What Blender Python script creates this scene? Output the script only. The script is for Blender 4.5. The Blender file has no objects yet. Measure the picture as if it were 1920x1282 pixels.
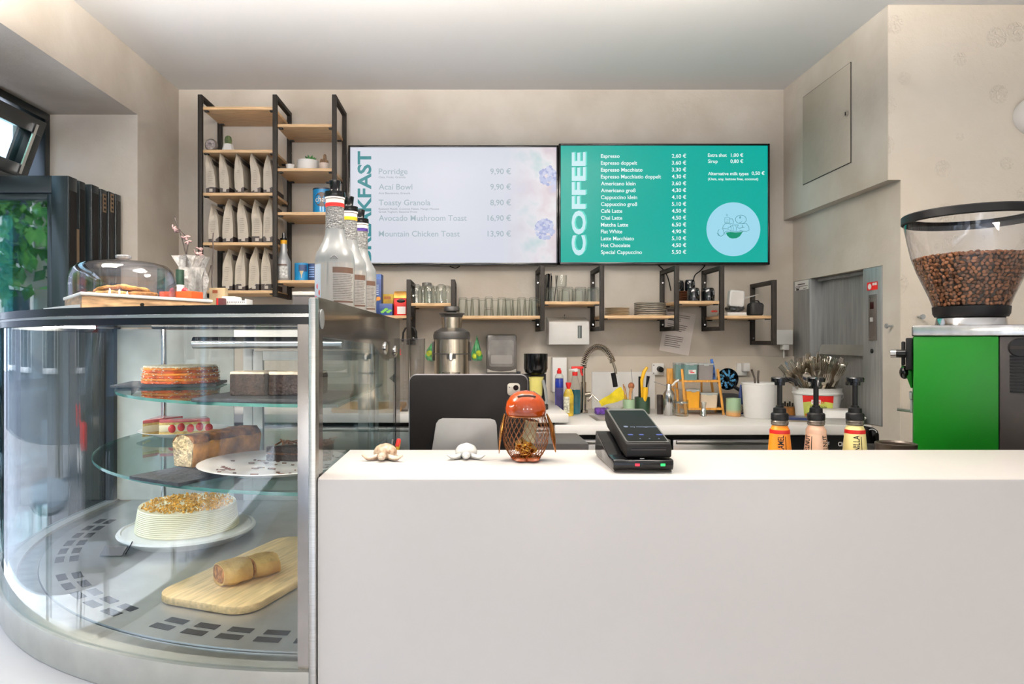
import bpy, bmesh, math, random
from mathutils import Vector, Matrix, Euler, noise as mnoise
random.seed(7)
SC = bpy.context.scene
COL = SC.collection
PI = math.pi
# ------------------------------------------------------------------ camera
F, VX, VY, CZ = 1280.0, 889.0, 638.0, 1.35      # focal length in px, vanishing point, camera height
cd = bpy.data.cameras.new('camera'); cam = bpy.data.objects.new('camera', cd); COL.objects.link(cam)
cd.sensor_width = 36.0; cd.lens = 24.0; cd.shift_x = (960 - VX) / 1920; cd.shift_y = -(641 - VY) / 1920
cd.clip_start = 0.02; cd.clip_end = 200
cam.location = (0, 0, CZ); cam.rotation_euler = (PI / 2, 0, 0)
SC.camera = cam
# ------------------------------------------------------------------ light and exposure
LAMP = 35.0                    # strength of the stand-in light panels over the bar
LAMP_UP = 122.0                 # strength of their upward side, added to brighten the ceiling
FILL_ROOM = 40.0               # strength of the unseen fill globes added behind the camera
SKY = 5.5                     # strength of the daylight
SHOWCASE_LAMP = 70.0
SC.view_settings.view_transform = 'Standard'; SC.view_settings.look = 'None'
SC.view_settings.exposure = 0.0; SC.view_settings.gamma = 1.0; SC.view_settings.use_curve_mapping = False
w = bpy.data.worlds.new('sky'); SC.world = w; w.use_nodes = True
nt = w.node_tree; bg = nt.nodes['Background']
tc = nt.nodes.new('ShaderNodeTexCoord'); sp = nt.nodes.new('ShaderNodeSeparateXYZ'); rp = nt.nodes.new('ShaderNodeValToRGB')
nt.links.new(tc.outputs['Generated'], sp.inputs[0]); nt.links.new(sp.outputs['Z'], rp.inputs[0]); nt.links.new(rp.outputs[0], bg.inputs[0])
rp.color_ramp.elements[0].color = (0.74, 0.85, 1.0, 1); rp.color_ramp.elements[1].color = (0.42, 0.62, 1.0, 1)
bg.inputs[1].default_value = SKY
sd = bpy.data.lights.new('sun', 'SUN'); sun = bpy.data.objects.new('sun', sd); COL.objects.link(sun)
sd.energy = 16.0; sd.angle = math.radians(8); sd.color = (1, .97, .92); sun.rotation_euler = (math.radians(38), 0, math.radians(160))
SC.cycles.transparent_max_bounces = 40; SC.cycles.max_bounces = 10; SC.cycles.diffuse_bounces = 4
SC.cycles.glossy_bounces = 5; SC.cycles.transmission_bounces = 8
SC.cycles.caustics_reflective = False; SC.cycles.caustics_refractive = False
SC.cycles.sample_clamp_indirect = 6.0

# ------------------------------------------------------------------ helpers
def X(px, Y): return (px - VX) / F * Y
def Z(py, Y): return CZ - (py - VY) / F * Y
def lin(c):
    o = []
    for v in c[:3]:
        v = v / 255.0
        o.append(v / 12.92 if v <= 0.04045 else ((v + 0.055) / 1.055) ** 2.4)
    return (o[0], o[1], o[2], 1.0)
MATS = {}
def mat(name, col, rough=.5, metal=0., noise=None, bump=None, emit=0., coat=0., spec=.5, sss=0., col2=None, aniso=None, obj=True, trans=0.):
    """principled material; noise=(scale, contrast[, col2]); bump=(scale, strength)"""
    if name in MATS: return MATS[name]
    m = bpy.data.materials.new(name); m.use_nodes = True; MATS[name] = m
    n = m.node_tree; b = n.nodes['Principled BSDF']; L = n.links.new
    b.inputs['Base Color'].default_value = lin(col); b.inputs['Roughness'].default_value = rough
    b.inputs['Metallic'].default_value = metal; b.inputs['Specular IOR Level'].default_value = spec
    if coat: b.inputs['Coat Weight'].default_value = coat; b.inputs['Coat Roughness'].default_value = .05
    if trans: b.inputs['Transmission Weight'].default_value = trans
    t = n.nodes.new('ShaderNodeTexCoord')
    if noise is None: noise = (9.0, .06)
    x = n.nodes.new('ShaderNodeTexNoise'); x.inputs['Scale'].default_value = noise[0]; x.inputs['Detail'].default_value = 4
    src = t.outputs['Object']
    if aniso:
        mp = n.nodes.new('ShaderNodeMapping'); mp.inputs['Scale'].default_value = aniso; L(src, mp.inputs[0]); src = mp.outputs[0]
    L(src, x.inputs['Vector'])
    r = n.nodes.new('ShaderNodeValToRGB')
    if col2 is None:
        a = noise[1]
        c0 = [max(0, v * (1 - a)) for v in col]; c1 = [min(255, v * (1 + a)) for v in col]
    else: c0, c1 = col, col2
    r.color_ramp.elements[0].position = .32; r.color_ramp.elements[1].position = .68
    r.color_ramp.elements[0].color = lin(c0); r.color_ramp.elements[1].color = lin(c1)
    L(x.outputs['Fac'], r.inputs[0]); L(r.outputs[0], b.inputs['Base Color'])
    if bump:
        y = n.nodes.new('ShaderNodeTexNoise'); y.inputs['Scale'].default_value = bump[0]; y.inputs['Detail'].default_value = 3
        L(src, y.inputs['Vector'])
        bn = n.nodes.new('ShaderNodeBump'); bn.inputs['Strength'].default_value = bump[1]; bn.inputs['Distance'].default_value = .01
        L(y.outputs['Fac'], bn.inputs['Height']); L(bn.outputs[0], b.inputs['Normal'])
    if emit:
        b.inputs['Emission Strength'].default_value = emit; L(r.outputs[0], b.inputs['Emission Color'])
    return m
def screen_mat(name, col, strength=1.0):
    """light given off by a display, no diffuse reflection"""
    if name in MATS: return MATS[name]
    m = mat(name, (8, 8, 8), rough=.25, noise=(1, 0), spec=.15)
    b = m.node_tree.nodes['Principled BSDF']
    b.inputs['Emission Color'].default_value = lin(col); b.inputs['Emission Strength'].default_value = strength
    return m
def glass_mat(name, tint=(250, 252, 250), edge=(190, 205, 200), ior=1.45, gain=1.0, rough=0.0, power=2.5):
    """thin clear pane: see-through, mirror reflection by Fresnel, greener where seen edge-on"""
    if name in MATS: return MATS[name]
    m = bpy.data.materials.new(name); m.use_nodes = True; MATS[name] = m
    n = m.node_tree; n.nodes.clear(); L = n.links.new
    out = n.nodes.new('ShaderNodeOutputMaterial'); mix = n.nodes.new('ShaderNodeMixShader')
    tr = n.nodes.new('ShaderNodeBsdfTransparent'); gl = n.nodes.new('ShaderNodeBsdfGlossy'); gl.inputs['Roughness'].default_value = rough
    fr = n.nodes.new('ShaderNodeFresnel'); fr.inputs[0].default_value = ior
    mu = n.nodes.new('ShaderNodeMath'); mu.operation = 'MULTIPLY'; mu.inputs[1].default_value = gain; mu.use_clamp = True
    lw = n.nodes.new('ShaderNodeLayerWeight'); lw.inputs[0].default_value = .5
    pw = n.nodes.new('ShaderNodeMath'); pw.operation = 'POWER'; pw.inputs[1].default_value = power
    cm = n.nodes.new('ShaderNodeMixRGB'); cm.inputs[1].default_value = lin(tint); cm.inputs[2].default_value = lin(edge)
    # same mirror share whether the ray enters or leaves the wall of the glass
    ge = n.nodes.new('ShaderNodeNewGeometry'); mr = n.nodes.new('ShaderNodeMapRange')
    mr.inputs[3].default_value = ior; mr.inputs[4].default_value = 1.0 / ior
    L(ge.outputs['Backfacing'], mr.inputs[0]); L(mr.outputs[0], fr.inputs[0])
    L(lw.outputs['Facing'], pw.inputs[0]); L(pw.outputs[0], cm.inputs[0]); L(cm.outputs[0], tr.inputs[0])
    L(fr.outputs[0], mu.inputs[0]); L(mu.outputs[0], mix.inputs[0]); L(tr.outputs[0], mix.inputs[1]); L(gl.outputs[0], mix.inputs[2])
    L(mix.outputs[0], out.inputs[0])
    return m

def T(x=0, y=0, z=0): return Matrix.Translation((x, y, z))
def R(a, ax): return Matrix.Rotation(a, 4, ax)
def frame_of(d):
    d = Vector(d).normalized(); up = Vector((0, 0, 1)) if abs(d.z) < .95 else Vector((1, 0, 0))
    x = up.cross(d).normalized(); y = d.cross(x)
    return x, y, d
class MB:
    def __init__(s): s.bm = bmesh.new(); s.mi = 0
    def _merge(s, t, M=None):
        if M is not None: t.transform(M)
        for f in t.faces: f.material_index = s.mi
        me = bpy.data.meshes.new('tmp'); t.to_mesh(me); t.free(); s.bm.from_mesh(me); bpy.data.meshes.remove(me); return s
    def raw(s, vs, fs, M=None):
        t = bmesh.new(); v = [t.verts.new(p) for p in vs]
        for f in fs:
            try: t.faces.new([v[i] for i in f])
            except ValueError: pass
        return s._merge(t, M)
    def mesh(s, me, M=None):
        t = bmesh.new(); t.from_mesh(me); bpy.data.meshes.remove(me); return s._merge(t, M)
    def box(s, c, size, bev=0., M=None, seg=2):
        t = bmesh.new(); bmesh.ops.create_cube(t, size=1.0)
        for v in t.verts: v.co = Vector((v.co.x * size[0], v.co.y * size[1], v.co.z * size[2]))
        if bev > 0: bmesh.ops.bevel(t, geom=list(t.edges), offset=min(bev, min(size) * .49), segments=seg, profile=.5, affect='EDGES')
        m = T(*c)
        return s._merge(t, (M @ m) if M is not None else m)
    def box2(s, a, b, bev=0., M=None):
        return s.box([(a[i] + b[i]) / 2 for i in range(3)], [abs(b[i] - a[i]) for i in range(3)], bev, M)
    def lathe(s, prof, seg=24, M=None, a0=0., a1=2 * PI, wob=None):
        full = abs(a1 - a0 - 2 * PI) < 1e-6; n = seg if full else seg + 1
        vs, fs, rings = [], [], []
        for (r, z) in prof:
            if r < 1e-6: rings.append([len(vs)] * n); vs.append((0, 0, z))
            else:
                ring = []
                for i in range(n):
                    a = a0 + (a1 - a0) * i / seg; k = 1 if wob is None else wob(a, z)
                    ring.append(len(vs)); vs.append((r * k * math.cos(a), r * k * math.sin(a), z))
                rings.append(ring)
        for j in range(len(rings) - 1):
            for i in range(seg):
                i2 = (i + 1) % n
                q = [rings[j][i], rings[j][i2], rings[j + 1][i2], rings[j + 1][i]]
                u = []
                for k in q:
                    if k not in u: u.append(k)
                if len(u) >= 3: fs.append(u)
        return s.raw(vs, fs, M)
    def cyl(s, a, b, r, r2=None, seg=16):
        a, b = Vector(a), Vector(b); r2 = r if r2 is None else r2
        x, y, d = frame_of(b - a); M = Matrix((x, y, d)).transposed().to_4x4(); M.translation = a
        return s.lathe([(0, 0), (r, 0), (r2, (b - a).length), (0, (b - a).length)], seg, M)
    def tube(s, pts, r, seg=8, closed=False):
        pts = [Vector(p) for p in pts]; n = len(pts); vs, fs = [], []
        rr = r if isinstance(r, (list, tuple)) else [r] * n
        px = None
        for i in range(n):
            if closed: d = pts[(i + 1) % n] - pts[i - 1]
            else: d = pts[min(i + 1, n - 1)] - pts[max(i - 1, 0)]
            d = d.normalized()
            if px is None: x, y, _ = frame_of(d)
            else:
                x = (px - d * px.dot(d)).normalized(); y = d.cross(x)
            px = x
            for k in range(seg):
                a = 2 * PI * k / seg; vs.append(pts[i] + (x * math.cos(a) + y * math.sin(a)) * rr[i])
        m = n if closed else n - 1
        for i in range(m):
            for k in range(seg):
                a, b = i * seg + k, i * seg + (k + 1) % seg; c, d2 = ((i + 1) % n) * seg + (k + 1) % seg, ((i + 1) % n) * seg + k
                fs.append((a, b, c, d2))
        if not closed:
            fs.append(list(range(seg))[::-1]); fs.append([(n - 1) * seg + k for k in range(seg)])
        return s.raw(vs, fs)
    def prism(s, poly, z0, z1, M=None, bev=0.):
        t = bmesh.new(); n = len(poly)
        lo = [t.verts.new((p[0], p[1], z0)) for p in poly]; hi = [t.verts.new((p[0], p[1], z1)) for p in poly]
        t.faces.new(lo[::-1]); t.faces.new(hi)
        for i in range(n): t.faces.new((lo[i], lo[(i + 1) % n], hi[(i + 1) % n], hi[i]))
        bmesh.ops.recalc_face_normals(t, faces=list(t.faces))
        if bev > 0: bmesh.ops.bevel(t, geom=list(t.edges), offset=bev, segments=2, profile=.5, affect='EDGES')
        return s._merge(t, M)
    def ball(s, c, r, sx=1, sy=1, sz=1, u=16, v=10, M=None):
        t = bmesh.new(); bmesh.ops.create_uvsphere(t, u_segments=u, v_segments=v, radius=r)
        m = T(*c) @ Matrix.Diagonal((sx, sy, sz, 1))
        return s._merge(t, (M @ m) if M is not None else m)
    def loft(s, secs, cap=True):
        n = len(secs[0]); vs = [p for q in secs for p in q]; fs = []
        for j in range(len(secs) - 1):
            for i in range(n): fs.append((j * n + i, j * n + (i + 1) % n, (j + 1) * n + (i + 1) % n, (j + 1) * n + i))
        if cap: fs.append(list(range(n))[::-1]); fs.append([(len(secs) - 1) * n + i for i in range(n)])
        return s.raw(vs, fs)
    def bumpy(s, amt, sc, seed=0.):
        s.bm.normal_update()
        for v in s.bm.verts:
            v.co += v.normal * (mnoise.noise((v.co + Vector((seed, seed, seed))) * sc) * amt)
        return s
    def build(s, name, m, parent=None, loc=None, flat=False, ang=38, rotz=None, smooth_all=False):
        bm = s.bm
        bmesh.ops.recalc_face_normals(bm, faces=list(bm.faces)) if not flat else None
        if not flat:
            for f in bm.faces: f.smooth = True
            if not smooth_all:
                lim = math.radians(ang)
                for e in bm.edges:
                    if len(e.link_faces) == 2:
                        if e.calc_face_angle(0) > lim: e.smooth = False
        me = bpy.data.meshes.new(name); bm.to_mesh(me); bm.free()
        for mm in (m if isinstance(m, (list, tuple)) else [m]): me.materials.append(mm)
        o = bpy.data.objects.new(name, me); COL.objects.link(o)
        if parent is not None: o.parent = parent
        if loc is not None: o.location = loc
        if rotz is not None: o.rotation_euler.z = rotz
        return o
def tag(o, label=None, cat=None, group=None, kind=None):
    if label: o['label'] = label
    if cat: o['category'] = cat
    if group: o['group'] = group
    if kind: o['kind'] = kind
    return o
def thing(name, label, cat, loc=(0, 0, 0), rotz=0., group=None):
    o = bpy.data.objects.new(name, None); COL.objects.link(o); o.empty_display_size = .05
    o.location = loc; o.rotation_euler.z = rotz
    return tag(o, label, cat, group)
def struct(o): o['kind'] = 'structure'; return o
def copy_tree(o, parent=None):
    c = o.copy(); COL.objects.link(c)
    if parent is not None: c.parent = parent
    for ch in list(o.children): copy_tree(ch, c)
    return c
def dup(o, loc, label=None, rotz=None, group=None, scale=None):
    c = copy_tree(o); c.location = loc
    if rotz is not None: c.rotation_euler.z = rotz
    if label: c['label'] = label
    if group: c['group'] = group
    if scale: c.scale = (scale, scale, scale)
    return c
def text_mesh(body, size, align='LEFT', bold=0., extrude=0.0, width=None, space=1.0, shear=0.):
    cu = bpy.data.curves.new('text', 'FONT'); cu.body = body; cu.size = size; cu.align_x = align; cu.offset = bold; cu.extrude = extrude
    cu.space_character = space; cu.resolution_u = 3; cu.shear = shear
    o = bpy.data.objects.new('text', cu); COL.objects.link(o)
    bpy.context.view_layer.update()
    me = bpy.data.meshes.new_from_object(o.evaluated_get(bpy.context.evaluated_depsgraph_get()))
    bpy.data.objects.remove(o); bpy.data.curves.remove(cu)
    if width and len(me.vertices):
        xs = [v.co.x for v in me.vertices]; k = width / (max(xs) - min(xs)); x0 = min(xs) if align == 'LEFT' else 0
        for v in me.vertices: v.co.x = (v.co.x - x0) * k
    return me
UP = R(PI / 2, 'X')           # a flat drawing in XY stood up to face the camera (-Y)
def rrect(w, h, r, n=5, cx=0, cy=0):
    p = []
    for (sx, sy, a) in ((1, 1, 0), (-1, 1, PI / 2), (-1, -1, PI), (1, -1, 3 * PI / 2)):
        for i in range(n + 1):
            t = a + PI / 2 * i / n; p.append((cx + sx * (w / 2 - r) + r * math.cos(t), cy + sy * (h / 2 - r) + r * math.sin(t)))
    return p
# ------------------------------------------------------------------ materials
def plaster(name, c0, c1, stamps=False):
    m = mat(name, c0, rough=.75, noise=(3.0, 0), col2=c1, spec=.25)
    n = m.node_tree; L = n.links.new; b = n.nodes['Principled BSDF']; tc = n.nodes.new('ShaderNodeTexCoord')
    a = n.nodes.new('ShaderNodeTexNoise'); a.inputs['Scale'].default_value = 5; a.inputs['Detail'].default_value = 8; a.inputs['Roughness'].default_value = .65
    L(tc.outputs['Object'], a.inputs['Vector']); h = a.outputs['Fac']
    if stamps:
        # scattered hand-trowelled stamps pressed in the render
        v = n.nodes.new('ShaderNodeTexVoronoi'); v.inputs['Scale'].default_value = 7.5; v.inputs['Randomness'].default_value = .9
        L(tc.outputs['Object'], v.inputs['Vector'])
        lt = n.nodes.new('ShaderNodeMath'); lt.operation = 'LESS_THAN'; lt.inputs[1].default_value = .27; L(v.outputs['Distance'], lt.inputs[0])
        f = n.nodes.new('ShaderNodeTexNoise'); f.inputs['Scale'].default_value = 70; f.inputs['Detail'].default_value = 2; f.inputs['Distortion'].default_value = 1.5
        L(tc.outputs['Object'], f.inputs['Vector'])
        mu = n.nodes.new('ShaderNodeMath'); mu.operation = 'MULTIPLY'; L(lt.outputs[0], mu.inputs[0]); L(f.outputs['Fac'], mu.inputs[1])
        ad = n.nodes.new('ShaderNodeMath'); ad.operation = 'MULTIPLY_ADD'; ad.inputs[1].default_value = .9; L(mu.outputs[0], ad.inputs[0]); L(h, ad.inputs[2]); h = ad.outputs[0]
    bn = n.nodes.new('ShaderNodeBump'); bn.inputs['Strength'].default_value = .5 if stamps else .3; bn.inputs['Distance'].default_value = .02
    L(h, bn.inputs['Height']); L(bn.outputs[0], b.inputs['Normal'])
    return m
M_wall = plaster('plaster_beige', (207, 200, 190), (183, 173, 160))
M_wallr = plaster('plaster_stamped', (220, 211, 197), (212, 201, 184), stamps=True)
M_ceil = mat('ceiling_white', (226, 225, 224), rough=.9, noise=(1.2, .01))
M_floor = mat('floor_grey', (205, 200, 194), rough=.5, noise=(6, .06))
M_white = mat('solid_surface_white', (194, 189, 185), rough=.32, noise=(60, .002), spec=.4)
M_worktop = mat('worktop_white', (232, 229, 225), rough=.35, noise=(60, .002))
M_whiteplastic = mat('plastic_white', (228, 227, 224), rough=.4, noise=(20, .01))
M_ceramic = mat('ceramic_white', (232, 231, 228), rough=.15, noise=(20, .01), coat=.3)
M_black = mat('plastic_black', (13, 13, 14), rough=.42, noise=(30, .1), spec=.25)
M_blackgloss = mat('plastic_black_gloss', (8, 8, 9), rough=.14, noise=(30, .1), spec=.4)
M_frame = mat('steel_dark_paint', (40, 36, 33), rough=.6, noise=(40, .08), spec=.2)
M_wood = mat('birch_board', (214, 178, 134), rough=.5, noise=(14, .1), aniso=(1, 14, 14))
M_steel = mat('stainless_brushed', (186, 184, 180), rough=.32, metal=1, noise=(30, .05), aniso=(1, 1, 40))
M_steeldull = mat('stainless_door', (158, 160, 160), rough=.45, metal=.55, noise=(6, .06), aniso=(14, 14, 1))
M_chrome = mat('chrome', (215, 214, 212), rough=.12, metal=1, noise=(10, .02))
M_anthracite = mat('window_frame_blue_black', (16, 25, 29), rough=.3, noise=(10, .05))
M_glass = glass_mat('glass_clear')
M_tumbler = glass_mat('glass_tumbler', (253, 254, 253), (182, 190, 188), gain=1.1, power=3.0)
M_pane = glass_mat('glass_window_pane', (215, 232, 232), (120, 150, 150), ior=1.7, gain=1.6)
M_case = glass_mat('glass_showcase', (252, 254, 254), (205, 226, 230), ior=1.5, gain=.95, power=4)
M_shelfglass = glass_mat('glass_shelf_green', (250, 253, 252), (130, 178, 168), ior=1.5, gain=.9, power=4)
M_shelfedge = mat('glass_edge_green', (70, 122, 112), rough=.1, noise=(20, .1), coat=.3)
M_acrylic = glass_mat('acrylic_clear', (251, 251, 253), (206, 206, 214), ior=1.5, gain=1.5, power=4)
M_smoke = glass_mat('plastic_smoked', (120, 118, 116), (40, 40, 40), gain=1.3)
M_paper = mat('paper', (214, 205, 200), rough=.85, noise=(10, .02))
M_ink = mat('ink_grey', (120, 114, 110), rough=.8, noise=(200, .15))
M_red = mat('red_print', (208, 26, 22), rough=.45)
M_darkgap = mat('shadow_gap', (30, 28, 26), rough=.9)

# ------------------------------------------------------------------ room
YB = 3.12; CEIL = 2.4956
fl = MB(); fl.box2((-1.85, -3.1, -.1), (3.35, 3.3, 0)); struct(fl.build('floor', M_floor))
c = MB(); c.box2((-1.85, -3.1, CEIL), (3.35, 3.3, CEIL + .12)); struct(c.build('ceiling', M_ceil))
wb = MB(); wb.box2((-1.85, YB, 0), (1.9, YB + .16, CEIL)); struct(wb.build('wall_back', M_wall))
wl = MB()
wl.box2((-1.85, 2.738, 0), (-1.35, YB, CEIL)); wl.box2((-1.85, -3.1, 2.255), (-1.35, 2.738, CEIL))
wl.box2((-1.85, -3.1, 0), (-1.35, 2.738, .42)); wl.box2((-1.85, -3.1, 0), (-1.35, -2.4, CEIL))
struct(wl.build('wall_left', M_wall))
# right side: shaft wall with the boxed-out upper part and the opening of the food lift
LX = 1.457; y0, y1 = 2.435, 3.108; z1 = 1.618; z0 = 1.042
wr = MB()
wr.box2((LX, 2.335, 0), (LX + .3, YB, z0)); wr.box2((LX, 2.335, z1), (LX + .3, YB, 1.898))
wr.box2((LX, 2.335, z0), (LX + .3, y0, z1)); wr.box2((LX, y1, z0), (LX + .3, YB, z1)); wr.box2((LX + .16, y0, z0), (LX + .3, y1, z1))
wr.box2((1.414, 2.335, 1.898), (LX + .3, YB, CEIL))
struct(wr.build('wall_right', M_wall))
wf = MB(); wf.box2((LX + .3, 2.335, 0), (3.35, 2.5, CEIL)); struct(wf.build('wall_right_return', M_wallr))
skin = MB(); skin.box2((1.414, 2.331, 1.898), (3.2, 2.335, CEIL)); skin.box2((LX, 2.331, 0), (3.2, 2.335, 1.898)); struct(skin.build('wall_right_face', M_wallr))
ws = MB(); ws.box2((3.2, -3.1, 0), (3.35, 2.335, CEIL)); struct(ws.build('wall_side', M_ceil))
wq = MB(); wq.box2((1.3, -3.2, 0), (3.35, -3.0, CEIL)); wq.box2((-1.85, -3.2, 2.25), (1.3, -3.0, CEIL)); struct(wq.build('wall_front', M_ceil))
bs = MB(); bs.box2((X(1003, 3.1), 3.1, 1.02), (LX, YB, Z(668, 3.1)), .002); struct(bs.build('backsplash', plaster('plaster_splash', (212, 204, 192), (200, 190, 175))))
# out-of-view panels standing in for ceiling spots, upward side added to brighten the ceiling
M_lamp = mat('lamp_diffuser', (255, 245, 232), rough=.4, noise=(1, 0), emit=LAMP)
M_alu = mat('aluminium_white', (220, 220, 220), rough=.4)
M_fillroom = mat('fill_diffuser_room', (255, 246, 236), rough=.4, noise=(1, 0), emit=FILL_ROOM)
M_upfill = mat('added_up_diffuser', (255, 246, 236), rough=.4, noise=(1, 0), emit=LAMP_UP)
def standin_panel(x, y, label, s=.35, dr=.27):
    M_l = M_lamp if y > 0 else M_fillroom
    t = thing('standin_light', label, 'ceiling light', (x, y, CEIL - dr), group='stand-in ceiling light panels')
    f = MB(); f.box((0, 0, -.012), (s + .04, s + .04, .022), .004); f.build('frame', M_alu, t)
    d = MB(); d.box((0, 0, -.0255), (s, s, .004)); d.build('diffuser', M_l, t)
    u = MB(); u.box((0, 0, .002), (s, s, .004)); u.build('added_uplight', M_upfill if y > 0 else M_fillroom, t)  # upward glow added to lift the ceiling brightness
    for sx in (-1, 1):
        k = MB(); k.cyl((sx * s * .4, 0, .004), (sx * s * .4, 0, dr - .001), .003, seg=6); k.build('suspension_rod', M_alu, t)
for (x, y, l) in ((-1.0, 1.45, 'stand-in ceiling light panel above the cake showcase'), (-.2, 1.45, 'stand-in ceiling light panel above the counter middle'),
                  (.6, 1.45, 'stand-in ceiling light panel above the coffee grinder side')):
    standin_panel(x, y, l)
def fill_globe(x, y, z, label):  # unseen globes added low down to light the wall under the shelves
    t = thing('fill_globe', label, 'fill light', (x, y, z), group='fill globes added behind the camera')
    q = MB(); q.ball((0, 0, 0), .15, u=24, v=16); q.build('globe', M_fillroom, t)
    q = MB(); q.cyl((0, 0, .152), (0, 0, CEIL - z - .001), .006, seg=8); q.cyl((0, 0, .145), (0, 0, .19), .03, seg=14); q.build('rod', M_alu, t)
for (x, l) in ((-.9, 'added fill globe behind the camera nearest the street windows'), (.5, 'added fill globe behind the camera in the middle'), (1.9, 'added fill globe behind the camera nearest the side wall')):
    fill_globe(x, -2.3, 1.75, l)

# ------------------------------------------------------------------ access panel in the boxed-out wall
ap = thing('access_panel', 'square plastered access panel flush in the boxed wall top right', 'access panel', (1.414, 0, 0))
a = MB(); ya, yb = 2.56, 2.929
a.box2((-.005, ya, 2.018), (-.0005, yb, 2.391), .001); a.build('panel', plaster('plaster_panel', (186, 178, 166), (172, 163, 149)), ap)
g = MB(); t_ = .0022
for (p, q) in (((ya - t_, 2.018 - t_), (ya, 2.391 + t_)), ((yb, 2.018 - t_), (yb + t_, 2.391 + t_)), ((ya, 2.391), (yb, 2.391 + t_)), ((ya, 2.018 - t_), (yb, 2.018))):
    g.box2((-.003, p[0], p[1]), (-.0005, q[0], q[1]))
g.build('joint', M_darkgap, ap)
k = MB(); k.cyl((-.005, 2.578, 2.206), (-.012, 2.578, 2.206), .011, seg=20); k.build('lock', M_chrome, ap)
k = MB(); k.box((-.0125, 2.578, 2.206), (.002, .004, .013)); k.build('keyhole', M_black, ap)

# ------------------------------------------------------------------ food lift (dumbwaiter) in the shaft wall
dw = thing('food_lift', 'stainless steel food lift set in the right wall above the worktop', 'food lift', (LX, 0, 1.044))
H = z1 - .002 - 1.044
f = MB()
f.box2((-.004, 2.956, 0), (.06, y1 - .001, H), .001); f.box2((-.004, y0 + .001, 0), (.06, 2.551, H), .001)
f.box2((.03, 2.551, H - .012), (.06, 2.956, H)); f.box2((.03, 2.551, 0), (.06, 2.956, .01)); f.build('frame', M_steeldull, dw)
d = MB(); hz = Z(655, 2.956) - 1.044
d.box2((.06, 2.545, 0), (.075, 2.96, hz)); d.build('door', M_steeldull, dw); d = MB(); d.box2((.054, 2.545, hz + .002), (.066, 2.96, H)); d.build('door', M_steeldull, dw)
h = MB(); h.prism([(.03, 0), (.056, .004), (.056, .042), (.044, .042)], 2.553, 2.95, Matrix(((1, 0, 0, 0), (0, 0, 1, 0), (0, 1, 0, hz - .02), (0, 0, 0, 1)))); h.build('handle', mat('alu_grip', (168, 166, 160), rough=.4, metal=.7), dw)
cp = MB(); ycp = 2.485
zt, zb = Z(552, ycp) - 1.044, Z(638, ycp) - 1.044
cp.box2((-.008, 2.462, zb), (-.004, 2.509, zt), .001); cpo = cp.build('control_panel', mat('panel_steel', (118, 112, 108), rough=.4, metal=.7), dw)
q = MB(); q.box2((-.0095, 2.476, Z(579, ycp) - 1.044), (-.008, 2.496, Z(566, ycp) - 1.044)); q.build('display', mat('display_dark_red', (48, 8, 10), rough=.2), cpo)
q = MB(); q.box2((-.012, 2.479, Z(603, ycp) - 1.044), (-.008, 2.494, Z(595, ycp) - 1.044), .001); q.build('button', mat('button_grey', (188, 186, 184), rough=.35), cpo)
for yy in (2.472, 2.499):
    for zz in (zt - .012, zb + .012): q = MB(); q.cyl((-.008, yy, zz), (-.0095, yy, zz), .003, seg=8); q.build('screw', M_chrome, cpo)
q = MB(); q.cyl((-.004, 2.492, Z(658, 2.49) - 1.044), (-.006, 2.492, Z(658, 2.49) - 1.044), .008, seg=16); q.build('lock', M_black, dw)
q = MB(); q.box2((-.0056, 2.458, Z(543, 2.475) - 1.044), (-.004, 2.522, Z(528, 2.475) - 1.044)); st = q.build('sticker', M_red, dw); st['label'] = 'red and white warning sticker'
q = MB()
q.cyl((-.0056, 2.505, .503), (-.0062, 2.505, .503), .0105, seg=16)
q.box2((-.0062, 2.461, .506), (-.0056, 2.474, .515)); q.box2((-.0062, 2.477, .506), (-.0056, 2.487, .515)); q.build('print', M_whiteplastic, st)
q = MB(); q.box2((-.0056, 2.965, Z(543, 3.02) - 1.044), (-.004, 3.09, Z(526, 3.02) - 1.044)); st = q.build('plate', M_whiteplastic, dw); st['label'] = 'white maker plate with small black print'
q = MB()
for (ya_, yb_, za_, h_) in ((2.995, 3.06, .553, .004), (2.97, 3.085, .545, .002), (3.04, 3.08, .539, .002), (3.05, 3.075, .530, .007), (2.98, 3.01, .534, .002)):
    q.box2((-.0062, ya_, za_), (-.0056, yb_, za_ + h_))
q.build('print', M_black, st)
# screws left in the walls beside the grinder
for i, (x, y, z, ax, l) in enumerate(((LX, 2.375, Z(611, 2.375), 0, 'bare wall plug in the wall edge right of the food lift'), (X(1722, 2.331), 2.331, Z(594, 2.331), 1, 'bare screw in the stamped wall left of the bean hopper'))):
    q = MB(); d_ = (-.02, 0, 0) if ax == 0 else (0, -.02, 0)
    q.cyl((0, 0, 0), d_, .004, .004, 10); q.cyl(d_, [v * 1.25 for v in d_], .0085, .0085, 12)
    tag(q.build('wall_screw', M_steeldull, loc=(x, y, z)), l, 'screw')
q = MB(); q.lathe([(0, 0), (.062, 0), (.066, .02), (.066, .05), (.055, .075), (.03, .088), (0, .09)], 28, R(PI / 2, 'X'))
t = thing('wall_lamp', 'round white wall lamp at the right picture edge above the grinder', 'wall lamp', (X(1933, 2.33), 2.3305, Z(219, 2.33))); q.build('lamp_shade', M_ceramic, t)

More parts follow.
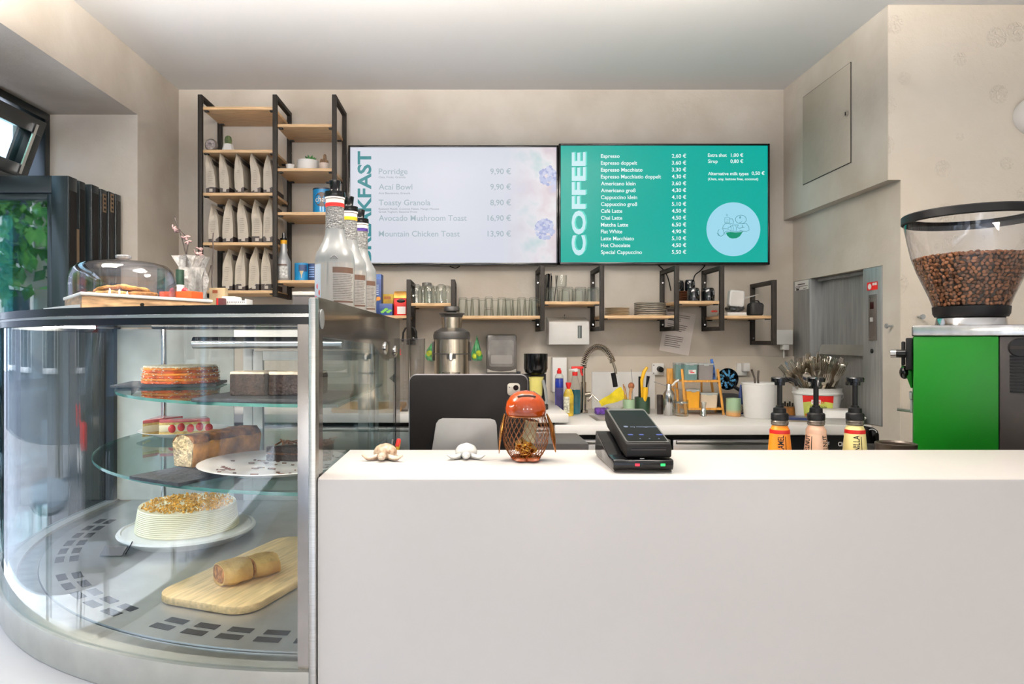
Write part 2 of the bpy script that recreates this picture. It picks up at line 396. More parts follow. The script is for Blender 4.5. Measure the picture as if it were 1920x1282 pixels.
# ------------------------------------------------------------------ menu screens
def tv(name, label, p0, p1):
    Yf = 3.055; x0, x1 = X(p0[0], Yf), X(p1[0], Yf); zt, zb = Z(p0[1], Yf), Z(p1[1], Yf)
    t = thing(name, label, 'menu screen', ((x0 + x1) / 2, Yf, (zt + zb) / 2), group='wall menu screens')
    W, Hh = x1 - x0, zt - zb; b = .0085
    f = MB()
    f.box2((-W / 2, .004, -Hh / 2), (W / 2, .05, Hh / 2), .003)
    for (a, c_) in (((-W / 2, 0, -Hh / 2), (-W / 2 + b, .02, Hh / 2)), ((W / 2 - b, 0, -Hh / 2), (W / 2, .02, Hh / 2)), ((-W / 2, 0, Hh / 2 - b), (W / 2, .02, Hh / 2)), ((-W / 2, 0, -Hh / 2), (W / 2, .02, -Hh / 2 + b * 1.3))):
        f.box2(a, c_, .0015)
    f.build('housing', M_blackgloss, t)
    return t, W, Hh, b, (lambda px, py: (X(px, Yf) - (x0 + x1) / 2, Z(py, Yf) - (zt + zb) / 2))
def lay_text(t, name, items, m, bold=.0, d=.0012):
    for (s, x, z, size, al, wd) in items:
        q = MB(); q.mesh(text_mesh(s, size, al, bold, .0002, wd), T(x, .004 - d, z) @ UP)
        q.build(name, m, t, flat=True)
# breakfast screen
t, W, Hh, b, at = tv('menu_screen', 'left wall screen with the pale breakfast menu and prices', (653, 272), (1047, 497))
ds = MB(); ds.box2((-W / 2 + b, .0035, -Hh / 2 + b), (W / 2 - b, .006, Hh / 2 - b))
m = screen_mat('screen_pale', (211, 214, 225)); n = m.node_tree; bb = n.nodes['Principled BSDF']
# picture on the display: white page fading into a blurred fruit photograph on the right
tcn = n.nodes.new('ShaderNodeTexCoord'); no = n.nodes.new('ShaderNodeTexNoise'); no.inputs['Scale'].default_value = 7; no.inputs['Detail'].default_value = 3
sx = n.nodes.new('ShaderNodeSeparateXYZ'); n.links.new(tcn.outputs['Object'], sx.inputs[0]); n.links.new(tcn.outputs['Object'], no.inputs['Vector'])
mr = n.nodes.new('ShaderNodeMapRange'); mr.inputs[1].default_value = .22; mr.inputs[2].default_value = .42; n.links.new(sx.outputs['X'], mr.inputs[0])
r1 = n.nodes.new('ShaderNodeValToRGB'); n.links.new(no.outputs['Fac'], r1.inputs[0])
for i, (p, cc) in enumerate(((.3, (176, 206, 206)), (.45, (226, 222, 226)), (.6, (214, 200, 206)), (.75, (196, 196, 224)))):
    e = r1.color_ramp.elements[i] if i < 2 else r1.color_ramp.elements.new(p)
    e.position = p; e.color = lin(cc)
mx = n.nodes.new('ShaderNodeMixRGB'); mx.inputs[1].default_value = lin((211, 214, 225)); n.links.new(mr.outputs[0], mx.inputs[0]); n.links.new(r1.outputs[0], mx.inputs[2]); n.links.new(mx.outputs[0], bb.inputs['Emission Color'])
D = ds.build('display', m, t)
teal = screen_mat('screen_teal_letters', (44, 134, 142))
q = MB(); x, z = at(695, 490); me = text_mesh('BREAKFAST', .083, 'LEFT', .0022, .0002, abs(at(0, 283)[1] - at(0, 490)[1]))
q.mesh(me, T(x, .0028, z) @ UP @ R(PI / 2, 'Z')); q.build('heading', teal, D, flat=True)
items = []
for (s, px, py, pr) in (('Porridge', 764, 326, '9,90 €'), ('Acaí Bowl', 773, 355, '9,90 €'), ('Toasty Granola', 807, 384.5, '8,90 €'), ('Avocado Mushroom Toast', 875, 413.5, '16,90 €'), ('Mountain Chicken Toast', 862, 443, '13,90 €')):
    x, z = at(710, py); items.append((s, x, z, .036, 'LEFT', (px - 710) * 3.055 / F))
    x, z = at(959, py); items.append((pr, x, z, .036, 'RIGHT', None))
lay_text(D, 'menu_text', items, screen_mat('screen_grey_letters', (160, 178, 186)), .0002)
items = []
for (s, px, py) in (('Oats, Fruits, Granola', 760, 333.5), ('Acai Beerenmix, Granola', 769, 363.5), ('Roasted Muesli, Coconut Flakes, Mango Mousse', 823, 393), ('Greek Yoghurt, Seasonal Fruits', 782, 398.5)):
    x, z = at(710, py); items.append((s, x, z, .012, 'LEFT', (px - 710) * 3.055 / F))
lay_text(D, 'small_text', items, screen_mat('screen_grey_small', (138, 146, 156)))
rng = random.Random(3)
for (px, py, r) in ((1030, 330, .042), (1022, 429, .043)):
    q = MB(); x, z = at(px, py)
    for i in range(90):
        a = rng.random() * 2 * PI; d_ = math.sqrt(rng.random()) * r
        xx, zz = x + d_ * math.cos(a), z + d_ * math.sin(a); rr = .0055 + rng.random() * .004
        xx = min(xx, W / 2 - b - rr); q.mi = rng.randrange(3)
        q.cyl((xx, .0034, zz), (xx, .0025 + rng.random() * .0006, zz), rr, seg=10)
    o = q.build('berry_picture', [screen_mat('screen_berry%d' % j, c_) for j, c_ in enumerate(((164, 172, 212), (182, 190, 220), (198, 202, 226)))], D, flat=True)
# coffee screen
t, W, Hh, b, at = tv('menu_screen', 'right wall screen with the green coffee menu and round logo', (1048, 269), (1443.5, 496))
ds = MB(); ds.box2((-W / 2 + b, .0035, -Hh / 2 + b), (W / 2 - b, .006, Hh / 2 - b)); D = ds.build('display', screen_mat('screen_green', (3, 172, 158)), t)
q = MB(); x, z = at(1097, 479); me = text_mesh('COFFEE', .083, 'LEFT', .0026, .0002, abs(at(0, 285)[1] - at(0, 479)[1]))
M0 = UP @ R(PI / 2, 'Z')
me2 = me.copy()
q.mesh(me2, T(x + .007, .0030, z + .003) @ M0); q.build('heading', screen_mat('screen_ghost', (84, 212, 196)), D, flat=True)
q = MB(); q.mesh(me, T(x, .0020, z) @ M0); q.build('heading', screen_mat('screen_pale_cyan', (196, 232, 238)), D, flat=True)
white = screen_mat('screen_white_letters', (236, 250, 250))
names = [('Espresso', 1162), ('Espresso doppelt', 1195), ('Espresso Macchiato', 1205), ('Espresso Macchiatio doppelt', 1240), ('Americano klein', 1192), ('Americano groß', 1192), ('Cappuccino klein', 1195), ('Cappuccino groß', 1195), ('Café Latte', 1167), ('Chai Latte', 1167), ('Matcha Latte', 1178), ('Flat White', 1167), ('Latte Macchiato', 1189), ('Hot Chocolate', 1182), ('Special Cappuccino', 1204)]
prices = ['2,60 €', '3,60 €', '3,30 €', '4,30 €', '3,60 €', '4,30 €', '4,10 €', '5,10 €', '4,50 €', '4,50 €', '6,50 €', '4,90 €', '5,10 €', '4,50 €', '5,50 €']
i1, i2 = [], []
for i, ((s, px), pr) in enumerate(zip(names, prices)):
    py = 295.5 + i * 12.88
    x, z = at(1127, py); i1.append((s, x, z, .0235, 'LEFT', (px - 1127) * 3.055 / F))
    x, z = at(1260, py - .3); i2.append((pr, x, z, .0235, 'LEFT', 27 * 3.055 / F))
lay_text(D, 'menu_text', i1, white, .00025); lay_text(D, 'prices', i2, white, .00025)
i3 = []
for (s, px, py, px2, sz) in (('Extra shot', 1328, 293.5, 1363, .022), ('1,00 €', 1371, 293.5, 1394, .022), ('Sirup', 1328, 305, 1346, .022), ('0,80 €', 1370, 305, 1394, .022), ('Alternative milk types', 1328, 328, 1404, .02), ('0,50 €', 1410, 327.5, 1434, .022), ('(Oats, soy, lactose free, coconut)', 1328, 337.5, 1422, .016)):
    x, z = at(px, py); i3.append((s, x, z, sz, 'LEFT', (px2 - px) * 3.055 / F))
lay_text(D, 'side_text', i3, white, .0002)
cx, cz = at(1375.5, 429.5); q = MB(); q.cyl((cx, .0034, cz), (cx, .0026, cz), .1205, seg=64); lg = q.build('logo', screen_mat('screen_logo_disc', (158, 216, 236)), D, flat=True)
# line drawing of a turtle with a steaming mug leaning out of a bowl
def lp(u, v): px, py = 1300 + u * .12479, 330 + v * .12479; p = at(px, py); return (p[0], .0022, p[1])
q = MB()
def stroke(pts, r=.0009, cl=False): q.tube([lp(*p) for p in pts], r, 5, cl)
def arc(cx_, cy_, rx, ry, a0, a1, n=16): return [(cx_ + rx * math.cos(a0 + (a1 - a0) * i / n), cy_ + ry * math.sin(a0 + (a1 - a0) * i / n)) for i in range(n + 1)]
stroke(arc(718, 650, 82, 66, 0, 2 * PI)[:-1], cl=True); stroke(arc(706, 620, 8, 14, 0, 2 * PI, 8)[:-1], .0011, True); stroke([(690, 702), (715, 694), (735, 682)])
stroke([(475, 625), (475, 700), (550, 700), (550, 625)], cl=True); stroke([(550, 640), (590, 640), (606, 680), (600, 720), (560, 715)]); stroke([(505, 600), (497, 580), (508, 568), (520, 585), (514, 602)], .0006); stroke([(498, 655), (530, 655)], .0006); stroke([(498, 675), (530, 675)], .0006)
stroke([(440, 785), (455, 745), (480, 715), (530, 712), (560, 722)]); stroke([(440, 788), (500, 790), (540, 800)]); stroke([(520, 780), (600, 735), (680, 730)])
stroke(arc(418, 845, 46, 55, -1.0, PI + .9)); stroke([(362, 858), (380, 870), (372, 885), (398, 888)], .0012)
stroke([(740, 715), (800, 710), (835, 760), (840, 810), (800, 832), (745, 826), (700, 810)]); stroke([(735, 730), (740, 760), (768, 772)]); stroke([(680, 735), (660, 765), (690, 785), (760, 765)])
for u in (560, 595, 640): stroke([(u, 745), (u + 10, 780), (u + 4, 822)], .0007)
stroke([(480, 880), (470, 850), (490, 830), (560, 822), (640, 834), (750, 832)])
q.build('drawing', screen_mat('screen_drawing', (16, 110, 118)), lg, flat=True)
q = MB(); pts = [lp(*p) for p in [(492, 848), (560, 836), (640, 846), (745, 838), (700, 905), (650, 932), (590, 938), (545, 925), (510, 890)]]
q.prism([(p[0], p[2]) for p in pts][::-1], -.0023, -.0018, UP); q.build('bowl_drawing', screen_mat('screen_bowl', (10, 146, 112)), lg, flat=True)
# cables under the screens
def cable(label, pts, r=.0028):
    P_ = [Vector((X(p[0], p[2]), p[2], Z(p[1], p[2]))) for p in pts]; o = []
    for i in range(len(P_) - 1):
        a, b_, c_, d_ = P_[max(i - 1, 0)], P_[i], P_[i + 1], P_[min(i + 2, len(P_) - 1)]
        for k in range(6):
            u = k / 6; o.append(.5 * ((2 * b_) + (c_ - a) * u + (2 * a - 5 * b_ + 4 * c_ - d_) * u * u + (3 * b_ - a - 3 * c_ + d_) * u ** 3))
    o.append(P_[-1]); base = o[0].copy(); q = MB(); q.tube([p - base for p in o], r, 6)
    tag(q.build('cable', M_black, loc=base), label, 'cable')
cable('short black cable loop hanging under the breakfast screen', [(838, 493, 3.1), (845, 500, 3.1), (857, 502, 3.1), (868, 493, 3.1)], .002)
cable('black cable from the coffee screen down behind the stacked saucers', [(1229, 493, 3.095), (1243, 505, 3.09), (1252, 520, 3.09), (1258, 545, 3.1)])
cable('black cable from the coffee screen down behind the black mugs', [(1326, 493, 3.095), (1314, 507, 3.1), (1302, 518, 3.1), (1298, 545, 3.1)])
# ------------------------------------------------------------------ counter, work surfaces
CT = 1.13; CF, CB = 1.087, 1.374; CL = -.249
q = MB(); pr = [(CF, 0), (CF, CT - .006), (CF + .0018, CT - .0018), (CF + .006, CT), (CB - .003, CT), (CB, CT - .003), (CB, CT - .04), (CF + .03, CT - .04), (CF + .03, 0)]
q.prism([(p[0], p[1]) for p in pr], CL, 3.1, Matrix(((0, 0, 1, 0), (1, 0, 0, 0), (0, 1, 0, 0), (0, 0, 0, 1)))); q.box2((CL, CF + .0305, 0), (CL + .03, CB - .01, CT - .0405))
tag(q.build('counter', M_white), 'white front counter with smooth rounded edge across the foreground', 'counter')
UB = .90
t = thing('under_counter', 'low steel work counter behind the white front counter', 'work counter', (0, 0, 0))
q = MB(); q.box2((-.22, CB + .012, UB - .04), (2.6, 1.95, UB), .003); q.build('top', M_worktop, t)
q = MB(); q.box2((-.22, CB + .02, .1), (2.6, 1.9, UB - .041)); q.build('body', M_steeldull, t)
# rear worktops
WZ = 1.04; WF = 2.4955; LZ = 1.08; LR = .346
q = MB(); q.box2((LR - .05, WF, WZ - .036), (LX - .002, YB - .021, WZ), .003); tag(q.build('worktop', M_worktop), 'white right rear worktop holding the sink tap and cutlery bucket', 'worktop')
q = MB(); q.box2((-1.05, 2.5, LZ - .032), (LR, YB - .022, LZ), .003); tag(q.build('worktop', M_worktop), 'higher white left rear worktop under the juicer', 'worktop')
def drawer_unit(label, x0, x1, ztop, cols, rows, dark=False):
    t = thing('fridge_drawer_unit', label, 'fridge', ((x0 + x1) / 2, 2.52, 0), group='steel units under the rear worktops')
    W = x1 - x0; q = MB(); q.box2((-W / 2, .02, .1), (W / 2, .55, ztop - .003)); q.build('body', M_darkgap, t)
    hh = (ztop - .128) / rows
    for c_ in range(cols):
        for r_ in range(rows):
            xa = -W / 2 + W * c_ / cols + .004; xb = -W / 2 + W * (c_ + 1) / cols - .004; zb_ = .12 + hh * r_; zt_ = zb_ + hh - .008
            d = MB(); d.box2((xa, .0, zb_), (xb, .019, zt_), .003); do = d.build('drawer', M_steel, t)
            h = MB(); h.box2((xa + .01, -.014, zt_ - .016), (xb - .01, -.0005, zt_ - .002), .002); h.build('handle', M_steel, do)
    return t
drawer_unit('steel fridge drawers under the left rear worktop', -.95, .30, LZ - .033, 2, 6)
drawer_unit('steel fridge drawers under the right rear worktop', .36, 1.10, WZ - .04, 2, 5)
# appliance with dark fascia under the right end of the worktop
t = thing('dishwasher', 'undercounter machine with black lettered fascia behind the vanilla syrup', 'dishwasher', (1.27, 2.52, 0))
q = MB(); q.box2((-.15, .01, .1), (.17, .5, WZ - .04), .003); q.build('body', M_steel, t)
q = MB(); q.box2((-.145, 0, WZ - .15), (.165, .0095, WZ - .042), .002); fo = q.build('fascia', M_black, t)
for (s_, px) in (('CHEF', 1533), ('CHEF', 1571)):
    q = MB(); q.mesh(text_mesh(s_, .022, 'LEFT', .0006, .0002, .043), T(X(px, 2.52) - 1.27, -.0006, Z(836, 2.52)) @ UP); q.build('lettering', M_whiteplastic, fo, flat=True)

# ------------------------------------------------------------------ wall shelving
FD = 2.884; BK = 3.105; PW = .018
def frame_mb(q, x, zb, zt):
    q.box2((x - PW / 2, FD - PW / 2, zb), (x + PW / 2, FD + PW / 2, zt), .001); q.box2((x - PW / 2, BK - PW / 2, zb), (x + PW / 2, BK + PW / 2, zt), .001)
    q.box2((x - PW / 2, FD + PW / 2, zt - PW), (x + PW / 2, BK - PW / 2, zt), .001); q.box2((x - PW / 2, FD + PW / 2, zb), (x + PW / 2, BK - PW / 2, zb + PW), .001)
M_clip = mat('clip_black', (26, 25, 24), rough=.6)
def shelf_board(t, x0, x1, z, th=.0125):
    q = MB(); q.box2((x0 + PW / 2 - .004, FD + .004, z - th), (x1 - PW / 2 + .004, BK + .01, z), .0008); o = q.build('shelf_board', M_wood, t)
    for xx in (x0 + PW / 2, x1 - PW / 2 - .018):
        for yy in (FD + .012, BK - .03):
            k = MB(); k.box2((xx, yy, z - th - .005), (xx + .018, yy + .016, z - th - .0003)); k.build('clip', M_clip, o)
    return o
SU = thing('wall_shelf', 'tall two-bay wall shelf with black frames and pale boards', 'shelf', (0, 0, 0))
FX = [X(376, FD), X(516, FD), X(627, FD)]
for x in FX:
    q = MB(); frame_mb(q, x, 1.535, 2.386); fo = q.build('frame', M_frame, SU)
    for zz in (1.60, 2.20):
        k = MB(); k.cyl((x + PW / 2, BK, zz), (x + PW / 2 + .002, BK, zz), .005, seg=8); k.build('screw', M_chrome, fo)
SZ = [Z(y, FD) for y in (199.2, 280, 360.7, 453.8, 544)]; RZ = [Z(y, FD) for y in (231.8, 314.7, 397.2, 525)]
for z in SZ: shelf_board(SU, FX[0], FX[1], z)
for z in RZ: shelf_board(SU, FX[1], FX[2], z)
SR = thing('wall_shelf', 'long low wall shelf with stepped boards under the screens', 'shelf', (0, 0, 0))
GX = [X(px, FD) for px in (766.5, 849.5, 1017, 1128.3, 1268.5, 1353, 1451)]
GT = [1.607, 1.607, 1.666, 1.666, 1.666, 1.666, 1.605]
for x, zt in zip(GX, GT):
    q = MB(); frame_mb(q, x, zt - .275, zt); fo = q.build('frame', M_frame, SR)
    for zz in (zt - .055, zt - .245):
        k = MB(); k.cyl((x, BK - PW / 2, zz), (x, BK - PW / 2 - .002, zz), .004, seg=8); k.build('screw', M_chrome, fo)
q = MB(); frame_mb(q, FX[2] + .02, 1.40, 1.53); q.build('frame', M_frame, SR)
GZ = [1.456, 1.508, 1.4545, 1.515, 1.456, 1.517, 1.455]
for i, z in enumerate(GZ): shelf_board(SR, FX[2] + .02 if i == 0 else GX[i - 1], GX[i], z)

# ------------------------------------------------------------------ cake showcase (quarter round)
SCX, SCY, SRD = -.26, 2.04, .95; SBK = 2.28; DZ = .82; TZ = 1.407; TP = 1.42
SHOW = thing('cake_showcase', 'quarter round refrigerated glass cake showcase left of the counter', 'cake showcase', (0, 0, 0))
def arc_pts(r, n=48, a0=PI, a1=1.5 * PI, x1=None):
    p = [(SCX + r * math.cos(a0 + (a1 - a0) * i / n), SCY + r * math.sin(a0 + (a1 - a0) * i / n)) for i in range(n + 1)]
    return p
def arc_wall(q, r0, r1, z0, z1, ext=True):
    """curved wall of thickness r0..r1, straight tail to the back"""
    o = arc_pts(r1); i_ = arc_pts(r0)
    if ext: o = [(SCX - r1, SBK)] + o; i_ = [(SCX - r0, SBK)] + i_
    q.prism(o + i_[::-1], z0, z1)
M_navy = mat('showcase_black_trim', (13, 15, 20), rough=.25, noise=(10, .05), spec=.35)
q = MB(); arc_wall(q, SRD - .006, SRD, DZ + .004, TZ - .032); q.build('curved_glass', M_case, SHOW)
q = MB(); arc_wall(q, SRD - .02, SRD + .004, TZ - .014, TZ, True); rim = q.build('top_rim', M_navy, SHOW)
q = MB(); arc_wall(q, SRD - .022, SRD + .0015, TZ - .019, TZ - .0145, True); q.build('rim_line', M_steel, rim)
q = MB(); arc_wall(q, SRD - .02, SRD + .003, TZ - .031, TZ - .0195, True); q.build('rim_line', M_navy, rim)
tp = arc_pts(SRD - .021); tp = [(SCX - SRD + .021, SBK)] + tp + [(SCX, SBK)]
q = MB(); q.prism(tp, TZ - .014, TZ - .002); q.build('top_plate', M_navy, SHOW)
# base
M_band = mat('showcase_steel_band', (190, 187, 178), rough=.4, metal=.6, noise=(20, .03))
q = MB(); arc_wall(q, SRD - .03, SRD + .006, DZ - .055, DZ + .003); q.build('base_band', M_band, SHOW)
q = MB(); arc_wall(q, SRD - .05, SRD + .11, .05, DZ - .056); q.build('plinth', M_white, SHOW)
q = MB(); bp = [(SCX - SRD + .03, SBK)] + arc_pts(SRD - .031) + [(SCX, SBK)]; q.prism(bp, .3, DZ - .02); q.build('cabinet', M_steeldull, SHOW)
# steel deck with rows of air slots
M_deck = mat('deck_steel', (205, 204, 202), rough=.3, metal=.82, noise=(8, .05), bump=(60, .05))
q = MB(); dp = [(SCX - .878, SBK - .01)] + arc_pts(.878) + [(SCX - .002, SBK - .01)]; q.prism(dp, DZ - .006, DZ); deck = q.build('deck', M_deck, SHOW)
q = MB(); arc_wall(q, .88, SRD - .008, DZ - .012, DZ - .004); q.build('deck_edge', M_steel, SHOW)
M_slot = mat('slot_black', (24, 26, 30), rough=.6)
for row, (r, off) in enumerate(((.838, 0), (.808, .012))):
    n = 18
    for k in range(n):
        if k in (6, 12): continue
        a = PI + PI / 2 * (k + .55) / n + off * .5; da = .028
        q = MB(); p = [(SCX + (r + s * .0095) * math.cos(a + d * da), SCY + (r + s * .0095) * math.sin(a + d * da)) for (s, d) in ((-1, -1), (-1, 0), (-1, 1), (1, 1), (1, 0), (1, -1))]
        q.prism(p, DZ + .0002, DZ + .0008); q.build('air_slot', M_slot, deck)
# glass shelves
def glass_shelf(r, z, xr, yb):
    n = 40; a1 = 1.5 * PI
    pts = arc_pts(r, n); pts = [(SCX - r, yb)] + [p for p in pts if p[0] <= xr] + [(xr, SCY - r * .998), (xr, yb)]
    q = MB(); q.prism(pts, z - .006, z); o = q.build('glass_shelf', M_shelfglass, SHOW)
    e = MB(); ed = [p for p in arc_pts(r + .0006, n) if p[0] <= xr] ; ei = [p for p in arc_pts(r - .0012, n) if p[0] <= xr]
    e.prism(ed + ei[::-1], z - .0062, z + .0002); e.build('polished_edge', M_shelfedge, o)
    e = MB(); e.box2((xr - .001, SCY - r, z - .0062), (xr + .0008, yb, z + .0002)); e.build('polished_edge', M_shelfedge, o)
L1, L2 = 1.066, 1.226
glass_shelf(.77, L1, SCX - .004, 2.2); glass_shelf(.72, L2, SCX - .004, 1.95)
# shelf carriers: slim chrome posts
for (x, y) in ((-1.0, 2.2), (-.33, 2.22)):
    q = MB(); q.cyl((x, y, DZ), (x, y, TZ - .02), .008, seg=10); q.build('post', M_chrome, SHOW)
for (x, y) in ((-.87, 1.70), (-.56, 1.42)):
    for z in (L1, L2):
        q = MB(); q.cyl((x + .06, y + .06, z - .012), (x + .06, y + .06, z - .0065), .012, seg=14); q.build('shelf_support', M_chrome, SHOW)
# right flat side: steel post, black upper panel, glass
M_sidepanel = mat('side_panel_dark', (34, 29, 26), rough=.18, noise=(8, .08), coat=.4)
q = MB(); q.box2((CL - .0135, 1.080, .3), (CL - .0015, 1.104, TP - .002), .003); q.build('front_post', M_steel, SHOW)
q = MB(); q.box2((CL - .034, 1.094, .3), (CL - .0142, 1.1, TP - .033)); q.build('edge_strip', mat('edge_mirror', (150, 140, 132), rough=.12, metal=1), SHOW)
q = MB(); q.prism([(1.105, TP + .0), (SBK + .035, TP + .0), (SBK + .035, TP - .125), (1.95, TP - .125), (1.7, TP - .078), (1.105, TP - .064)], CL - .009, CL - .003, Matrix(((0, 0, 1, 0), (1, 0, 0, 0), (0, 1, 0, 0), (0, 0, 0, 1)))); sp_ = q.build('side_panel', M_sidepanel, SHOW)
q = MB(); q.box2((CL - .008, 1.105, DZ), (CL - .004, 2.315, TP - .06)); q.build('side_glass', M_case, SHOW)
q = MB(); q.box2((CL - .011, 1.1045, .3), (CL - .0025, 1.135, TP - .063)); q.build('side_strip', M_sidepanel, SHOW)
q = MB(); q.box2((CL - .0115, 2.2, .3), (CL - .0025, 2.315, TP - .126)); q.build('side_strip', M_sidepanel, SHOW)
q = MB(); q.box2((CL - .01, 1.105, .3), (CL - .003, 2.3, DZ - .002)); q.build('lower_side', M_steeldull, SHOW)
q = MB(); q.cyl((CL - .0025, 1.125, TP - .035), (CL - .001, 1.125, TP - .035), .0165, seg=24); q.build('bolt', M_steeldull, sp_)
for (y, z) in ((1.93, TP - .092), (2.17, TP - .105)):
    q = MB(); q.lathe([(0, 0), (.019, 0), (.018, .004), (.010, .008), (0, .009)], 20, T(CL - .003, y, z) @ R(PI / 2, 'Y')); q.build('bolt', M_chrome, sp_)
# back: white panel and framed service doors
M_pvc = mat('white_door_frame', (226, 228, 226), rough=.35)
q = MB(); q.box2((SCX - SRD + .008, SBK - .008, DZ), (-.80, SBK - .002, TZ - .02)); q.build('rear_panel', mat('rear_panel_pale', (205, 208, 200), rough=.3), SHOW)
q = MB(); q.box2((SCX - SRD - .003, SBK - .03, DZ - .02), (SCX - SRD + .022, SBK, TZ - .015)); q.build('mullion', M_anthracite, SHOW)
def rect_frame(q, x0, x1, z0, z1, y0, y1, wd):
    q.box2((x0, y0, z0), (x0 + wd, y1, z1), .002); q.box2((x1 - wd, y0, z0), (x1, y1, z1), .002); q.box2((x0 + wd, y0, z1 - wd), (x1 - wd, y1, z1), .002); q.box2((x0 + wd, y0, z0), (x1 - wd, y1, z0 + wd), .002)
q = MB(); rect_frame(q, -.765, -.318, DZ, 1.35, SBK - .02, SBK, .03); df = q.build('door_frame', M_pvc, SHOW)
q = MB(); rect_frame(q, -.731, -.352, DZ + .034, 1.316, SBK - .024, SBK - .004, .032); q.build('service_door', M_pvc, df)
q = MB(); q.box2((-.70, SBK - .013, DZ + .06), (-.385, SBK - .010, 1.29)); q.build('door_glass', M_case, df)
q = MB(); q.box2((-.798, SBK - .012, 1.352), (SCX - .004, SBK - .004, TZ - .016)); q.build('rear_rail', M_steel, SHOW)
# chrome lamp tube under the lid
lt = MB(); yl = 1.40; lt.tube([(-.575, yl, 1.345), (-.56, yl, 1.345), (-.27, yl, 1.345)], .0125, 14); lo = lt.build('lamp_tube', M_chrome, SHOW)
mat('led_white', (255, 246, 232), emit=SHOWCASE_LAMP, noise=(1, 0))
q = MB(); arc_wall(q, .872, .888, TZ - .0225, TZ - .0155, False); q.build('led_strip', MATS['led_white'], SHOW)
q = MB(); q.box2((-.64, yl - .05, 1.372), (-.268, yl + .05, 1.384), .004); q.build('lamp_bracket', M_navy, SHOW)

# ------------------------------------------------------------------ bifold windows in the left niche
def leaf(name, x0, x1, y, z0, z1, th=.055, wd=.06, glass=True):
    t = struct(bpy.data.objects.new(name, None)); COL.objects.link(t); t.location = (x1, y, z0)
    q = MB(); rect_frame(q, x0 - x1, 0, 0, z1 - z0, -th / 2, th / 2, wd); q.build('frame', M_anthracite, t)
    q = MB(); rect_frame(q, x0 - x1 + wd, -wd, wd, z1 - z0 - wd, -th / 2 + .008, th / 2 - .008, .02); q.build('glazing_bead', M_anthracite, t)
    q = MB(); q.box2((x0 - x1 + wd + .019, -.006, wd + .019), (-wd - .019, .006, z1 - z0 - wd - .019)); q.build('glass', M_pane, t)
    return t
ZH = 1.93; ZS = .44
l1 = leaf('window_1', -2.1, -1.428, 2.43, ZS, ZH)
M_hinge = mat('hinge_brass', (150, 128, 104), rough=.35, metal=.8)
q = MB(); q.box2((.0005, .02, Z(545, 2.46) - ZS), (.003, .034, Z(430, 2.46) - ZS)); q.build('lock_plate', M_hinge, l1)
q = MB(); q.box2((.0002, -.022, .05), (.0018, .022, 1.44)); q.build('edge_seal', M_black, l1)
for i, (x1, y, wdt) in enumerate(((-1.432, 2.495, .04), (-1.42, 2.56, .05), (-1.415, 2.61, .04), (-1.41, 2.655, .04), (-1.407, 2.70, .04))):
    l = leaf('window_%d' % (i + 2), -2.05, x1, y, ZS, ZH - (.0 if i < 2 else .004), wdt, .06)
    q = MB(); q.box2((.0002, -wdt / 2 + .006, .02), (.0016, wdt / 2 - .006, 1.46)); q.build('edge_seal', M_black, l)
    if i in (2, 3):
        q = MB(); q.box2((.0018, -.012, Z(398, y) - ZS), (.003, .012, Z(364, y) - ZS)); ho = q.build('hinge', M_hinge, l)
        for zz in (366, 374, 382, 390):
            k = MB(); k.box2((.003, -.006, Z(zz + 5, y) - ZS), (.0036, .006, Z(zz + 1, y) - ZS)); k.build('slot', M_black, ho)
# tilted transom light above, and the window frame itself
t = struct(bpy.data.objects.new('window_7', None)); COL.objects.link(t); t.location = (-1.735, 2.60, 1.965); t.rotation_euler = (0, math.radians(20), 0)
Hh = .235
q = MB()
for (a, b_) in (((-.03, -1.9, 0), (.03, 0, .055)), ((-.03, -1.9, Hh - .055), (.03, 0, Hh)), ((-.03, -.06, .055), (.03, 0, Hh - .055)), ((-.03, -1.9, .055), (.03, -1.84, Hh - .055))): q.box2(a, b_, .002)
q.build('frame', M_anthracite, t)
q = MB(); q.box2((-.006, -1.84, .055), (.006, -.06, Hh - .055)); q.build('glass', M_pane, t)
q = MB(); q.box2((.0305, -.06, .02), (.036, -.045, Hh - .02)); q.build('stay_arm', M_chrome, t)
q = MB(); q.box2((-1.79, -2.4, ZH + .004), (-1.70, 2.737, ZH + .03), .002); q.box2((-1.79, -2.4, 2.225), (-1.70, 2.737, 2.2545), .002); q.box2((-1.79, 2.705, .42), (-1.70, 2.737, 2.225), .002); q.box2((-1.79, -2.4, .42), (-1.70, 2.705, .44), .002)
q.box2((-1.79, -2.4, .44), (-1.70, -2.34, 2.225))
struct(q.build('window_8', M_anthracite))
# ------------------------------------------------------------------ cakes and plates inside the showcase
def rot_at(x, y, a): return T(x, y, 0) @ R(a, 'Z')
M_slate = mat('slate', (48, 50, 54), rough=.65, noise=(40, .2), bump=(60, .5))
M_sponge_o = mat('sponge_orange', (236, 140, 52), rough=.8, noise=(30, .16), bump=(120, .5))
M_layer_o = mat('sponge_orange_dark', (206, 92, 34), rough=.8, noise=(40, .25), bump=(120, .5))
M_coco = mat('coconut_white', (246, 228, 204), rough=.9, noise=(120, .12), bump=(220, .8))
def slate(label, x, y, z, w, d, a):
    q = MB(); q.box((0, 0, .0035), (w, d, .007), .001)
    t = bmesh.new(); t.from_mesh(bpy.data.meshes.new('x')); t.free()
    o = q.build('slate_board', M_slate, loc=(x, y, z + .0005), rotz=a); return tag(o, label, 'serving board', 'slate boards in the showcase')
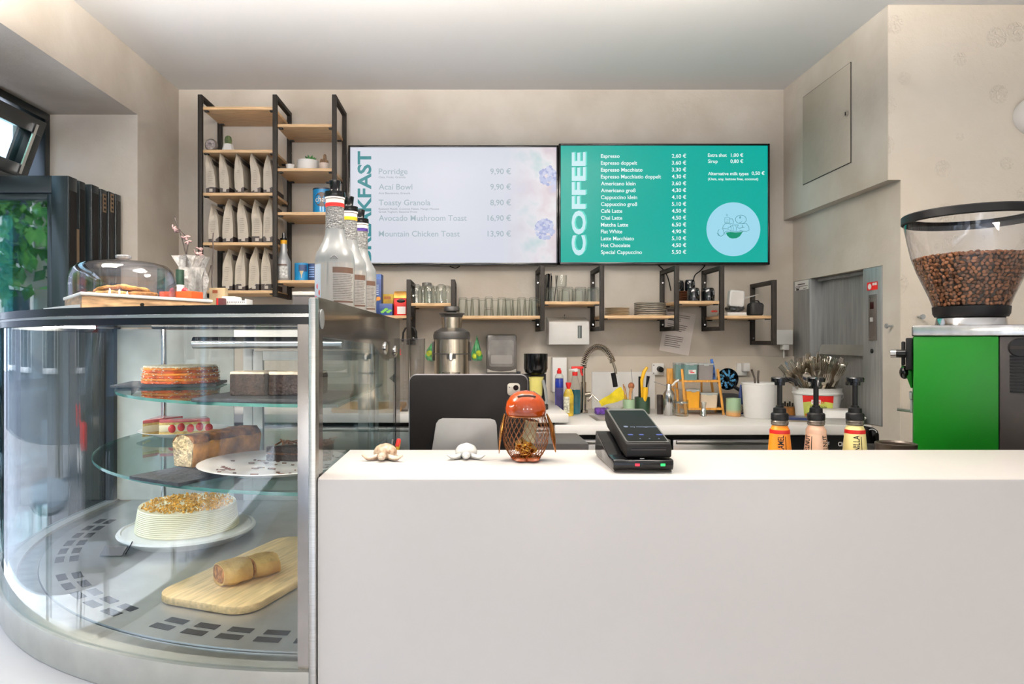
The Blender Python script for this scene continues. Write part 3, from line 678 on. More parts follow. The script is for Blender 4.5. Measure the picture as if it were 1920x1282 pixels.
# upper shelf: orange layer cake
slate('dark slate board under the orange layer cake', -.835, 1.89, L2, .26, .20, math.radians(12))
t = thing('layer_cake', 'round orange layer cake dusted with coconut on the upper shelf', 'cake', (-.815, 1.90, L2 + .008))
rng = random.Random(11)
for k in range(6):
    q = MB(); z = .0072 * k; r = .1 - .0012 * k
    q.lathe([(0, z), (r, z), (r + .0018, z + .0022), (r + .0016, z + .0045), (r - .0006, z + .0068), (0, z + .0068)], 56, wob=lambda a, zz: 1 + .006 * math.sin(a * 11 + zz * 900) + .004 * math.sin(a * 27 + zz * 300))
    q.build('cake_layer', M_sponge_o if k % 2 else M_layer_o, t)
q = MB(); q.lathe([(.0945, .0432), (.0935, .0462), (.07, .0475), (0, .048)], 48, wob=lambda a, zz: 1 + .008 * math.sin(a * 13)); q.bumpy(.002, 90); q.build('coconut_topping', M_coco, t)
q = MB()
for i in range(260):
    a = rng.random() * 2 * PI; z = rng.random() * .046; r = .1008
    q.box((r * math.cos(a), r * math.sin(a), z), (.003, .0016, .0016), 0, None)
q.build('coconut_crumbs', M_coco, t)['kind'] = 'stuff'
# upper shelf: chocolate brownie slab, two pieces
slate('dark slate board under the brownie slab', -.425, 1.48, L2, .27, .24, math.radians(-4))
M_choc = mat('brownie', (50, 34, 29), rough=.75, noise=(60, .3), bump=(160, .7)); M_choccut = mat('brownie_cut', (104, 70, 50), rough=.9, noise=(120, .35), bump=(200, 1.0))
M_icing = mat('icing_cream', (226, 208, 186), rough=.8, noise=(40, .12), bump=(60, .6))
for (label, x, y, w, d) in (('left dark brownie block with pale icing on the slate', -.474, 1.475, .075, .085), ('right brownie block showing its crumbly cut face', -.378, 1.472, .105, .08)):
    t = thing('brownie', label, 'cake', (x, y, L2 + .0082), math.radians(-4), 'brownies on the upper shelf')
    q = MB(); q.box((0, 0, .0225), (w, d, .045), .004, None, 3); q.bumpy(.0018, 60); q.build('sponge', M_choc, t)
    if w > .09: q = MB(); q.box((w / 2 - .019, -d / 2 + .001, .022), (.042, .006, .041), .002); q.bumpy(.002, 120); q.build('cut_face', M_choccut, t)
    q = MB(); q.box((0, 0, .0465), (w * .97, d * .97, .005), .002); q.bumpy(.0028, 45); q.build('icing', M_icing, t)
# lower shelf: banana loaf on slate
slate('long slate board under the loaf cake', -.5555, 1.513, L1, .151, .35, math.radians(-28.5))
t = thing('loaf_cake', 'golden brown loaf cake cut open at its near end', 'cake', (-.591, 1.583, L1 + .0082), math.radians(-25))
M_crust = mat('loaf_crust', (178, 122, 56), rough=.75, noise=(26, .25), bump=(60, .6)); M_top = mat('loaf_top', (116, 74, 38), rough=.8, noise=(30, .45), bump=(50, 1.0)); M_crumb = mat('loaf_crumb', (206, 180, 138), rough=.9, noise=(90, .2), bump=(160, 1.0))
hw, hd = .031, .102
q = MB(); secs = []
for i in range(9):
    y = -hd + 2 * hd * i / 8; k = 1 + .03 * math.sin(i * 1.7)
    secs.append([(-hw * .84, y, 0), (hw * .84, y, 0), (hw * k, y, .04), (hw * 1.04 * k, y, .05), (hw * .9, y, .056), (-hw * .9, y, .056), (-hw * 1.04 * k, y, .05), (-hw * k, y, .04)])
q.loft(secs); q.build('crust', M_crust, t)
q = MB(); secs = []
for i in range(13):
    y = -hd + 2 * hd * i / 12
    secs.append([(hw * 1.03 * math.copysign(abs(math.cos(a)) ** .6, math.cos(a)), y, .052 + .0165 * math.sin(a) ** .8 if math.sin(a) > 0 else .052) for a in [PI * j / 8 for j in range(9)]] )
q.loft(secs); q.bumpy(.005, 70, 3); q.build('baked_top', M_top, t)
q = MB(); q.prism([(-hw * .82, .001), (hw * .82, .001), (hw * .98, .05), (hw * .6, .064), (0, .07), (-hw * .6, .064), (-hw * .98, .05)], hd + .0005, hd + .003, Matrix(((1, 0, 0, 0), (0, 0, -1, 0), (0, 1, 0, 0), (0, 0, 0, 1)))); q.bumpy(.001, 150); q.build('cut_face', M_crumb, t)
# lower shelf: white plate with chocolate crumbs and a piece of chocolate cake
def plate(name, label, loc, r, h=.018, group=None, m=None):
    q = MB(); q.lathe([(0, 0), (r * .6, 0), (r * .66, .003), (r * .97, h - .003), (r, h - .001), (r * .985, h), (r * .66, .0075), (r * .6, .005), (0, .005)], 48)
    return tag(q.build(name, m or M_ceramic, loc=loc), label, 'plate', group)
plate('plate', 'white plate with chocolate crumbs on the lower shelf', (-.425, 1.465, L1 + .0082), .16, group='plates in the showcase')
M_crumbs = mat('choc_crumb', (84, 52, 36), rough=.9, noise=(50, .3))
q = MB()
for i in range(46):
    a = rng.random() * 2 * PI; r = .14 * math.sqrt(rng.random()); h = .0055 + max(0, (r - .1) / .047) * .0105
    q.box((r * math.cos(a), r * math.sin(a), h + .0012), (.003 + rng.random() * .013, .002 + rng.random() * .003, .002), .0005, R(rng.random() * 3, 'Z') if 0 else None)
o = tag(q.build('cake_crumbs', M_crumbs, loc=(-.425, 1.465, L1 + .0087)), 'dark chocolate crumbs scattered over the white plate', 'crumbs'); o['kind'] = 'stuff'
t = thing('chocolate_cake_slice', 'dark chocolate cake piece at the back of the crumbed plate', 'cake', (-.362, 1.55, L1 + .0138), math.radians(20))
for k, (m, h0, h1) in enumerate(((M_choc, 0, .014), (M_choccut, .0142, .018), (M_choc, .0182, .032))):
    q = MB(); q.prism([(-.105, .02), (.03, -.05), (.05, .05)], h0, h1, None, .0015); q.bumpy(.0012, 90); q.build('cake_layer', m, t)
q = MB()
for i in range(70):
    u, v = rng.random(), rng.random()
    if u + v > 1: u, v = 1 - u, 1 - v
    p = Vector((-.1, .02)) * (1 - u - v) + Vector((.03, -.048)) * u + Vector((.05, .05)) * v
    q.box((0, 0, 0), (.004, .016, .0022), .0006, T(p.x, p.y, .036 + rng.random() * .006) @ Euler((rng.uniform(-.7, .7), rng.uniform(-.6, .6), rng.uniform(0, 3))).to_matrix().to_4x4())
q.build('chocolate_shavings', mat('choc_shaving', (120, 78, 52), rough=.6, noise=(60, .25)), t)['kind'] = 'stuff'
# lower shelf, far left: strawberry slices on a small white plate
plate('plate', 'small white plate under the strawberry cake slices', (-.872, 2.055, L1 + .0005), .13, group='plates in the showcase')
M_cream = mat('cream_pale', (246, 232, 200), rough=.7, noise=(30, .05)); M_straw = mat('strawberry_red', (222, 58, 62), rough=.3, noise=(40, .25), coat=.5); M_spongey = mat('sponge_yellow', (238, 200, 128), rough=.85, noise=(80, .12), bump=(150, .6)); M_jelly = mat('jelly_pink', (236, 110, 112), rough=.2, noise=(20, .15), coat=.6)
for (label, x, y, a, first) in (('left strawberry cake slice with red fruit facing out', -.938, 2.03, 80, True), ('right strawberry cake slice with a long pale side', -.852, 2.02, 32, False)):
    t = thing('strawberry_cake_slice', label, 'cake', (x, y, L1 + .0065), math.radians(a), 'strawberry cake slices on the small plate')
    tri = [(-.075, 0), (.06, -.042), (.066, .042)]
    for (nm, m, h0, h1, s_) in (('sponge', M_spongey, 0, .011, 1), ('cream', M_cream, .0112, .031, .99), ('sponge', M_spongey, .0312, .038, .985), ('jelly_top', M_jelly, .0382, .047, .975)):
        q = MB(); q.prism([(p[0] * s_, p[1] * s_) for p in tri], h0, h1, None, .001); q.bumpy(.0008, 80); q.build(nm, m, t)
    for i in range(7 if first else 5):
        q = MB(); u = i / 6 - .5; s_ = 1
        xx, yy = (.0645 + .001, u * .07) if first else (-.04 + i * .024, -.0115 - .0075 * i)
        q.ball((xx, yy, .02 + .004 * (i % 2)), .011, .35 if first else 1, 1 if first else .35, 1.1, 12, 8); q.build('strawberry', M_straw, t)
# deck: white frosted cake on its white stand
t = thing('cake_stand', 'low round white stand under the cream cake on the deck', 'cake stand', (-.775, 1.85, DZ))
q = MB(); r = .172
q.lathe([(0, .014), (r * .93, .014), (r, .017), (r + .003, .022), (r, .027), (r * .955, .0285), (r * .94, .025), (r * .92, .0255), (0, .0255)], 64); q.build('top', M_whiteplastic, t)
q = MB(); q.lathe([(r * .80, .0135), (r * .86, .0135), (r * .84, .0005), (r * .79, .0005)], 48); q.build('foot', M_whiteplastic, t)
t = thing('cream_cake', 'round cream frosted cake with golden crumb topping', 'cake', (-.775, 1.85, DZ + .0262))
M_frost = mat('frosting_cream', (244, 236, 206), rough=.55, noise=(12, .03))
pr = [(0, 0), (.131, 0)]
for k in range(13):
    z = .0035 + k * .0046; pr += [(.132 - k * .0007, z), (.1302 - k * .0007, z + .0023)]
pr += [(.122, .0635), (.1185, .062), (0, .0615)]
q = MB(); q.lathe(pr, 72); q.build('frosting', M_frost, t)
q = MB(); rng = random.Random(5)
for i in range(700):
    a = rng.random() * 2 * PI; r = .112 * rng.random() ** .5 + rng.random() * .008
    s_ = .0022 + rng.random() * .0045
    q.box((0, 0, 0), (s_, s_ * .8, s_ * .6), 0, T(r * math.cos(a), r * math.sin(a), .0635 + rng.random() * .003) @ Euler((rng.random() * 3, rng.random() * 3, rng.random() * 3)).to_matrix().to_4x4())
q.build('crumb_topping', mat('crumb_gold', (220, 164, 78), rough=.8, noise=(60, .2)), t)['kind'] = 'stuff'
# deck: wooden board with strudel
q = MB(); q.prism(rrect(.235, .45, .05, 8), 0, .016, None, .003)
M_boardwood = mat('board_maple', (222, 190, 138), rough=.55, noise=(10, .09), aniso=(12, 1.2, 12))
tag(q.build('cutting_board', M_boardwood, loc=(-.468, 1.552, DZ + .001), rotz=math.radians(-20)), 'pale wooden board with rounded corners on the showcase deck', 'cutting board')
M_pastry = mat('strudel_pastry', (232, 190, 108), rough=.75, noise=(22, .0), col2=(204, 152, 82), bump=(40, .6)); M_fill = mat('strudel_filling', (168, 112, 62), rough=.85, noise=(60, .35), bump=(120, 1.0))
for (label, x, y, a, l) in (('near strudel piece with brown apple filling showing', -.512, 1.452, 40, .062), ('far strudel piece behind the cut', -.463, 1.497, 40, .056)):
    t = thing('strudel', label, 'pastry', (x, y, DZ + .0178), math.radians(a), 'strudel pieces on the wooden board')
    def sec(x, k=1.0, n=14): return [(x, .036 * k * math.copysign(abs(math.cos(u)) ** .7, math.cos(u)), .022 + .022 * k * math.copysign(abs(math.sin(u)) ** .75, math.sin(u))) for u in [2 * PI * i / n for i in range(n)]]
    q = MB(); q.loft([*[sec(-l / 2 + l * i / 8, .94 + .06 * math.sin(PI * i / 8)) for i in range(9)]]); q.bumpy(.006, 38, x * 9); q.build('pastry', M_pastry, t)
    q = MB(); q.loft([sec(-l / 2 - .0022, .74), sec(-l / 2 + .002, .84)]); q.build('filling', M_fill, t)
# small price flag lying on the deck
q = MB(); q.box((0, 0, 0), (.055, .002, .032), 0, R(math.radians(-60), 'X')); q.box((.026, .012, .012), (.002, .002, .05), 0, R(.5, 'Y'))
tag(q.build('price_flag', mat('card_dark', (42, 48, 60), rough=.4), loc=(X(205, 1.66), 1.68, DZ + .012)), 'small dark blue price card left of the cream cake', 'card')

# ------------------------------------------------------------------ things standing on the showcase lid
t = thing('cake_dome_stand', 'low white and wood tray stand under the cookie dome', 'tray', (0, 0, TZ))
A = [(-.843, 1.461), (-.672, 1.757), (-.93, 1.86), (-1.0, 1.66)]
q = MB(); q.prism(A, .040, .0475, None, .0015); q.build('tray_top', M_whiteplastic, t)
def inset(p, k):
    cx_, cy_ = sum(a for a, _ in p) / 4, sum(b for _, b in p) / 4; return [(cx_ + (a - cx_) * k, cy_ + (b - cy_) * k) for a, b in p]
q = MB(); q.prism(inset(A, .97), .001, .0395); q.build('tray_body', mat('tray_wood', (206, 168, 128), rough=.3, noise=(7, .22), aniso=(3, 3, 14), coat=.4), t)
q = MB()
for u in (.42, .75):
    p = Vector(inset(A, .973)[0]).lerp(Vector(inset(A, .973)[1]), u); q.cyl((p.x, p.y, .026), (p.x + .004, p.y - .002, .026), .004, seg=10)
q.build('hinge', M_black, t)
q = MB(); q.prism([A[0], A[3], (A[3][0] - .035, A[3][1] - .02), (A[0][0] - .04, A[0][1] + .03)], .001, .02); q.build('side_flap', M_whiteplastic, t)
DXc, DYc, DR = -.868, 1.69, .121
t = thing('cake_dome', 'clear domed cake cover with a knob over the cookies', 'cake dome', (DXc, DYc, TZ + .0485))
pr = [(DR, 0), (DR, .03), (DR * .985, .05), (DR * .93, .068), (DR * .82, .08), (DR * .6, .0868), (.02, .0885), (0, .0885)]
q = MB(); q.lathe(pr, 64); q.lathe([(r - .0025 if r else 0, z - .002 if z > .04 else z) for r, z in pr], 64); q.build('dome', M_acrylic, t)
q = MB(); q.lathe([(0, .089), (.009, .089), (.008, .093), (.018, .097), (.019, .102), (.016, .105), (0, .1055)], 28); q.build('knob', mat('knob_crystal', (222, 222, 232), rough=.06, noise=(80, .2), coat=.6, trans=.6), t)
M_cookie = mat('cookie', (178, 120, 60), rough=.85, noise=(50, .3), bump=(70, 1.0))
M_cookie2 = mat('cookie_pale', (202, 152, 84), rough=.85, noise=(50, .25), bump=(70, 1.0))
for i, (dx, dy, dz, rx, lab) in enumerate(((-.055, .0, 0, 0, 'leftmost cookie under the dome, flat on the tray'), (.0, -.055, 0, 0, 'front cookie under the dome, flat on the tray'), (.055, -.02, 0, 0, 'rightmost cookie under the dome, flat on the tray'), (.0, .045, 0, 0, 'rear cookie under the dome, flat on the tray'), (-.018, -.028, .0125, .14, 'darker cookie leaning on the left of the pile'), (.03, -.01, .0135, -.12, 'pale cookie leaning on top of the pile'))):
    q = MB(); q.lathe([(0, 0), (.03, 0), (.036, .003), (.036, .007), (.03, .0105), (0, .012)], 24); q.bumpy(.003, 60, i * 3.)
    o = q.build('cookie', M_cookie if i % 2 == 0 else M_cookie2, loc=(DXc + dx, DYc + dy, TZ + .050 + dz)); o.rotation_euler = (rx, rx * .6, i); tag(o, lab, 'cookie', 'cookies under the dome')
# big fruit puree bottles in a row along the right edge of the lid
M_bottle = mat('bottle_frosted', (150, 152, 152), rough=.28, noise=(9, .03), spec=.6, coat=.15, trans=.25); M_neck = mat('bottle_neck_grain', (138, 138, 136), rough=.35, noise=(220, .18), bump=(260, .8), trans=.2)
M_brownlab = mat('label_brown', (92, 66, 52), rough=.5); M_collarw = mat('collar_white', (236, 226, 216), rough=.4)
def puree_bottle(label, y, x, collar, h=1.0):
    t = thing('puree_bottle', label, 'bottle', (x, y, TZ + .0005), group='tall puree bottles on the showcase'); t.scale = (1, 1, 1.045)
    q = MB(); q.lathe([(0, 0), (.04, 0), (.0432, .004), (.0435, .1), (.0433, .118), (.041, .130), (.034, .142), (.027, .155), (.0215, .172), (.0205, .182)], 36); q.build('body', M_bottle, t)
    q = MB(); q.lathe([(.0206, .182), (.0205, .215), (.0198, .228)], 32); q.build('neck', M_neck, t)
    q = MB(); q.lathe([(.0204, .228), (.0206, .245), (.0195, .2455)], 32); co = q.build('collar', M_collarw, t)
    q = MB(); q.lathe([(.0207, .2285), (.0208, .2365)], 32); q.build('collar_band', collar, co)
    q = MB(); q.lathe([(.0195, .2457), (.0222, .2462), (.0222, .2492), (.0195, .2497)], 32); q.build('neck_ring', M_collarw, t)
    q = MB(); q.lathe([(0, .2499), (.0225, .2499), (.0235, .253), (.0225, .2615), (.012, .263), (.0105, .266), (.013, .285), (.0115, .286), (.0, .284)], 28); q.box((-.012, -.004, .281), (.014, .006, .004), .001); q.build('pourer', M_blackgloss, t)
    # label: brown heading band, fine print and a fruit picture on the left
    def patch(nm, a0, a1, z0_, z1_, m, par, r=.04375):
        q = MB(); q.lathe([(r, z0_), (r, z1_)], 10, None, math.radians(a0), math.radians(a1)); return q.build(nm, m, par)
    lb = patch('label', 190, 350, .004, .108, mat('label_grey', (166, 163, 158), rough=.45), t)
    patch('label_heading', 275, 345, .086, .098, M_brownlab, lb, .04395); patch('label_heading', 278, 345, .024, .028, M_brownlab, lb, .04395)
    q = MB()
    for k in range(15): q.lathe([(.04395, .031 + k * .0036), (.04395, .0327 + k * .0036)], 8, None, math.radians(276), math.radians(342 - (k * 7) % 9))
    q.build('label_print', M_ink, lb)
    fp = patch('fruit_panel', 196, 238, .006, .105, mat('label_blue', (186, 200, 216), rough=.4), lb, .04395)
    for (a, z, r_, c_) in ((222, .058, .006, (222, 90, 110)), (232, .045, .006, (214, 84, 60)), (214, .030, .009, (210, 44, 76)), (226, .022, .006, (224, 110, 130))):
        q = MB(); aa = math.radians(a); q.ball((.0437 * math.cos(aa), .0437 * math.sin(aa), z), r_, .35, .35, 1, 10, 8); q.build('fruit_picture', mat('fruit%d%d' % (a, z * 1000), c_, rough=.4), fp)
    q = MB(); q.tube([(.0435 * math.cos(a) , .0435 * math.sin(a), .1155 + .006 * math.sin((a - math.radians(268)) / math.radians(22) * PI)) for a in [math.radians(268 + 22 * i / 8) for i in range(9)]], .0009, 5, True); q.build('embossing', M_bottle, t)
puree_bottle('nearest tall puree bottle with a red neck band', 1.525, -.311, M_red)
puree_bottle('middle tall puree bottle with a yellow neck band', 1.695, -.311, mat('band_yellow', (240, 176, 22), rough=.4))
puree_bottle('farthest tall puree bottle with a purple neck band', 1.865, -.311, mat('band_purple', (58, 34, 112), rough=.4))
# orchid in crystal-wrapped pot
M_cello = mat('cellophane', (226, 222, 218), rough=.2, noise=(50, .12), bump=(60, .8), coat=.5, trans=.6)
px_, py_ = X(360, 2.1), 2.1
t = thing('orchid_pot', 'dried orchid stems in a pot wrapped with crinkled cellophane', 'plant', (px_, py_, TZ))
q = MB(); q.lathe([(0, .001), (.028, .001), (.033, .075), (0, .077)], 20); q.build('pot', mat('terracotta', (206, 150, 118), rough=.7), t)
q = MB()
q.lathe([(.034, .0), (.037, .06), (.043, .13), (.037, .165), (.048, .2)], 26, wob=lambda a, z: 1 + .16 * math.sin(a * 7 + z * 60) + .1 * math.sin(a * 13 - z * 90)); q.bumpy(.006, 60); q.build('wrapping', M_cello, t, flat=True)
def P3(px, py, Y): return Vector((X(px, Y) - px_, Y - py_, Z(py, Y) - TZ))
M_stem = mat('stem_dark', (52, 40, 36), rough=.7); M_petal = mat('dried_petal', (168, 138, 136), rough=.8, noise=(60, .25))
for st in ([(356, 545, 2.1), (350, 482, 2.1), (341, 445, 2.1), (327, 406, 2.1)], [(352, 545, 2.1), (349, 480, 2.1), (353, 455, 2.1), (346, 440, 2.1), (337, 430, 2.1)], [(372, 530, 2.1), (372, 490, 2.1), (376, 470, 2.1)]):
    q = MB(); q.tube([P3(*p) for p in st], .0019, 6); q.build('stem', M_stem, t)
for i, (a, b_) in enumerate(((324, 428), (328, 434), (345, 447), (349, 443), (352, 452), (373, 466), (366, 475), (374, 478))):
    q = MB(); c_ = P3(a, b_, 2.1)
    for k in range(4):
        q.ball((0, 0, .006), .0055, .5, .8, 1.2, 8, 6, T(*c_) @ Euler((k * 1.6, i + k * 1.1, k * 2.)).to_matrix().to_4x4())
    q.build('flower', M_petal, t)
q = MB(); q.tube([(.0, 0, 0)] + [Vector((X(a, 2.25) - X(404, 2.25), 0, Z(b_, 2.25) - TZ)) for (a, b_) in ((397, 530), (398, 500), (400, 470), (399, 448), (400, 436))], .002, 6)
q.tube([Vector((X(a, 2.25) - X(404, 2.25), 0, Z(b_, 2.25) - TZ)) for (a, b_) in ((385, 535), (391, 515), (396, 497))], .0015, 6)
tag(q.build('bare_twig', M_stem, loc=(X(404, 2.25), 2.25, TZ)), 'thin bare dark twig standing in front of the lower coffee bags', 'plant')
# bottle with green cap and red ribbon
t = thing('liquor_bottle', 'small bottle with a green capsule, white label and red bow', 'bottle', (X(337.5, 1.98), 1.98, TZ)); t.scale = (1.1, 1.1, 1.57)
q = MB(); q.lathe([(0, .001), (.022, .001), (.023, .022), (.021, .03), (.011, .038), (.0102, .05)], 20); q.build('glass', mat('amber_bottle', (120, 66, 44), rough=.12, coat=.5), t)
q = MB(); q.lathe([(.0108, .045), (.0112, .066)], 20); q.build('neck_label', M_whiteplastic, t)
q = MB(); q.lathe([(.0106, .066), (.0104, .094), (0, .095)], 20); q.build('capsule', mat('capsule_green', (44, 66, 54), rough=.3, metal=.3, noise=(60, .2)), t)
q = MB()
for s in (-1, 1): q.ball((s * .016, -.008, .052), .011, .9, .5, .8, 12, 8); q.ball((s * .02, -.006, .036), .009, .5, .4, 1.4, 12, 8)
q.ball((0, -.013, .048), .005); q.build('ribbon_bow', mat('ribbon_red', (170, 20, 40), rough=.35, coat=.3), t)
# dark green second capsule behind the dome
t = thing('liquor_bottle', 'dark capped small bottle half hidden behind the cookie dome', 'bottle', (X(302, 2.02), 2.02, TZ)); t.scale = (1, 1, 1.8)
q = MB(); q.lathe([(0, .001), (.022, .001), (.023, .03), (.011, .045), (.0102, .06)], 20); q.build('glass', mat('bottle_dark', (40, 34, 34), rough=.15, coat=.4), t)
q = MB(); q.lathe([(.0112, .052), (.0112, .086), (0, .087)], 20); q.build('capsule', MATS['capsule_green'], t)
q = MB(); q.box((0, 0, .036), (.1, .05, .072), .0015)
M_or = mat('carton_orange', (236, 88, 34), rough=.45, noise=(8, .05))
t = thing('orange_carton', 'flat orange carton in front of the orchid pot', 'box', (X(340, 1.86), 1.86, TZ + .003), math.radians(-14)); q.build('carton', M_or, t)
q = MB(); q.mesh(text_mesh('nici', .013, 'LEFT', .0003, .0001), T(-.044, -.0253, .046) @ UP); q.build('lettering', M_black, t, flat=True)
q = MB(); q.box((0, 0, .055), (.05, .03, .11), .001)
t = thing('beige_carton', 'small beige carton standing behind the white lattice stand', 'box', (X(410, 2.2), 2.2, TZ + .001)); q.build('carton', mat('carton_beige', (214, 188, 148), rough=.7, noise=(30, .1)), t)
q = MB(); q.box((-.006, -.0153, .098), (.016, .0006, .010)); q.build('print', mat('carton_print', (170, 92, 60), rough=.6), t)
t = thing('lattice_stand', 'white perforated tray with raised end on the showcase lid', 'tray', (X(444, 1.75), 1.75, TZ + .0005)); t.scale = (1, 1, 2.15)
q = MB(); q.box((-.0125, 0, .0125), (.035, .05, .025), .002); q.box((.017, 0, .010), (.024, .05, .02), .002); q.box((.0305, 0, .011), (.004, .052, .022), .001); q.build('tray', M_whiteplastic, t)
q = MB()
for i in range(13):
    for k in range(5):
        x = -.029 + i * .0047; z = .003 + k * .0038
        if z < (.023 if x < .004 else .0185): q.box((x + (k % 2) * .0023, -.0252, z), (.0017, .0006, .0017))
q.build('holes', M_ink, t)
q = MB(); q.box((0, 0, .011), (.018, .03, .022), .0008)
t = thing('dark_red_carton', 'small dark red carton left of the white lattice tray', 'box', (X(416, 1.72), 1.72, TZ + .0005)); t.scale = (1, 1, 2.2); q.build('carton', mat('carton_maroon', (84, 34, 36), rough=.5), t)
q = MB(); q.box((-.0055, -.0152, .011), (.004, .0006, .022)); q.build('print', M_red, t)
q = MB(); q.box((0, 0, .018), (.068, .10, .036), .002)
t = thing('appliance_box', 'dark grey lidded box at the back of the showcase lid', 'box', (X(577, 2.1), 2.1, TZ + .0005)); t.scale = (1, 1, 2.1); q.build('box', mat('box_grey', (74, 70, 70), rough=.5), t)
q = MB(); q.box((0, 0, .0395), (.07, .102, .006), .002); q.build('lid', mat('box_lid', (186, 182, 178), rough=.4), t)
# ------------------------------------------------------------------ coffee bags on the tall shelf
M_bag = mat('bag_paper_grey', (188, 178, 163), rough=.7, noise=(14, .05), bump=(30, .25)); M_bagdark = mat('bag_dark_brown', (44, 35, 33), rough=.6, noise=(20, .1)); M_baglab = mat('bag_label', (186, 178, 170), rough=.7); M_bagink = mat('bag_print', (156, 146, 134), rough=.8, noise=(120, .12))
def bag_parts(t, w, d, h, lean, seed, pinch):
    r = random.Random(seed); N = 14
    levels = [(0, 1.0, 0), (.03, 1.02, 0), (.16, 1.04, 0), (.4, 1.02, .1), (.6, .9, .25), (.75, .66, .55), (.88, .34, .75), (.965, .1, .6), (1.0, .05, .5)]
    secs = []
    for (u, k, fold) in levels:
        z = u * h; sx = lean * max(0, u - .35) ** 1.4 + r.uniform(-1, 1) * .002 * (u > .3)
        hw = w / 2 * k; hd = d / 2 * (1 - .02 * u); c_ = w * .62 * fold * pinch
        sy = -.01 * u
        secs.append([(-hw + sx, -hd + sy, z), (sx, -hd + sy + c_, z), (hw + sx, -hd + sy, z), (hw * 1.05 + sx, 0 + sy, z), (hw + sx, hd + sy, z), (sx, hd + sy - c_, z), (-hw + sx, hd + sy, z), (-hw * 1.05 + sx, 0 + sy, z)])
    q = MB(); q.loft(secs[1:]); q.bumpy(.0022, 40, seed); q.build('pouch', M_bag, t, ang=50)
    q = MB(); b0 = [(x * 1.03, y * 1.01, z) for (x, y, z) in secs[0]]; b1 = [(x * 1.03, y * 1.01, .027) for (x, y, z) in secs[1]]; q.loft([b0, b1]); q.build('base_band', M_bagdark, t)
    q = MB(); q.box((w * .02, -d / 2 * 1.01 - .0012, .0135), (w * .36, .0006, .013)); q.build('label', M_baglab, t)
    q = MB()
    for k in range(8):
        z = h * (.24 + .045 * k); q.box((w * -.02, -d / 2 * 1.0 - .0015, z), (w * r.uniform(.5, .72), .0006, .0022))
    q.build('print', M_bagink, t)
    # dark seal strip on the right face near the fold
    p = [secs[5], secs[6]]; a, b_, c_, e = Vector(p[0][2]), Vector(p[0][4]), Vector(p[1][4]), Vector(p[1][2]); o = Vector((.0035, 0, 0))
    lo, hi = .15, .8
    q = MB(); a1 = a.lerp(b_, .12); b1_ = a.lerp(b_, .95); c1 = e.lerp(c_, .95); e1 = e.lerp(c_, .12)
    q.raw([a1 + o, b1_ + o, c1 + o, e1 + o, a1 + o * .4, b1_ + o * .4, c1 + o * .4, e1 + o * .4], [(0, 1, 2, 3), (7, 6, 5, 4), (0, 4, 5, 1), (1, 5, 6, 2), (2, 6, 7, 3), (3, 7, 4, 0)]); q.build('seal_strip', M_bagdark, t)
rows = [(2, [(396.5, -.026, .168), (422, -.03, .172), (450, -.02, .174), (481, -.034, .176), (504, -.004, .166)], 'middle', 'second shelf from the top of the coffee bags'),
        (3, [(402, -.01, .165), (428.5, .008, .186), (457, -.022, .186), (483, -.012, .182), (504, .012, .188)], '', ''),
        (4, [(427.5, .012, .176), (451.5, .016, .186), (477, .016, .184), (500.5, -.006, .182)], '', '')]
rowname = ['upper', 'middle', 'lowest']; ordn = [['leftmost', 'second from left', 'centre', 'second from right', 'rightmost'], ['leftmost', 'second from left', 'centre', 'second from right', 'rightmost'], ['leftmost', 'second from left', 'second from right', 'rightmost']]
for ri, (si, lst, _, _) in enumerate(rows):
    for bi, (px, lean, h) in enumerate(lst):
        wpx = (18.0 if ri == 0 else 20.0); Yb = 2.905; w_ = wpx / F * Yb * .94
        extra = {0: 'slumped', 1: 'upright', 2: 'slim upright'}[ri]
        t = thing('coffee_bag', '%s %s grey coffee bag in the %s shelf row' % (ordn[ri][bi], extra, rowname[ri]), 'coffee bag', (X(px - 1.5, Yb), Yb + .085, SZ[si] + .0008), 0, 'coffee bags on the tall shelf')
        bag_parts(t, w_, .165, h, lean, ri * 10 + bi, 1.0 if ri else .8)
# things on the tall shelf
def zsh(z): return z + .0006
t = thing('glass_ornament', 'round etched glass disc ornament on the second left board', 'ornament', (X(396.5, 2.92), 2.92, zsh(SZ[1])))
q = MB(); q.lathe([(0, -.012), (.022, -.012), (.0265, -.006), (.0265, .006), (.022, .012), (0, .012)], 36, T(0, 0, .0268) @ R(PI / 2, 'X')); q.build('disc', mat('glass_grey', (128, 120, 116), rough=.15, noise=(25, .25), coat=.6, trans=.25), t)
q = MB(); q.cyl((0, -.0123, .0268), (0, -.0128, .0268), .02, seg=24); q.build('etching', mat('etching_grey', (150, 140, 138), rough=.6, noise=(90, .25)), t)
q = MB()
for k in range(4): q.box((-.008 + k * .004, -.013, .024), (.0016, .0006, .01))
q.box((-.002, -.013, .03), (.016, .0006, .003)); q.box((-.001, -.013, .0335), (.006, .0006, .004)); q.build('etched_gate', mat('etching_dark', (84, 78, 80), rough=.6), t)
M_soil = mat('soil', (52, 42, 34), rough=.95, noise=(120, .3)); M_cactus = mat('cactus_green', (72, 84, 48), rough=.7, noise=(60, .25)); M_succ = mat('succulent_green', (66, 122, 62), rough=.45, noise=(20, .2)); M_cactb = mat('cactus_brown', (112, 88, 66), rough=.8, noise=(60, .25))
def pot(t, r0, r1, h, m=M_ceramic):
    q = MB(); q.lathe([(0, 0), (r0, 0), (r1, h), (r1 * .92, h), (r1 * .9, h - .006), (0, h - .006)], 28); q.build('pot', m, t)
    q = MB(); q.lathe([(0, h - .0055), (r1 * .89, h - .0055)], 20); q.build('soil', M_soil, t)
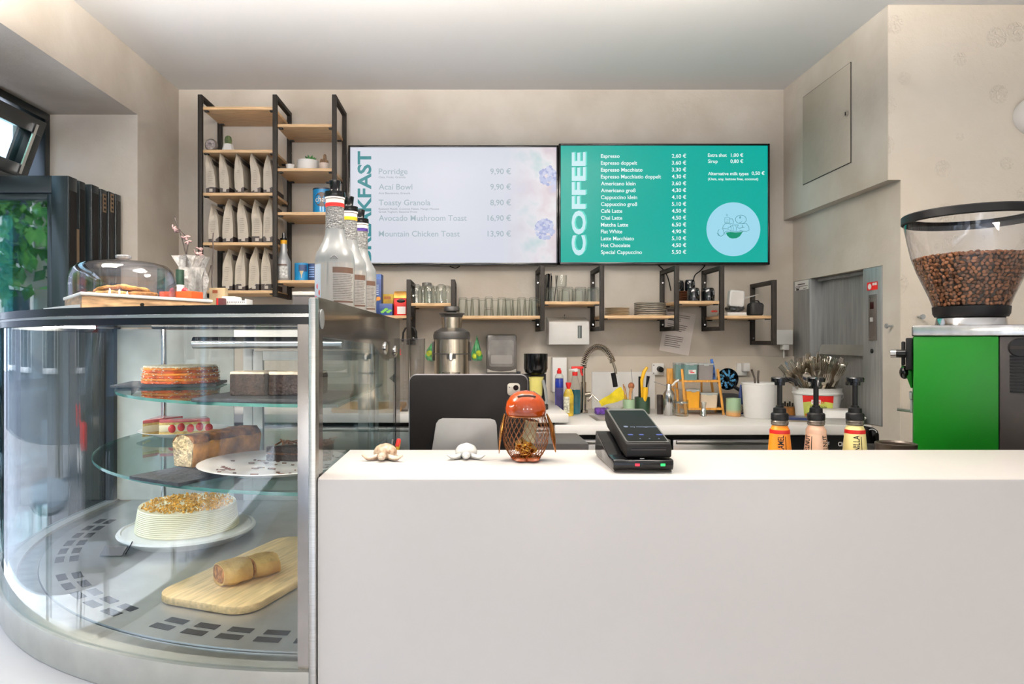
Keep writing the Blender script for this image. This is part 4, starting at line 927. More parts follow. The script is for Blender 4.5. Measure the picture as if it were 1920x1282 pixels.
def cactus(t, x, y, z, r, h, m, ribs=10, nm='cactus'):
    q = MB(); q.lathe([(r * .6, 0), (r * .95, h * .25), (r, h * .55), (r * .8, h * .85), (r * .4, h * .97), (0, h)], 40, T(x, y, z), wob=lambda a, zz: 1 + .08 * math.cos(a * ribs)); q.build(nm, m, t)
t = thing('cactus_pot', 'small round cactus in a white faceted pot on the second left board', 'plant', (X(428, 2.93), 2.93, zsh(SZ[1])))
q = MB(); q.lathe([(0, 0), (.024, 0), (.0265, .008), (.02, .033), (.017, .034), (.016, .03), (0, .03)], 9); q.build('pot', M_ceramic, t, flat=True); cactus(t, 0, 0, .03, .0145, .041, M_cactus)
t = thing('cactus_pot', 'tiny white pot with a little succulent on the right bay board', 'plant', (X(544, 2.93), 2.93, zsh(RZ[1])))
pot(t, .014, .0195, .024); cactus(t, 0, 0, .018, .006, .012, M_cactb, 6)
t = thing('succulent_pot', 'large oval white pot with a green spiky succulent', 'plant', (X(577, 2.97), 2.97, zsh(RZ[1])))
q = MB(); q.lathe([(0, 0), (.040, 0), (.046, .01), (.0455, .05), (.042, .0505), (.040, .042), (0, .042)], 36); q.build('pot', M_ceramic, t); q = MB(); q.lathe([(0, .043), (.0395, .043)], 24); q.build('soil', M_soil, t)
rng = random.Random(4)
for i in range(20):
    a = i * 2.4; l = .028 + rng.random() * .012; el = .35 + .5 * (i / 20)
    q = MB(); q.lathe([(0, 0), (.005, l * .3), (.0045, l * .7), (0, l)], 8, T(.010, 0, .043) @ R(a, 'Z') @ R(PI / 2 - el - .15, 'Y')); q.build('leaf', M_succ, t)
t = thing('cactus_pot', 'small pinkish pot with three brown cacti beside the succulent', 'plant', (X(608, 2.94), 2.94, zsh(RZ[1])))
pot(t, .016, .0225, .032, mat('pot_blush', (214, 200, 190), rough=.5)); cactus(t, .002, 0, .026, .008, .048, M_cactb, 8); cactus(t, -.011, -.004, .026, .007, .026, M_cactb, 8); cactus(t, .013, -.003, .026, .006, .02, M_cactb, 8)
# tins
def tin(label, px, r, h, z, Y, m, capm, grp=None, sc=1.0):
    t = thing('tea_tin', label, 'tin', (X(px, Y), Y, zsh(z)), 0, grp)
    q = MB(); q.lathe([(0, 0), (r, 0), (r, h * .94), (0, h * .94)], 36); q.build('can', m, t)
    q = MB(); q.lathe([(r * 1.015, h * .94), (r * 1.02, h * .985), (r * .98, h), (0, h)], 36); q.build('lid', capm, t)
    return t, r, h
M_tin = mat('tin_blue', (22, 132, 190), rough=.3, noise=(20, .05), coat=.3); M_tincap = mat('tin_cap_dark', (24, 38, 56), rough=.35); M_tinnavy = mat('tin_navy', (28, 48, 88), rough=.35)
t, r, h = tin('large sky blue tea tin half hidden by the puree bottle', 605, .0415, .114, RZ[2], 2.97, M_tin, M_tincap)
q = MB(); q.lathe([(r + .0005, 0)], 3) if 0 else None
for (zc, rr, m_, k) in ((.062, .031, M_brownlab, .0006),):
    vs = [(0, 0, 0)]; q = MB()
    pts = []
    for i in range(32):
        u, v = rr * math.cos(2 * PI * i / 32), rr * math.sin(2 * PI * i / 32); a = -PI / 2 + u / r + .12; pts.append(((r + k) * math.cos(a), (r + k) * math.sin(a), zc + v))
    a = -PI / 2 + .12; q.raw([((r + k) * math.cos(a), (r + k) * math.sin(a), zc)] + pts, [(0, i + 1, (i + 1) % 32 + 1) for i in range(32)]); lo = q.build('label', mat('label_choco', (58, 34, 30), rough=.4), t)
me = text_mesh('chai', .032, 'LEFT', .0003, 0.0)
for v in me.vertices: a = -PI / 2 + (v.co.x - .030) / r + .12; v.co = Vector(((r + .0014) * math.cos(a), (r + .0014) * math.sin(a), .052 + v.co.y))
q = MB(); q.mesh(me); q.build('lettering', mat('label_cream', (240, 224, 206), rough=.5), lo, flat=True)
t, r, h = tin('small blue tea tin on the lowest right board', 566, .031, .077, RZ[3], 2.95, M_tin, mat('tin_cap_blue', (60, 150, 196), rough=.3), 'small tins on the lowest right board')
q = MB(); q.lathe([(r + .0006, .04), (r + .0006, .068)], 10, None, math.radians(258), math.radians(325)); q.build('label', M_tinnavy, t)
q = MB(); q.lathe([(.002, 0), (.002, .012), (.009, .03), (.0, .03)], 12, T(.006, -r, .012) @ Matrix.Diagonal((1, .2, 1, 1))); q.build('cup_picture', mat('tin_cup', (210, 190, 150), rough=.5), t)
t, r, h = tin('small navy tea tin partly behind the puree bottle', 590, .031, .075, RZ[3], 2.96, M_tinnavy, M_tinnavy, 'small tins on the lowest right board')
q = MB(); [q.lathe([(r + .0006, .016 + k * .01), (r + .0006, .021 + k * .01)], 8, None, math.radians(235), math.radians(280)) for k in range(5)]; q.build('print', mat('tin_print', (120, 150, 196), rough=.5), t)
# grey puree bottle with yellow collar on the same board
t = thing('puree_bottle', 'grey puree bottle with a yellow collar on the lowest right board', 'bottle', (X(532, 2.93), 2.93, zsh(RZ[3])))
s = .77
q = MB(); q.lathe([(r_ * s, z_ * s) for r_, z_ in [(0, 0), (.036, 0), (.039, .004), (.039, .105), (.034, .12), (.025, .138), (.02, .155), (.0175, .21)]], 30); q.build('body', mat('bottle_grey', (150, 152, 154), rough=.3, noise=(9, .04), metal=.2), t)
q = MB(); q.lathe([(.0185 * s, .205 * s), (.0185 * s, .226 * s)], 24); q.build('collar_band', MATS['band_yellow'], t)
q = MB(); q.lathe([(0, .2262 * s), (.02 * s, .2262 * s), (.02 * s, .236 * s), (.011 * s, .238 * s), (.008 * s, .268 * s), (0, .268 * s)], 20); q.tube([(-.004, 0, .20), (.006, 0, .188), (.010, 0, .18)], .0025, 6); q.build('pourer', M_blackgloss, t)
q = MB(); q.lathe([(.0394 * s, .082 * s), (.0394 * s, .09 * s)], 10, None, math.radians(215), math.radians(310)); q.build('label_heading', M_brownlab, t)
q = MB(); q.lathe([(.0394 * s, .014 * s), (.0394 * s, .078 * s)], 10, None, math.radians(250), math.radians(318)); q.build('label', mat('label_lgrey', (190, 190, 188), rough=.5, noise=(120, .2)), t)

# ------------------------------------------------------------------ packets on the first low board
def carton(name, label, px, Y, z, w_, d, h, m, rot=0., cat='box', grp=None):
    t = thing(name, label, cat, (X(px, Y), Y, zsh(z)), rot, grp); q = MB(); q.box((0, 0, h / 2), (w_, d, h), .001); q.build('carton', m, t); return t
M_navybox = mat('carton_navy', (32, 60, 118), rough=.45, noise=(20, .1)); M_yel = mat('carton_yellow', (224, 182, 60), rough=.5, noise=(30, .15))
t = carton('tea_carton', 'tall navy carton at the left of the low shelf', 709, 2.96, GZ[0], .036, .07, .178, M_navybox)
q = MB(); q.box((0, -.0355, .165), (.036, .0006, .02)); q.build('carton_top', mat('carton_blue', (70, 108, 178), rough=.45), t)
q = MB(); [q.box((-.003, -.0356, .09 + .008 * k), (.02, .0006, .003)) for k in range(6)]; q.build('print', mat('print_pale', (200, 206, 220), rough=.5), t)
q = MB(); q.ball((.006, -.0355, .072), .009, 1, .1, 1); q.ball((-.006, -.0355, .066), .007, 1, .1, 1); q.build('fruit_picture', mat('print_orange', (226, 150, 60), rough=.5), t)
t = carton('tea_carton', 'low blue carton with green leaves in front of the yellow carton', 725, 2.93, GZ[0], .055, .06, .05, M_navybox)
q = MB(); [q.ball((-.014 + .008 * k, -.0305, .014 + .006 * (k % 3)), .006, 1.4, .1, .8) for k in range(5)]; q.build('leaf_picture', mat('print_green', (110, 176, 70), rough=.5), t)
t = carton('tea_carton', 'yellow carton standing behind the low blue carton', 728, 3.02, GZ[0], .05, .06, .096, M_yel)
q = MB(); q.box((0, -.0305, .08), (.03, .0006, .012)); q.build('print', mat('carton_print2', (196, 120, 60), rough=.5), t)
t = thing('coffee_packet', 'red coffee packet with golden folded top beside the shelf frame', 'packet', (X(751, 2.94), 2.94, zsh(GZ[0])))
q = MB(); q.box((0, 0, .037), (.055, .045, .074), .005); q.build('packet', M_red, t)
q = MB(); q.loft([[(-.027, -.022, .0742), (.027, -.022, .0742), (.027, .022, .0742), (-.027, .022, .0742)], [(-.027, -.019, .094), (.027, -.019, .094), (.027, .019, .094), (-.027, .019, .094)], [(-.024, -.01, .104), (.024, -.01, .104), (.024, .01, .104), (-.024, .01, .104)]]); q.build('folded_top', mat('foil_gold', (190, 140, 66), rough=.3, metal=.6, noise=(30, .2)), t)
q = MB(); q.ball((.004, -.0225, .062), .018, 1, .15, .45); q.build('print', M_black, t)
q = MB(); q.box((.006, -.0229, .022), (.036, .0006, .032)); q.build('label', M_whiteplastic, t)

# ------------------------------------------------------------------ glasses
def tumbler(name, r_top, r_bot, h, ribs=0, wall=.0018, upside=True, base=.006):
    """glass standing upside down: wide rim on the board"""
    pr = [(0, 0), (r_bot - .003, 0), (r_bot, .003), (r_bot + (r_top - r_bot) * .5, h * .5), (r_top, h), (r_top - wall, h), (r_bot + (r_top - r_bot) * .5 - wall, h * .5), (r_bot - wall, base + .003), (r_bot - .006, base), (0, base)]
    if upside: pr = [(r, h - z) for r, z in pr]
    q = MB(); q.lathe(pr, 40 if ribs else 28, wob=(lambda a, z: 1 + .018 * math.cos(a * ribs)) if ribs else None); return q.build(name, M_tumbler)
g0 = tumbler('juice_glass', .0225, .018, .08); used = [False]
def place(o, flag, loc, label, cat, grp, rot=0.):
    if not flag[0]: flag[0] = True; c = o; c.location = loc
    else: c = o.copy(); COL.objects.link(c); c.location = loc
    c.rotation_euler.z = rot; return tag(c, label, cat, grp)
# tall tapered glasses between the second and third frame
front = [(791, 'first tall juice glass right of the black juicer funnel'), (816 + 26, ''), ]
FR = [(868, 'leftmost front tall juice glass on the wide low board'), (891, 'second front tall juice glass from the left on the wide low board'), (941, 'front tall juice glass right of the double stack'), (956, 'narrow gap tall juice glass right of the board middle'), (978, 'second front tall juice glass from the right on the wide low board'), (1000, 'rightmost front tall juice glass against the shelf frame')]
for i, (px, lab) in enumerate(FR): place(g0, used, (X(px, 2.945), 2.945 + (.05 if px == 956 else 0), zsh(GZ[2])), lab, 'glass', 'tall juice glasses on the wide low board', i)
for i, px in enumerate((880, 905, 928, 950, 968, 990, 1005)):
    place(g0, used, (X(px, 3.03), 3.035, zsh(GZ[2])), '%s tall juice glass in the rear row of the wide low board' % ['first', 'second', 'third', 'fourth', 'fifth', 'sixth', 'last'][i], 'glass', 'tall juice glasses on the wide low board', i)
gs = tumbler('small_glass', .0215, .019, .036); f1 = [False]
place(gs, f1, (X(916.5, 2.945), 2.945, zsh(GZ[2])), 'small glass at the bottom of the double stacked glasses', 'glass', 'double stacked glasses')
gs2 = tumbler('small_glass', .0195, .0165, .047); f2 = [False]
place(gs2, f2, (X(916.5, 2.945), 2.945, zsh(GZ[2]) + .0365), 'clear glass stacked on top of the small glass', 'glass', 'double stacked glasses')
# round-shouldered glasses between the first and second frame
q = MB(); r_, h_ = .0242, .081
q.lathe([(r_, 0), (r_ * 1.02, .04), (r_ * .98, .062), (r_ * .8, .076), (r_ * .5, h_), (0, h_), (0, h_ - .005), (r_ * .5, h_ - .006), (r_ * .74, .071), (r_ * .92, .06), (r_ * .96, .04), (r_ * .94, 0)], 30)
gm = q.build('round_glass', M_tumbler); f3 = [False]
for i, (px, Y, lab) in enumerate(((781, 2.93, 'left front round shouldered glass on the small high board'), (805, 2.93, 'middle front round shouldered glass on the small high board'), (827, 2.93, 'right front round shouldered glass on the small high board'), (838, 3.0, 'rear right round shouldered glass beside the second frame'), (793, 3.02, 'rear left round shouldered glass on the small high board'), (816, 3.03, 'rear middle round shouldered glass on the small high board'))):
    place(gm, f3, (X(px, Y), Y, zsh(GZ[1])), lab, 'glass', 'round shouldered glasses on the small high board', i)
t = thing('lidded_jar', 'lidded glass jar rising behind the round shouldered glasses', 'jar', (X(800, 3.06), 3.067, zsh(GZ[1])))
q = MB(); q.lathe([(0, 0), (.022, 0), (.023, .07), (.020, .085), (.0185, .085), (.021, .07), (.02, .004), (0, .004)], 24); q.build('jar', M_tumbler, t)
q = MB(); q.lathe([(0, .0855), (.0215, .0855), (.0215, .1), (0, .1)], 24); q.build('lid', mat('lid_grey', (122, 120, 116), rough=.4, metal=.4), t)
# ribbed tumblers, straws
gr = tumbler('ribbed_glass', .0262, .0238, .062, ribs=20, wall=.0022); f4 = [False]
for i, (px, Y, lab) in enumerate(((1036, 2.93, 'leftmost front ribbed tumbler below the screens'), (1064, 2.93, 'second front ribbed tumbler from the left'), (1088.5, 2.93, 'second front ribbed tumbler from the right'), (1112, 2.93, 'rightmost front ribbed tumbler against the frame'), (1029, 3.04, 'rear ribbed tumbler behind the leftmost one'), (1058, 3.04, 'rear ribbed tumbler second from the left'), (1083, 3.04, 'rear ribbed tumbler third from the left'), (1106, 3.04, 'rear ribbed tumbler at the right end'))):
    place(gr, f4, (X(px, Y), Y, zsh(GZ[3])), lab, 'glass', 'ribbed tumblers on the third high board', i * .3)
g5 = tumbler('tall_ribbed_glass', .0255, .0235, .056, ribs=18, upside=False); f5 = [False]
place(g5, f5, (X(1052, 2.985), 2.985, zsh(GZ[3]) + .0628), 'single upright glass standing on top of the ribbed tumblers', 'glass', None)
rng = random.Random(9)
for i in range(10):
    q = MB(); bx, by = X(1027, 2.99) - .012 + .0052 * (i % 5), 2.975 + .006 * (i // 5); le = rng.uniform(-.006, .008)
    q.tube([(0, 0, 0), (le, rng.uniform(-.003, .003), .118 + rng.random() * .01)], .0021, 6)
    tag(q.build('straw', M_black, loc=(bx, by, zsh(GZ[3]) + .001)), 'black straw in the bundle between the shelf frame and the ribbed tumblers', 'straw', 'black straws behind the ribbed tumblers')
for (px, le, lab) in ((1039, .014, 'black straw leaning right against the upright glass'), (1034.5, .0, 'single straight black straw right of the bundle')):
    q = MB(); q.tube([(0, 0, 0), (le, 0, .118)], .002, 6); tag(q.build('straw', M_black, loc=(X(px, 3.0), 3.0, zsh(GZ[3]) + .001)), lab, 'straw', 'black straws behind the ribbed tumblers')
# plates
def plate_mesh(name, r, h, m):
    q = MB(); q.lathe([(0, 0), (r * .62, 0), (r * .68, .002), (r * .98, h - .002), (r, h - .0004), (r * .985, h), (r * .66, .0045), (r * .6, .003), (0, .003)], 40); return q.build(name, m)
M_plateb = mat('plate_beige', (206, 188, 160), rough=.35, noise=(20, .05)); M_platew = mat('plate_grey_rim', (196, 190, 176), rough=.3, noise=(30, .05)); M_rim = mat('plate_rim_dark', (72, 66, 58), rough=.4)
p = plate_mesh('side_plate', .054, .0085, M_plateb); f6 = [False]
ord_ = ['bottom', 'second', 'third', 'fourth', 'fifth', 'sixth', 'seventh', 'top']
for k in range(5): place(p, f6, (X(1157, 2.99), 2.99, zsh(GZ[4]) + k * .0068), '%s beige side plate in the small stack on the fifth low board' % ('top' if k == 4 else ord_[k]), 'plate', 'small beige plate stack')
r = .069
for k in range(7):
    t = thing('dinner_plate', '%s pale dinner plate in the tall dark rimmed stack' % ('top' if k == 6 else ord_[k]), 'plate', (X(1219, 2.995), 2.995, zsh(GZ[4]) + k * .0083), 0, 'pale dinner plate stack')
    q = MB(); q.lathe([(0, 0), (r * .85, 0), (r * .97, .003), (r * .985, .0068), (r * .96, .007), (r * .8, .004), (0, .0035)], 44); q.build('dish', M_platew, t)
    q = MB(); q.lathe([(r * .984, .0055), (r, .006), (r, .0076), (r * .965, .0079), (r * .962, .0071)], 44); q.build('rim', M_rim, t)
M_saucer = mat('saucer_brown', (112, 72, 52), rough=.3, noise=(20, .2), coat=.3); M_mug = mat('mug_black', (16, 16, 19), rough=.12, noise=(20, .1), coat=.6)
sx_, sy_ = X(1282, 3.03), 3.03
p = plate_mesh('saucer', .043, .008, M_saucer); f7 = [False]
for k in range(6): place(p, f7, (sx_, sy_, zsh(GZ[5]) + k * .0082), '%s brown saucer in the stack beside the fifth frame' % ('top' if k == 5 else ord_[k]), 'saucer', 'brown saucer stack')
def mug(name, label, loc, r, h, rot, up=False, grp=None):
    t = thing(name, label, 'cup', loc, rot, grp); q = MB()
    pr = [(r * .96, 0), (r, .006), (r, h * .7), (r * .92, h - .006), (r * .8, h), (0, h), (0, h - .004), (r * .8, h - .006), (r * .9, .006), (r * .88, 0)]
    q.lathe(pr, 30); q.build('cup', M_mug, t)
    q = MB(); q.tube([(r * .96, 0, h * .25), (r + .012, 0, h * .25), (r + .018, 0, h * .45), (r + .014, 0, h * .7), (r * .95, 0, h * .76)], .0038, 8); q.build('handle', M_mug, t)
mug('coffee_cup', 'left black cup upside down on top of the brown saucers', (sx_ - .0225, sy_ - .006, zsh(GZ[5]) + .0505), .0205, .046, -1.7, grp='black cups on the saucers')
mug('coffee_cup', 'right black cup upside down on top of the brown saucers', (sx_ + .0255, sy_ - .004, zsh(GZ[5]) + .0505), .0225, .05, -1.4, grp='black cups on the saucers')
mug('coffee_mug', 'left black mug upside down on the board right of the saucers', (X(1300, 2.945), 2.945, zsh(GZ[5])), .0265, .058, -1.35, grp='black mugs on the board')
mug('coffee_mug', 'right black mug upside down against the sixth frame', (X(1328, 2.945), 2.945, zsh(GZ[5])), .0265, .058, -1.35, grp='black mugs on the board')
# odds and ends on the last low board
bz = zsh(GZ[6])
t = thing('flat_box', 'flat white box under the wrapped bundle on the last board', 'box', (X(1372, 2.97), 2.97, bz)); q = MB(); q.box((0, 0, .007), (.082, .12, .014), .001); q.build('box', M_whiteplastic, t)
t = thing('wrapped_bundle', 'black goods wrapped in shiny plastic on the flat white box', 'packet', (X(1378, 2.96), 2.96, bz + .0148)); q = MB(); q.ball((0, 0, .017), .03, 1.35, 1.5, .56, 30, 16); q.bumpy(.007, 45); q.build('goods', mat('wrap_dark', (40, 38, 38), rough=.15, noise=(60, .6), coat=.8), t, flat=True)
t = thing('foam_container', 'white foam food container tilted on the wrapped bundle', 'container', (X(1377, 2.95), 2.95, bz + .038)); q = MB(); q.prism(rrect(.064, .07, .01, 5), 0, .03, T(0, 0, .036) @ R(.1, 'Y') @ UP, .003); q.build('container', M_whiteplastic, t); q = MB(); q.prism(rrect(.05, .055, .008, 5), .0302, .0312, T(0, 0, .036) @ R(.1, 'Y') @ UP); q.build('inner_panel', mat('foam_inner', (218, 214, 208), rough=.6), t)
q = MB(); q.raw([(-.03, 0, 0), (.062, -.03, .032), (.06, .05, .03), (-.028, .06, .012), (-.03, 0, .001), (.062, -.03, .033), (.06, .05, .031), (-.028, .06, .013)], [(0, 1, 2, 3), (7, 6, 5, 4), (0, 4, 5, 1), (1, 5, 6, 2), (2, 6, 7, 3), (3, 7, 4, 0)]); tag(q.build('paper_bag', M_paper, loc=(X(1392, 2.99), 2.99, bz + .062), flat=True), 'white folded paper sheet sticking out right of the foam container', 'paper')
t = thing('black_pouch', 'black soft pouch standing at the right end of the last board', 'pouch', (X(1416, 2.96), 2.96, bz)); q = MB(); q.box((0, 0, .029), (.056, .06, .058), .012, None, 3); q.bumpy(.004, 40); q.build('pouch', mat('fabric_black', (26, 25, 25), rough=.7, noise=(40, .2)), t); q = MB(); q.tube([(-.018, 0, .055), (-.01, 0, .066), (.012, 0, .066), (.02, 0, .055)], .003, 6); q.build('strap', M_black, t)
t = thing('red_bow', 'small red object lying left on the flat white box', 'ribbon', (X(1334, 2.94) + .012, 2.94, bz + .0148)); q = MB(); q.ball((-.006, 0, .005), .007, 1.2, .8, .7); q.ball((.006, 0, .005), .007, 1.2, .8, .7); q.ball((0, 0, .005), .003); q.build('ribbon', mat('ribbon_dull', (196, 62, 52), rough=.5), t)
# ------------------------------------------------------------------ wall fixtures
t = thing('paper_towel_dispenser', 'white wall paper towel dispenser under the ribbed tumblers', 'dispenser', (X(1067, 3.0), 0, Z(646, 3.0)))
w_ = 76 / F * 3.0; q = MB(); hh = (646 - 603) / F * 3.0
q.prism([(3.0, 0), (3.0, hh), (3.09, hh + .022), (YB - .001, hh + .022), (YB - .001, 0)], -w_ / 2, w_ / 2, Matrix(((0, 0, 1, 0), (1, 0, 0, 0), (0, 1, 0, 0), (0, 0, 0, 1))), .003); q.build('cover', M_whiteplastic, t)
q = MB(); q.box2((.038, 2.998, hh * .28), (.056, 2.9995, hh * .83)); wo = q.build('fill_window', mat('window_dark', (70, 78, 76), rough=.2), t)
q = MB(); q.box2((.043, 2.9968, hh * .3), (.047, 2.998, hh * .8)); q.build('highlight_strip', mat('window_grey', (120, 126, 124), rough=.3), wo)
q = MB(); q.cyl((-.012, 3.06, hh + .012), (-.012, 3.055, hh + .034), .003, seg=8); q.build('pin', M_chrome, t)
# notice sheet
q = MB(); Yn = YB - .003
c_ = [(1249, 580), (1305, 589), (1291, 667), (1236, 656.5)]; ox, oz = X(1270, Yn), Z(624, Yn)
pts = [(X(a, Yn) - ox, Z(b_, Yn) - oz) for a, b_ in c_]; t = thing('notice_sheet', 'tilted typed paper sheet taped to the wall under the plates', 'paper', (ox, Yn, oz))
q.prism(pts[::-1], -.0006, 0, UP); q.build('sheet', M_paper, t)
q = MB(); ex = (Vector(pts[1]) - Vector(pts[0])); ey = (Vector(pts[3]) - Vector(pts[0]))
rng = random.Random(2)
for k in range(17):
    if k in (4, 9, 10): continue
    v = .08 + .048 * k; l = rng.uniform(.4, .72); a, b_ = Vector(pts[0]) + ex * .12 + ey * v, Vector(pts[0]) + ex * (.12 + l) + ey * v; c2, d2 = b_ + ey * .016, a + ey * .016
    q.raw([(p.x, -.0012 if 0 else -.0006, p.y) for p in (a, b_, c2, d2)], [(0, 1, 2, 3)], T(0, -.0004, 0))
q.build('typed_lines', M_ink, t, flat=True)
q = MB(); q.box((pts[0][0] + .02, -.0022, pts[0][1] - .004), (.03, .0006, .012)); q.build('tape', mat('tape_dark', (96, 84, 76), rough=.5), t)
# switch boxes and sockets
def wallbox(name, label, x0, y0_, x1, y1_, Y, dep, cat='socket'):
    t = thing(name, label, cat, (X((x0 + x1) / 2, Y), Y, Z((y0_ + y1_) / 2, Y))); w2, h2 = (x1 - x0) / F * Y / 2, (y1_ - y0_) / F * Y / 2
    q = MB(); q.box2((-w2, 0, -h2), (w2, dep, h2), .003); q.build('box', M_whiteplastic, t); return t, w2, h2
t, w2, h2 = wallbox('junction_box', 'white square junction box right of the last shelf frame', 1455, 618, 1487, 646, 3.06, .058, 'junction box')
q = MB(); q.box2((-.004, .0, -h2 - .024), (.021, .04, -h2 - .0005), .002); q.build('plug', M_whiteplastic, t); q = MB(); q.cyl((.006, .02, -h2 - .0245), (.006, .02, -h2 - .06), .003, seg=8); q.build('lead', M_whiteplastic, t)
t, w2, h2 = wallbox('wall_socket', 'white wall socket with a black plug above the utensil pots', 1223, 681, 1245, 703, 3.085, .0145)
q = MB(); q.cyl((.006, -.001, .001), (.006, -.028, -.001), .013, .012, 18); q.build('plug', M_black, t)
for (dx, dz) in ((-.02, .018), (-.02, -.018)): k = MB(); k.cyl((dx, -.0004, dz), (dx, -.0016, dz), .003, seg=8); k.build('screw', M_ink, t)
t, w2, h2 = wallbox('wall_socket', 'white wall socket with a white plug above the round pan', 1382, 681, 1401, 704, 3.085, .0145)
q = MB(); q.box2((-.004, -.03, -.008), (.024, -.0005, .03), .003); q.build('plug', M_whiteplastic, t)
t, w2, h2 = wallbox('soap_dispenser', 'tall white soap dispenser on the wall behind the cleaning bottles', 1036, 670, 1063, 735, 3.03, .068, 'dispenser')
q = MB(); q.box2((-w2 + .008, .005, -h2 - .012), (w2 - .008, .05, -h2 - .0005), .003); q.build('nozzle', M_whiteplastic, t)
# black hook under the first frame
t = thing('headphones', 'black curved band hanging from the first frame of the low shelf', 'headphones', (X(769, 2.91), 2.9, Z(612, 2.9)))
q = MB(); q.tube([(-.030, 0, -.05), (-.028, 0, -.026), (-.019, 0, -.008), (0, 0, 0), (.019, 0, -.008), (.027, 0, -.022), (.0275, 0, -.044)], .0042, 10); q.build('band', M_black, t)
q = MB(); q.tube([(-.030, 0, -.049), (-.031, 0, -.064)], .0052, 10); q.tube([(.0275, 0, -.043), (.028, 0, -.056)], .0052, 10); q.build('end_pad', M_black, t)
# ------------------------------------------------------------------ machines on the left rear worktop
lz = LZ + .0006; wz = WZ + .0006
M_jsteel = mat('juicer_steel', (196, 184, 166), rough=.26, metal=1, noise=(40, .05), aniso=(30, 30, 1)); M_jblack = mat('juicer_grey', (52, 50, 48), rough=.4)
Yj = 2.72; sc = Yj / F
t = thing('juicer', 'steel centrifugal juicer with a black feed funnel behind the tablet', 'juicer', (X(847, Yj), Yj, lz))
def jz(py): return Z(py, Yj) - lz
R0 = 33 * sc
q = MB(); q.lathe([(0, 0), (R0 * 1.1, 0), (R0 * 1.1, .05), (R0, .06), (R0, jz(663)), (0, jz(663))], 44); q.build('body', M_jsteel, t)
q = MB(); q.lathe([(0, jz(662.5)), (R0 * 1.0, jz(662.5)), (R0 * 1.0, jz(636)), (0, jz(636))], 44); q.build('juice_bowl', M_jsteel, t)
q = MB(); q.lathe([(R0 * 1.005, jz(664)), (R0 * 1.012, jz(663)), (R0 * 1.005, jz(662))], 44); q.build('seam', M_jblack, t)
q = MB(); q.lathe([(0, jz(636)), (R0 * 1.04, jz(636)), (R0 * 1.06, jz(628)), (R0 * 1.0, jz(622)), (R0 * .62, jz(615)), (0, jz(615))], 44); q.build('shoulder', M_jblack, t)
q = MB(); q.lathe([(0, jz(615)), (R0 * .56, jz(615)), (R0 * .585, jz(595)), (0, jz(595))], 36); q.build('feed_tube', M_jsteel, t)
q = MB(); q.lathe([(0, jz(595)), (R0 * .6, jz(595)), (R0 * .64, jz(591)), (R0 * .73, jz(588.5)), (R0 * .73, jz(587)), (R0 * .5, jz(588)), (0, jz(588))], 36); q.build('funnel', M_jblack, t)
q = MB(); q.lathe([(0, jz(588)), (R0 * .26, jz(588)), (R0 * .28, jz(584)), (R0 * .44, jz(583)), (R0 * .45, jz(577)), (R0 * .40, jz(574.5)), (0, jz(574))], 30); q.build('pusher', M_jblack, t)
q = MB(); q.tube([(0, -R0 * .95, jz(665)), (0, -R0 - .022, jz(668)), (0, -R0 - .026, jz(674))], [.0095, .0085, .0065], 14); q.build('spout', M_chrome, t)
q = MB(); q.prism([(-.019, jz(664)), (.019, jz(664)), (.011, jz(672)), (-.011, jz(672))][::-1], -R0 * .985, -R0 * 1.012, UP) if 0 else q.lathe([(R0 * 1.004, jz(672)), (R0 * 1.008, jz(664))], 10, None, -PI / 2 - .26, -PI / 2 + .26); q.build('spout_plate', M_jblack, t)
for s in (-1, 1):
    q = MB(); q.box2((s * (R0 + .0005), -.012, jz(676)), (s * (R0 + .008), .012, jz(640)), .002); q.build('latch', M_jblack, t)
me = text_mesh('robot coupe', .0145, 'CENTER', .0002, 0.0)
for v in me.vertices: a = -PI / 2 + v.co.x / R0; v.co = Vector(((R0 + .0008) * math.cos(a), (R0 + .0008) * math.sin(a), jz(699.5) + v.co.y))
q = MB(); q.mesh(me); q.build('lettering', M_black, t, flat=True)
M_net = mat('net_green', (76, 170, 110), rough=.3, noise=(50, .3), trans=.3); M_lime = mat('lime', (196, 214, 60), rough=.4, noise=(40, .2))
for (label, px, py, s) in (('green net of limes hanging left behind the juicer', 809, 664, -1), ('green net of limes hanging right behind the juicer', 894, 664, 1)):
    Yl = 3.05; t = thing('lime_net', label, 'fruit net', (X(px, Yl), Yl, Z(690, Yl)), 0, 'lime nets behind the juicer')
    zc = Z(py, Yl) - Z(690, Yl)
    q = MB(); q.lathe([(0, zc + .088 if s > 0 else zc + .05), (.006, zc + .06 if s > 0 else zc + .04), (.017, zc + .02), (.026, zc - .008), (.02, zc - .026), (0, zc - .032)], 16, wob=lambda a, z: 1 + .12 * math.sin(a * 5 + z * 60)); q.bumpy(.004, 60); q.build('net', M_net, t, flat=True)
    q = MB(); q.ball((s * .008, -.017, zc + .004), .014); q.ball((-s * .008, -.016, zc - .008), .013); q.build('limes', M_lime, t)
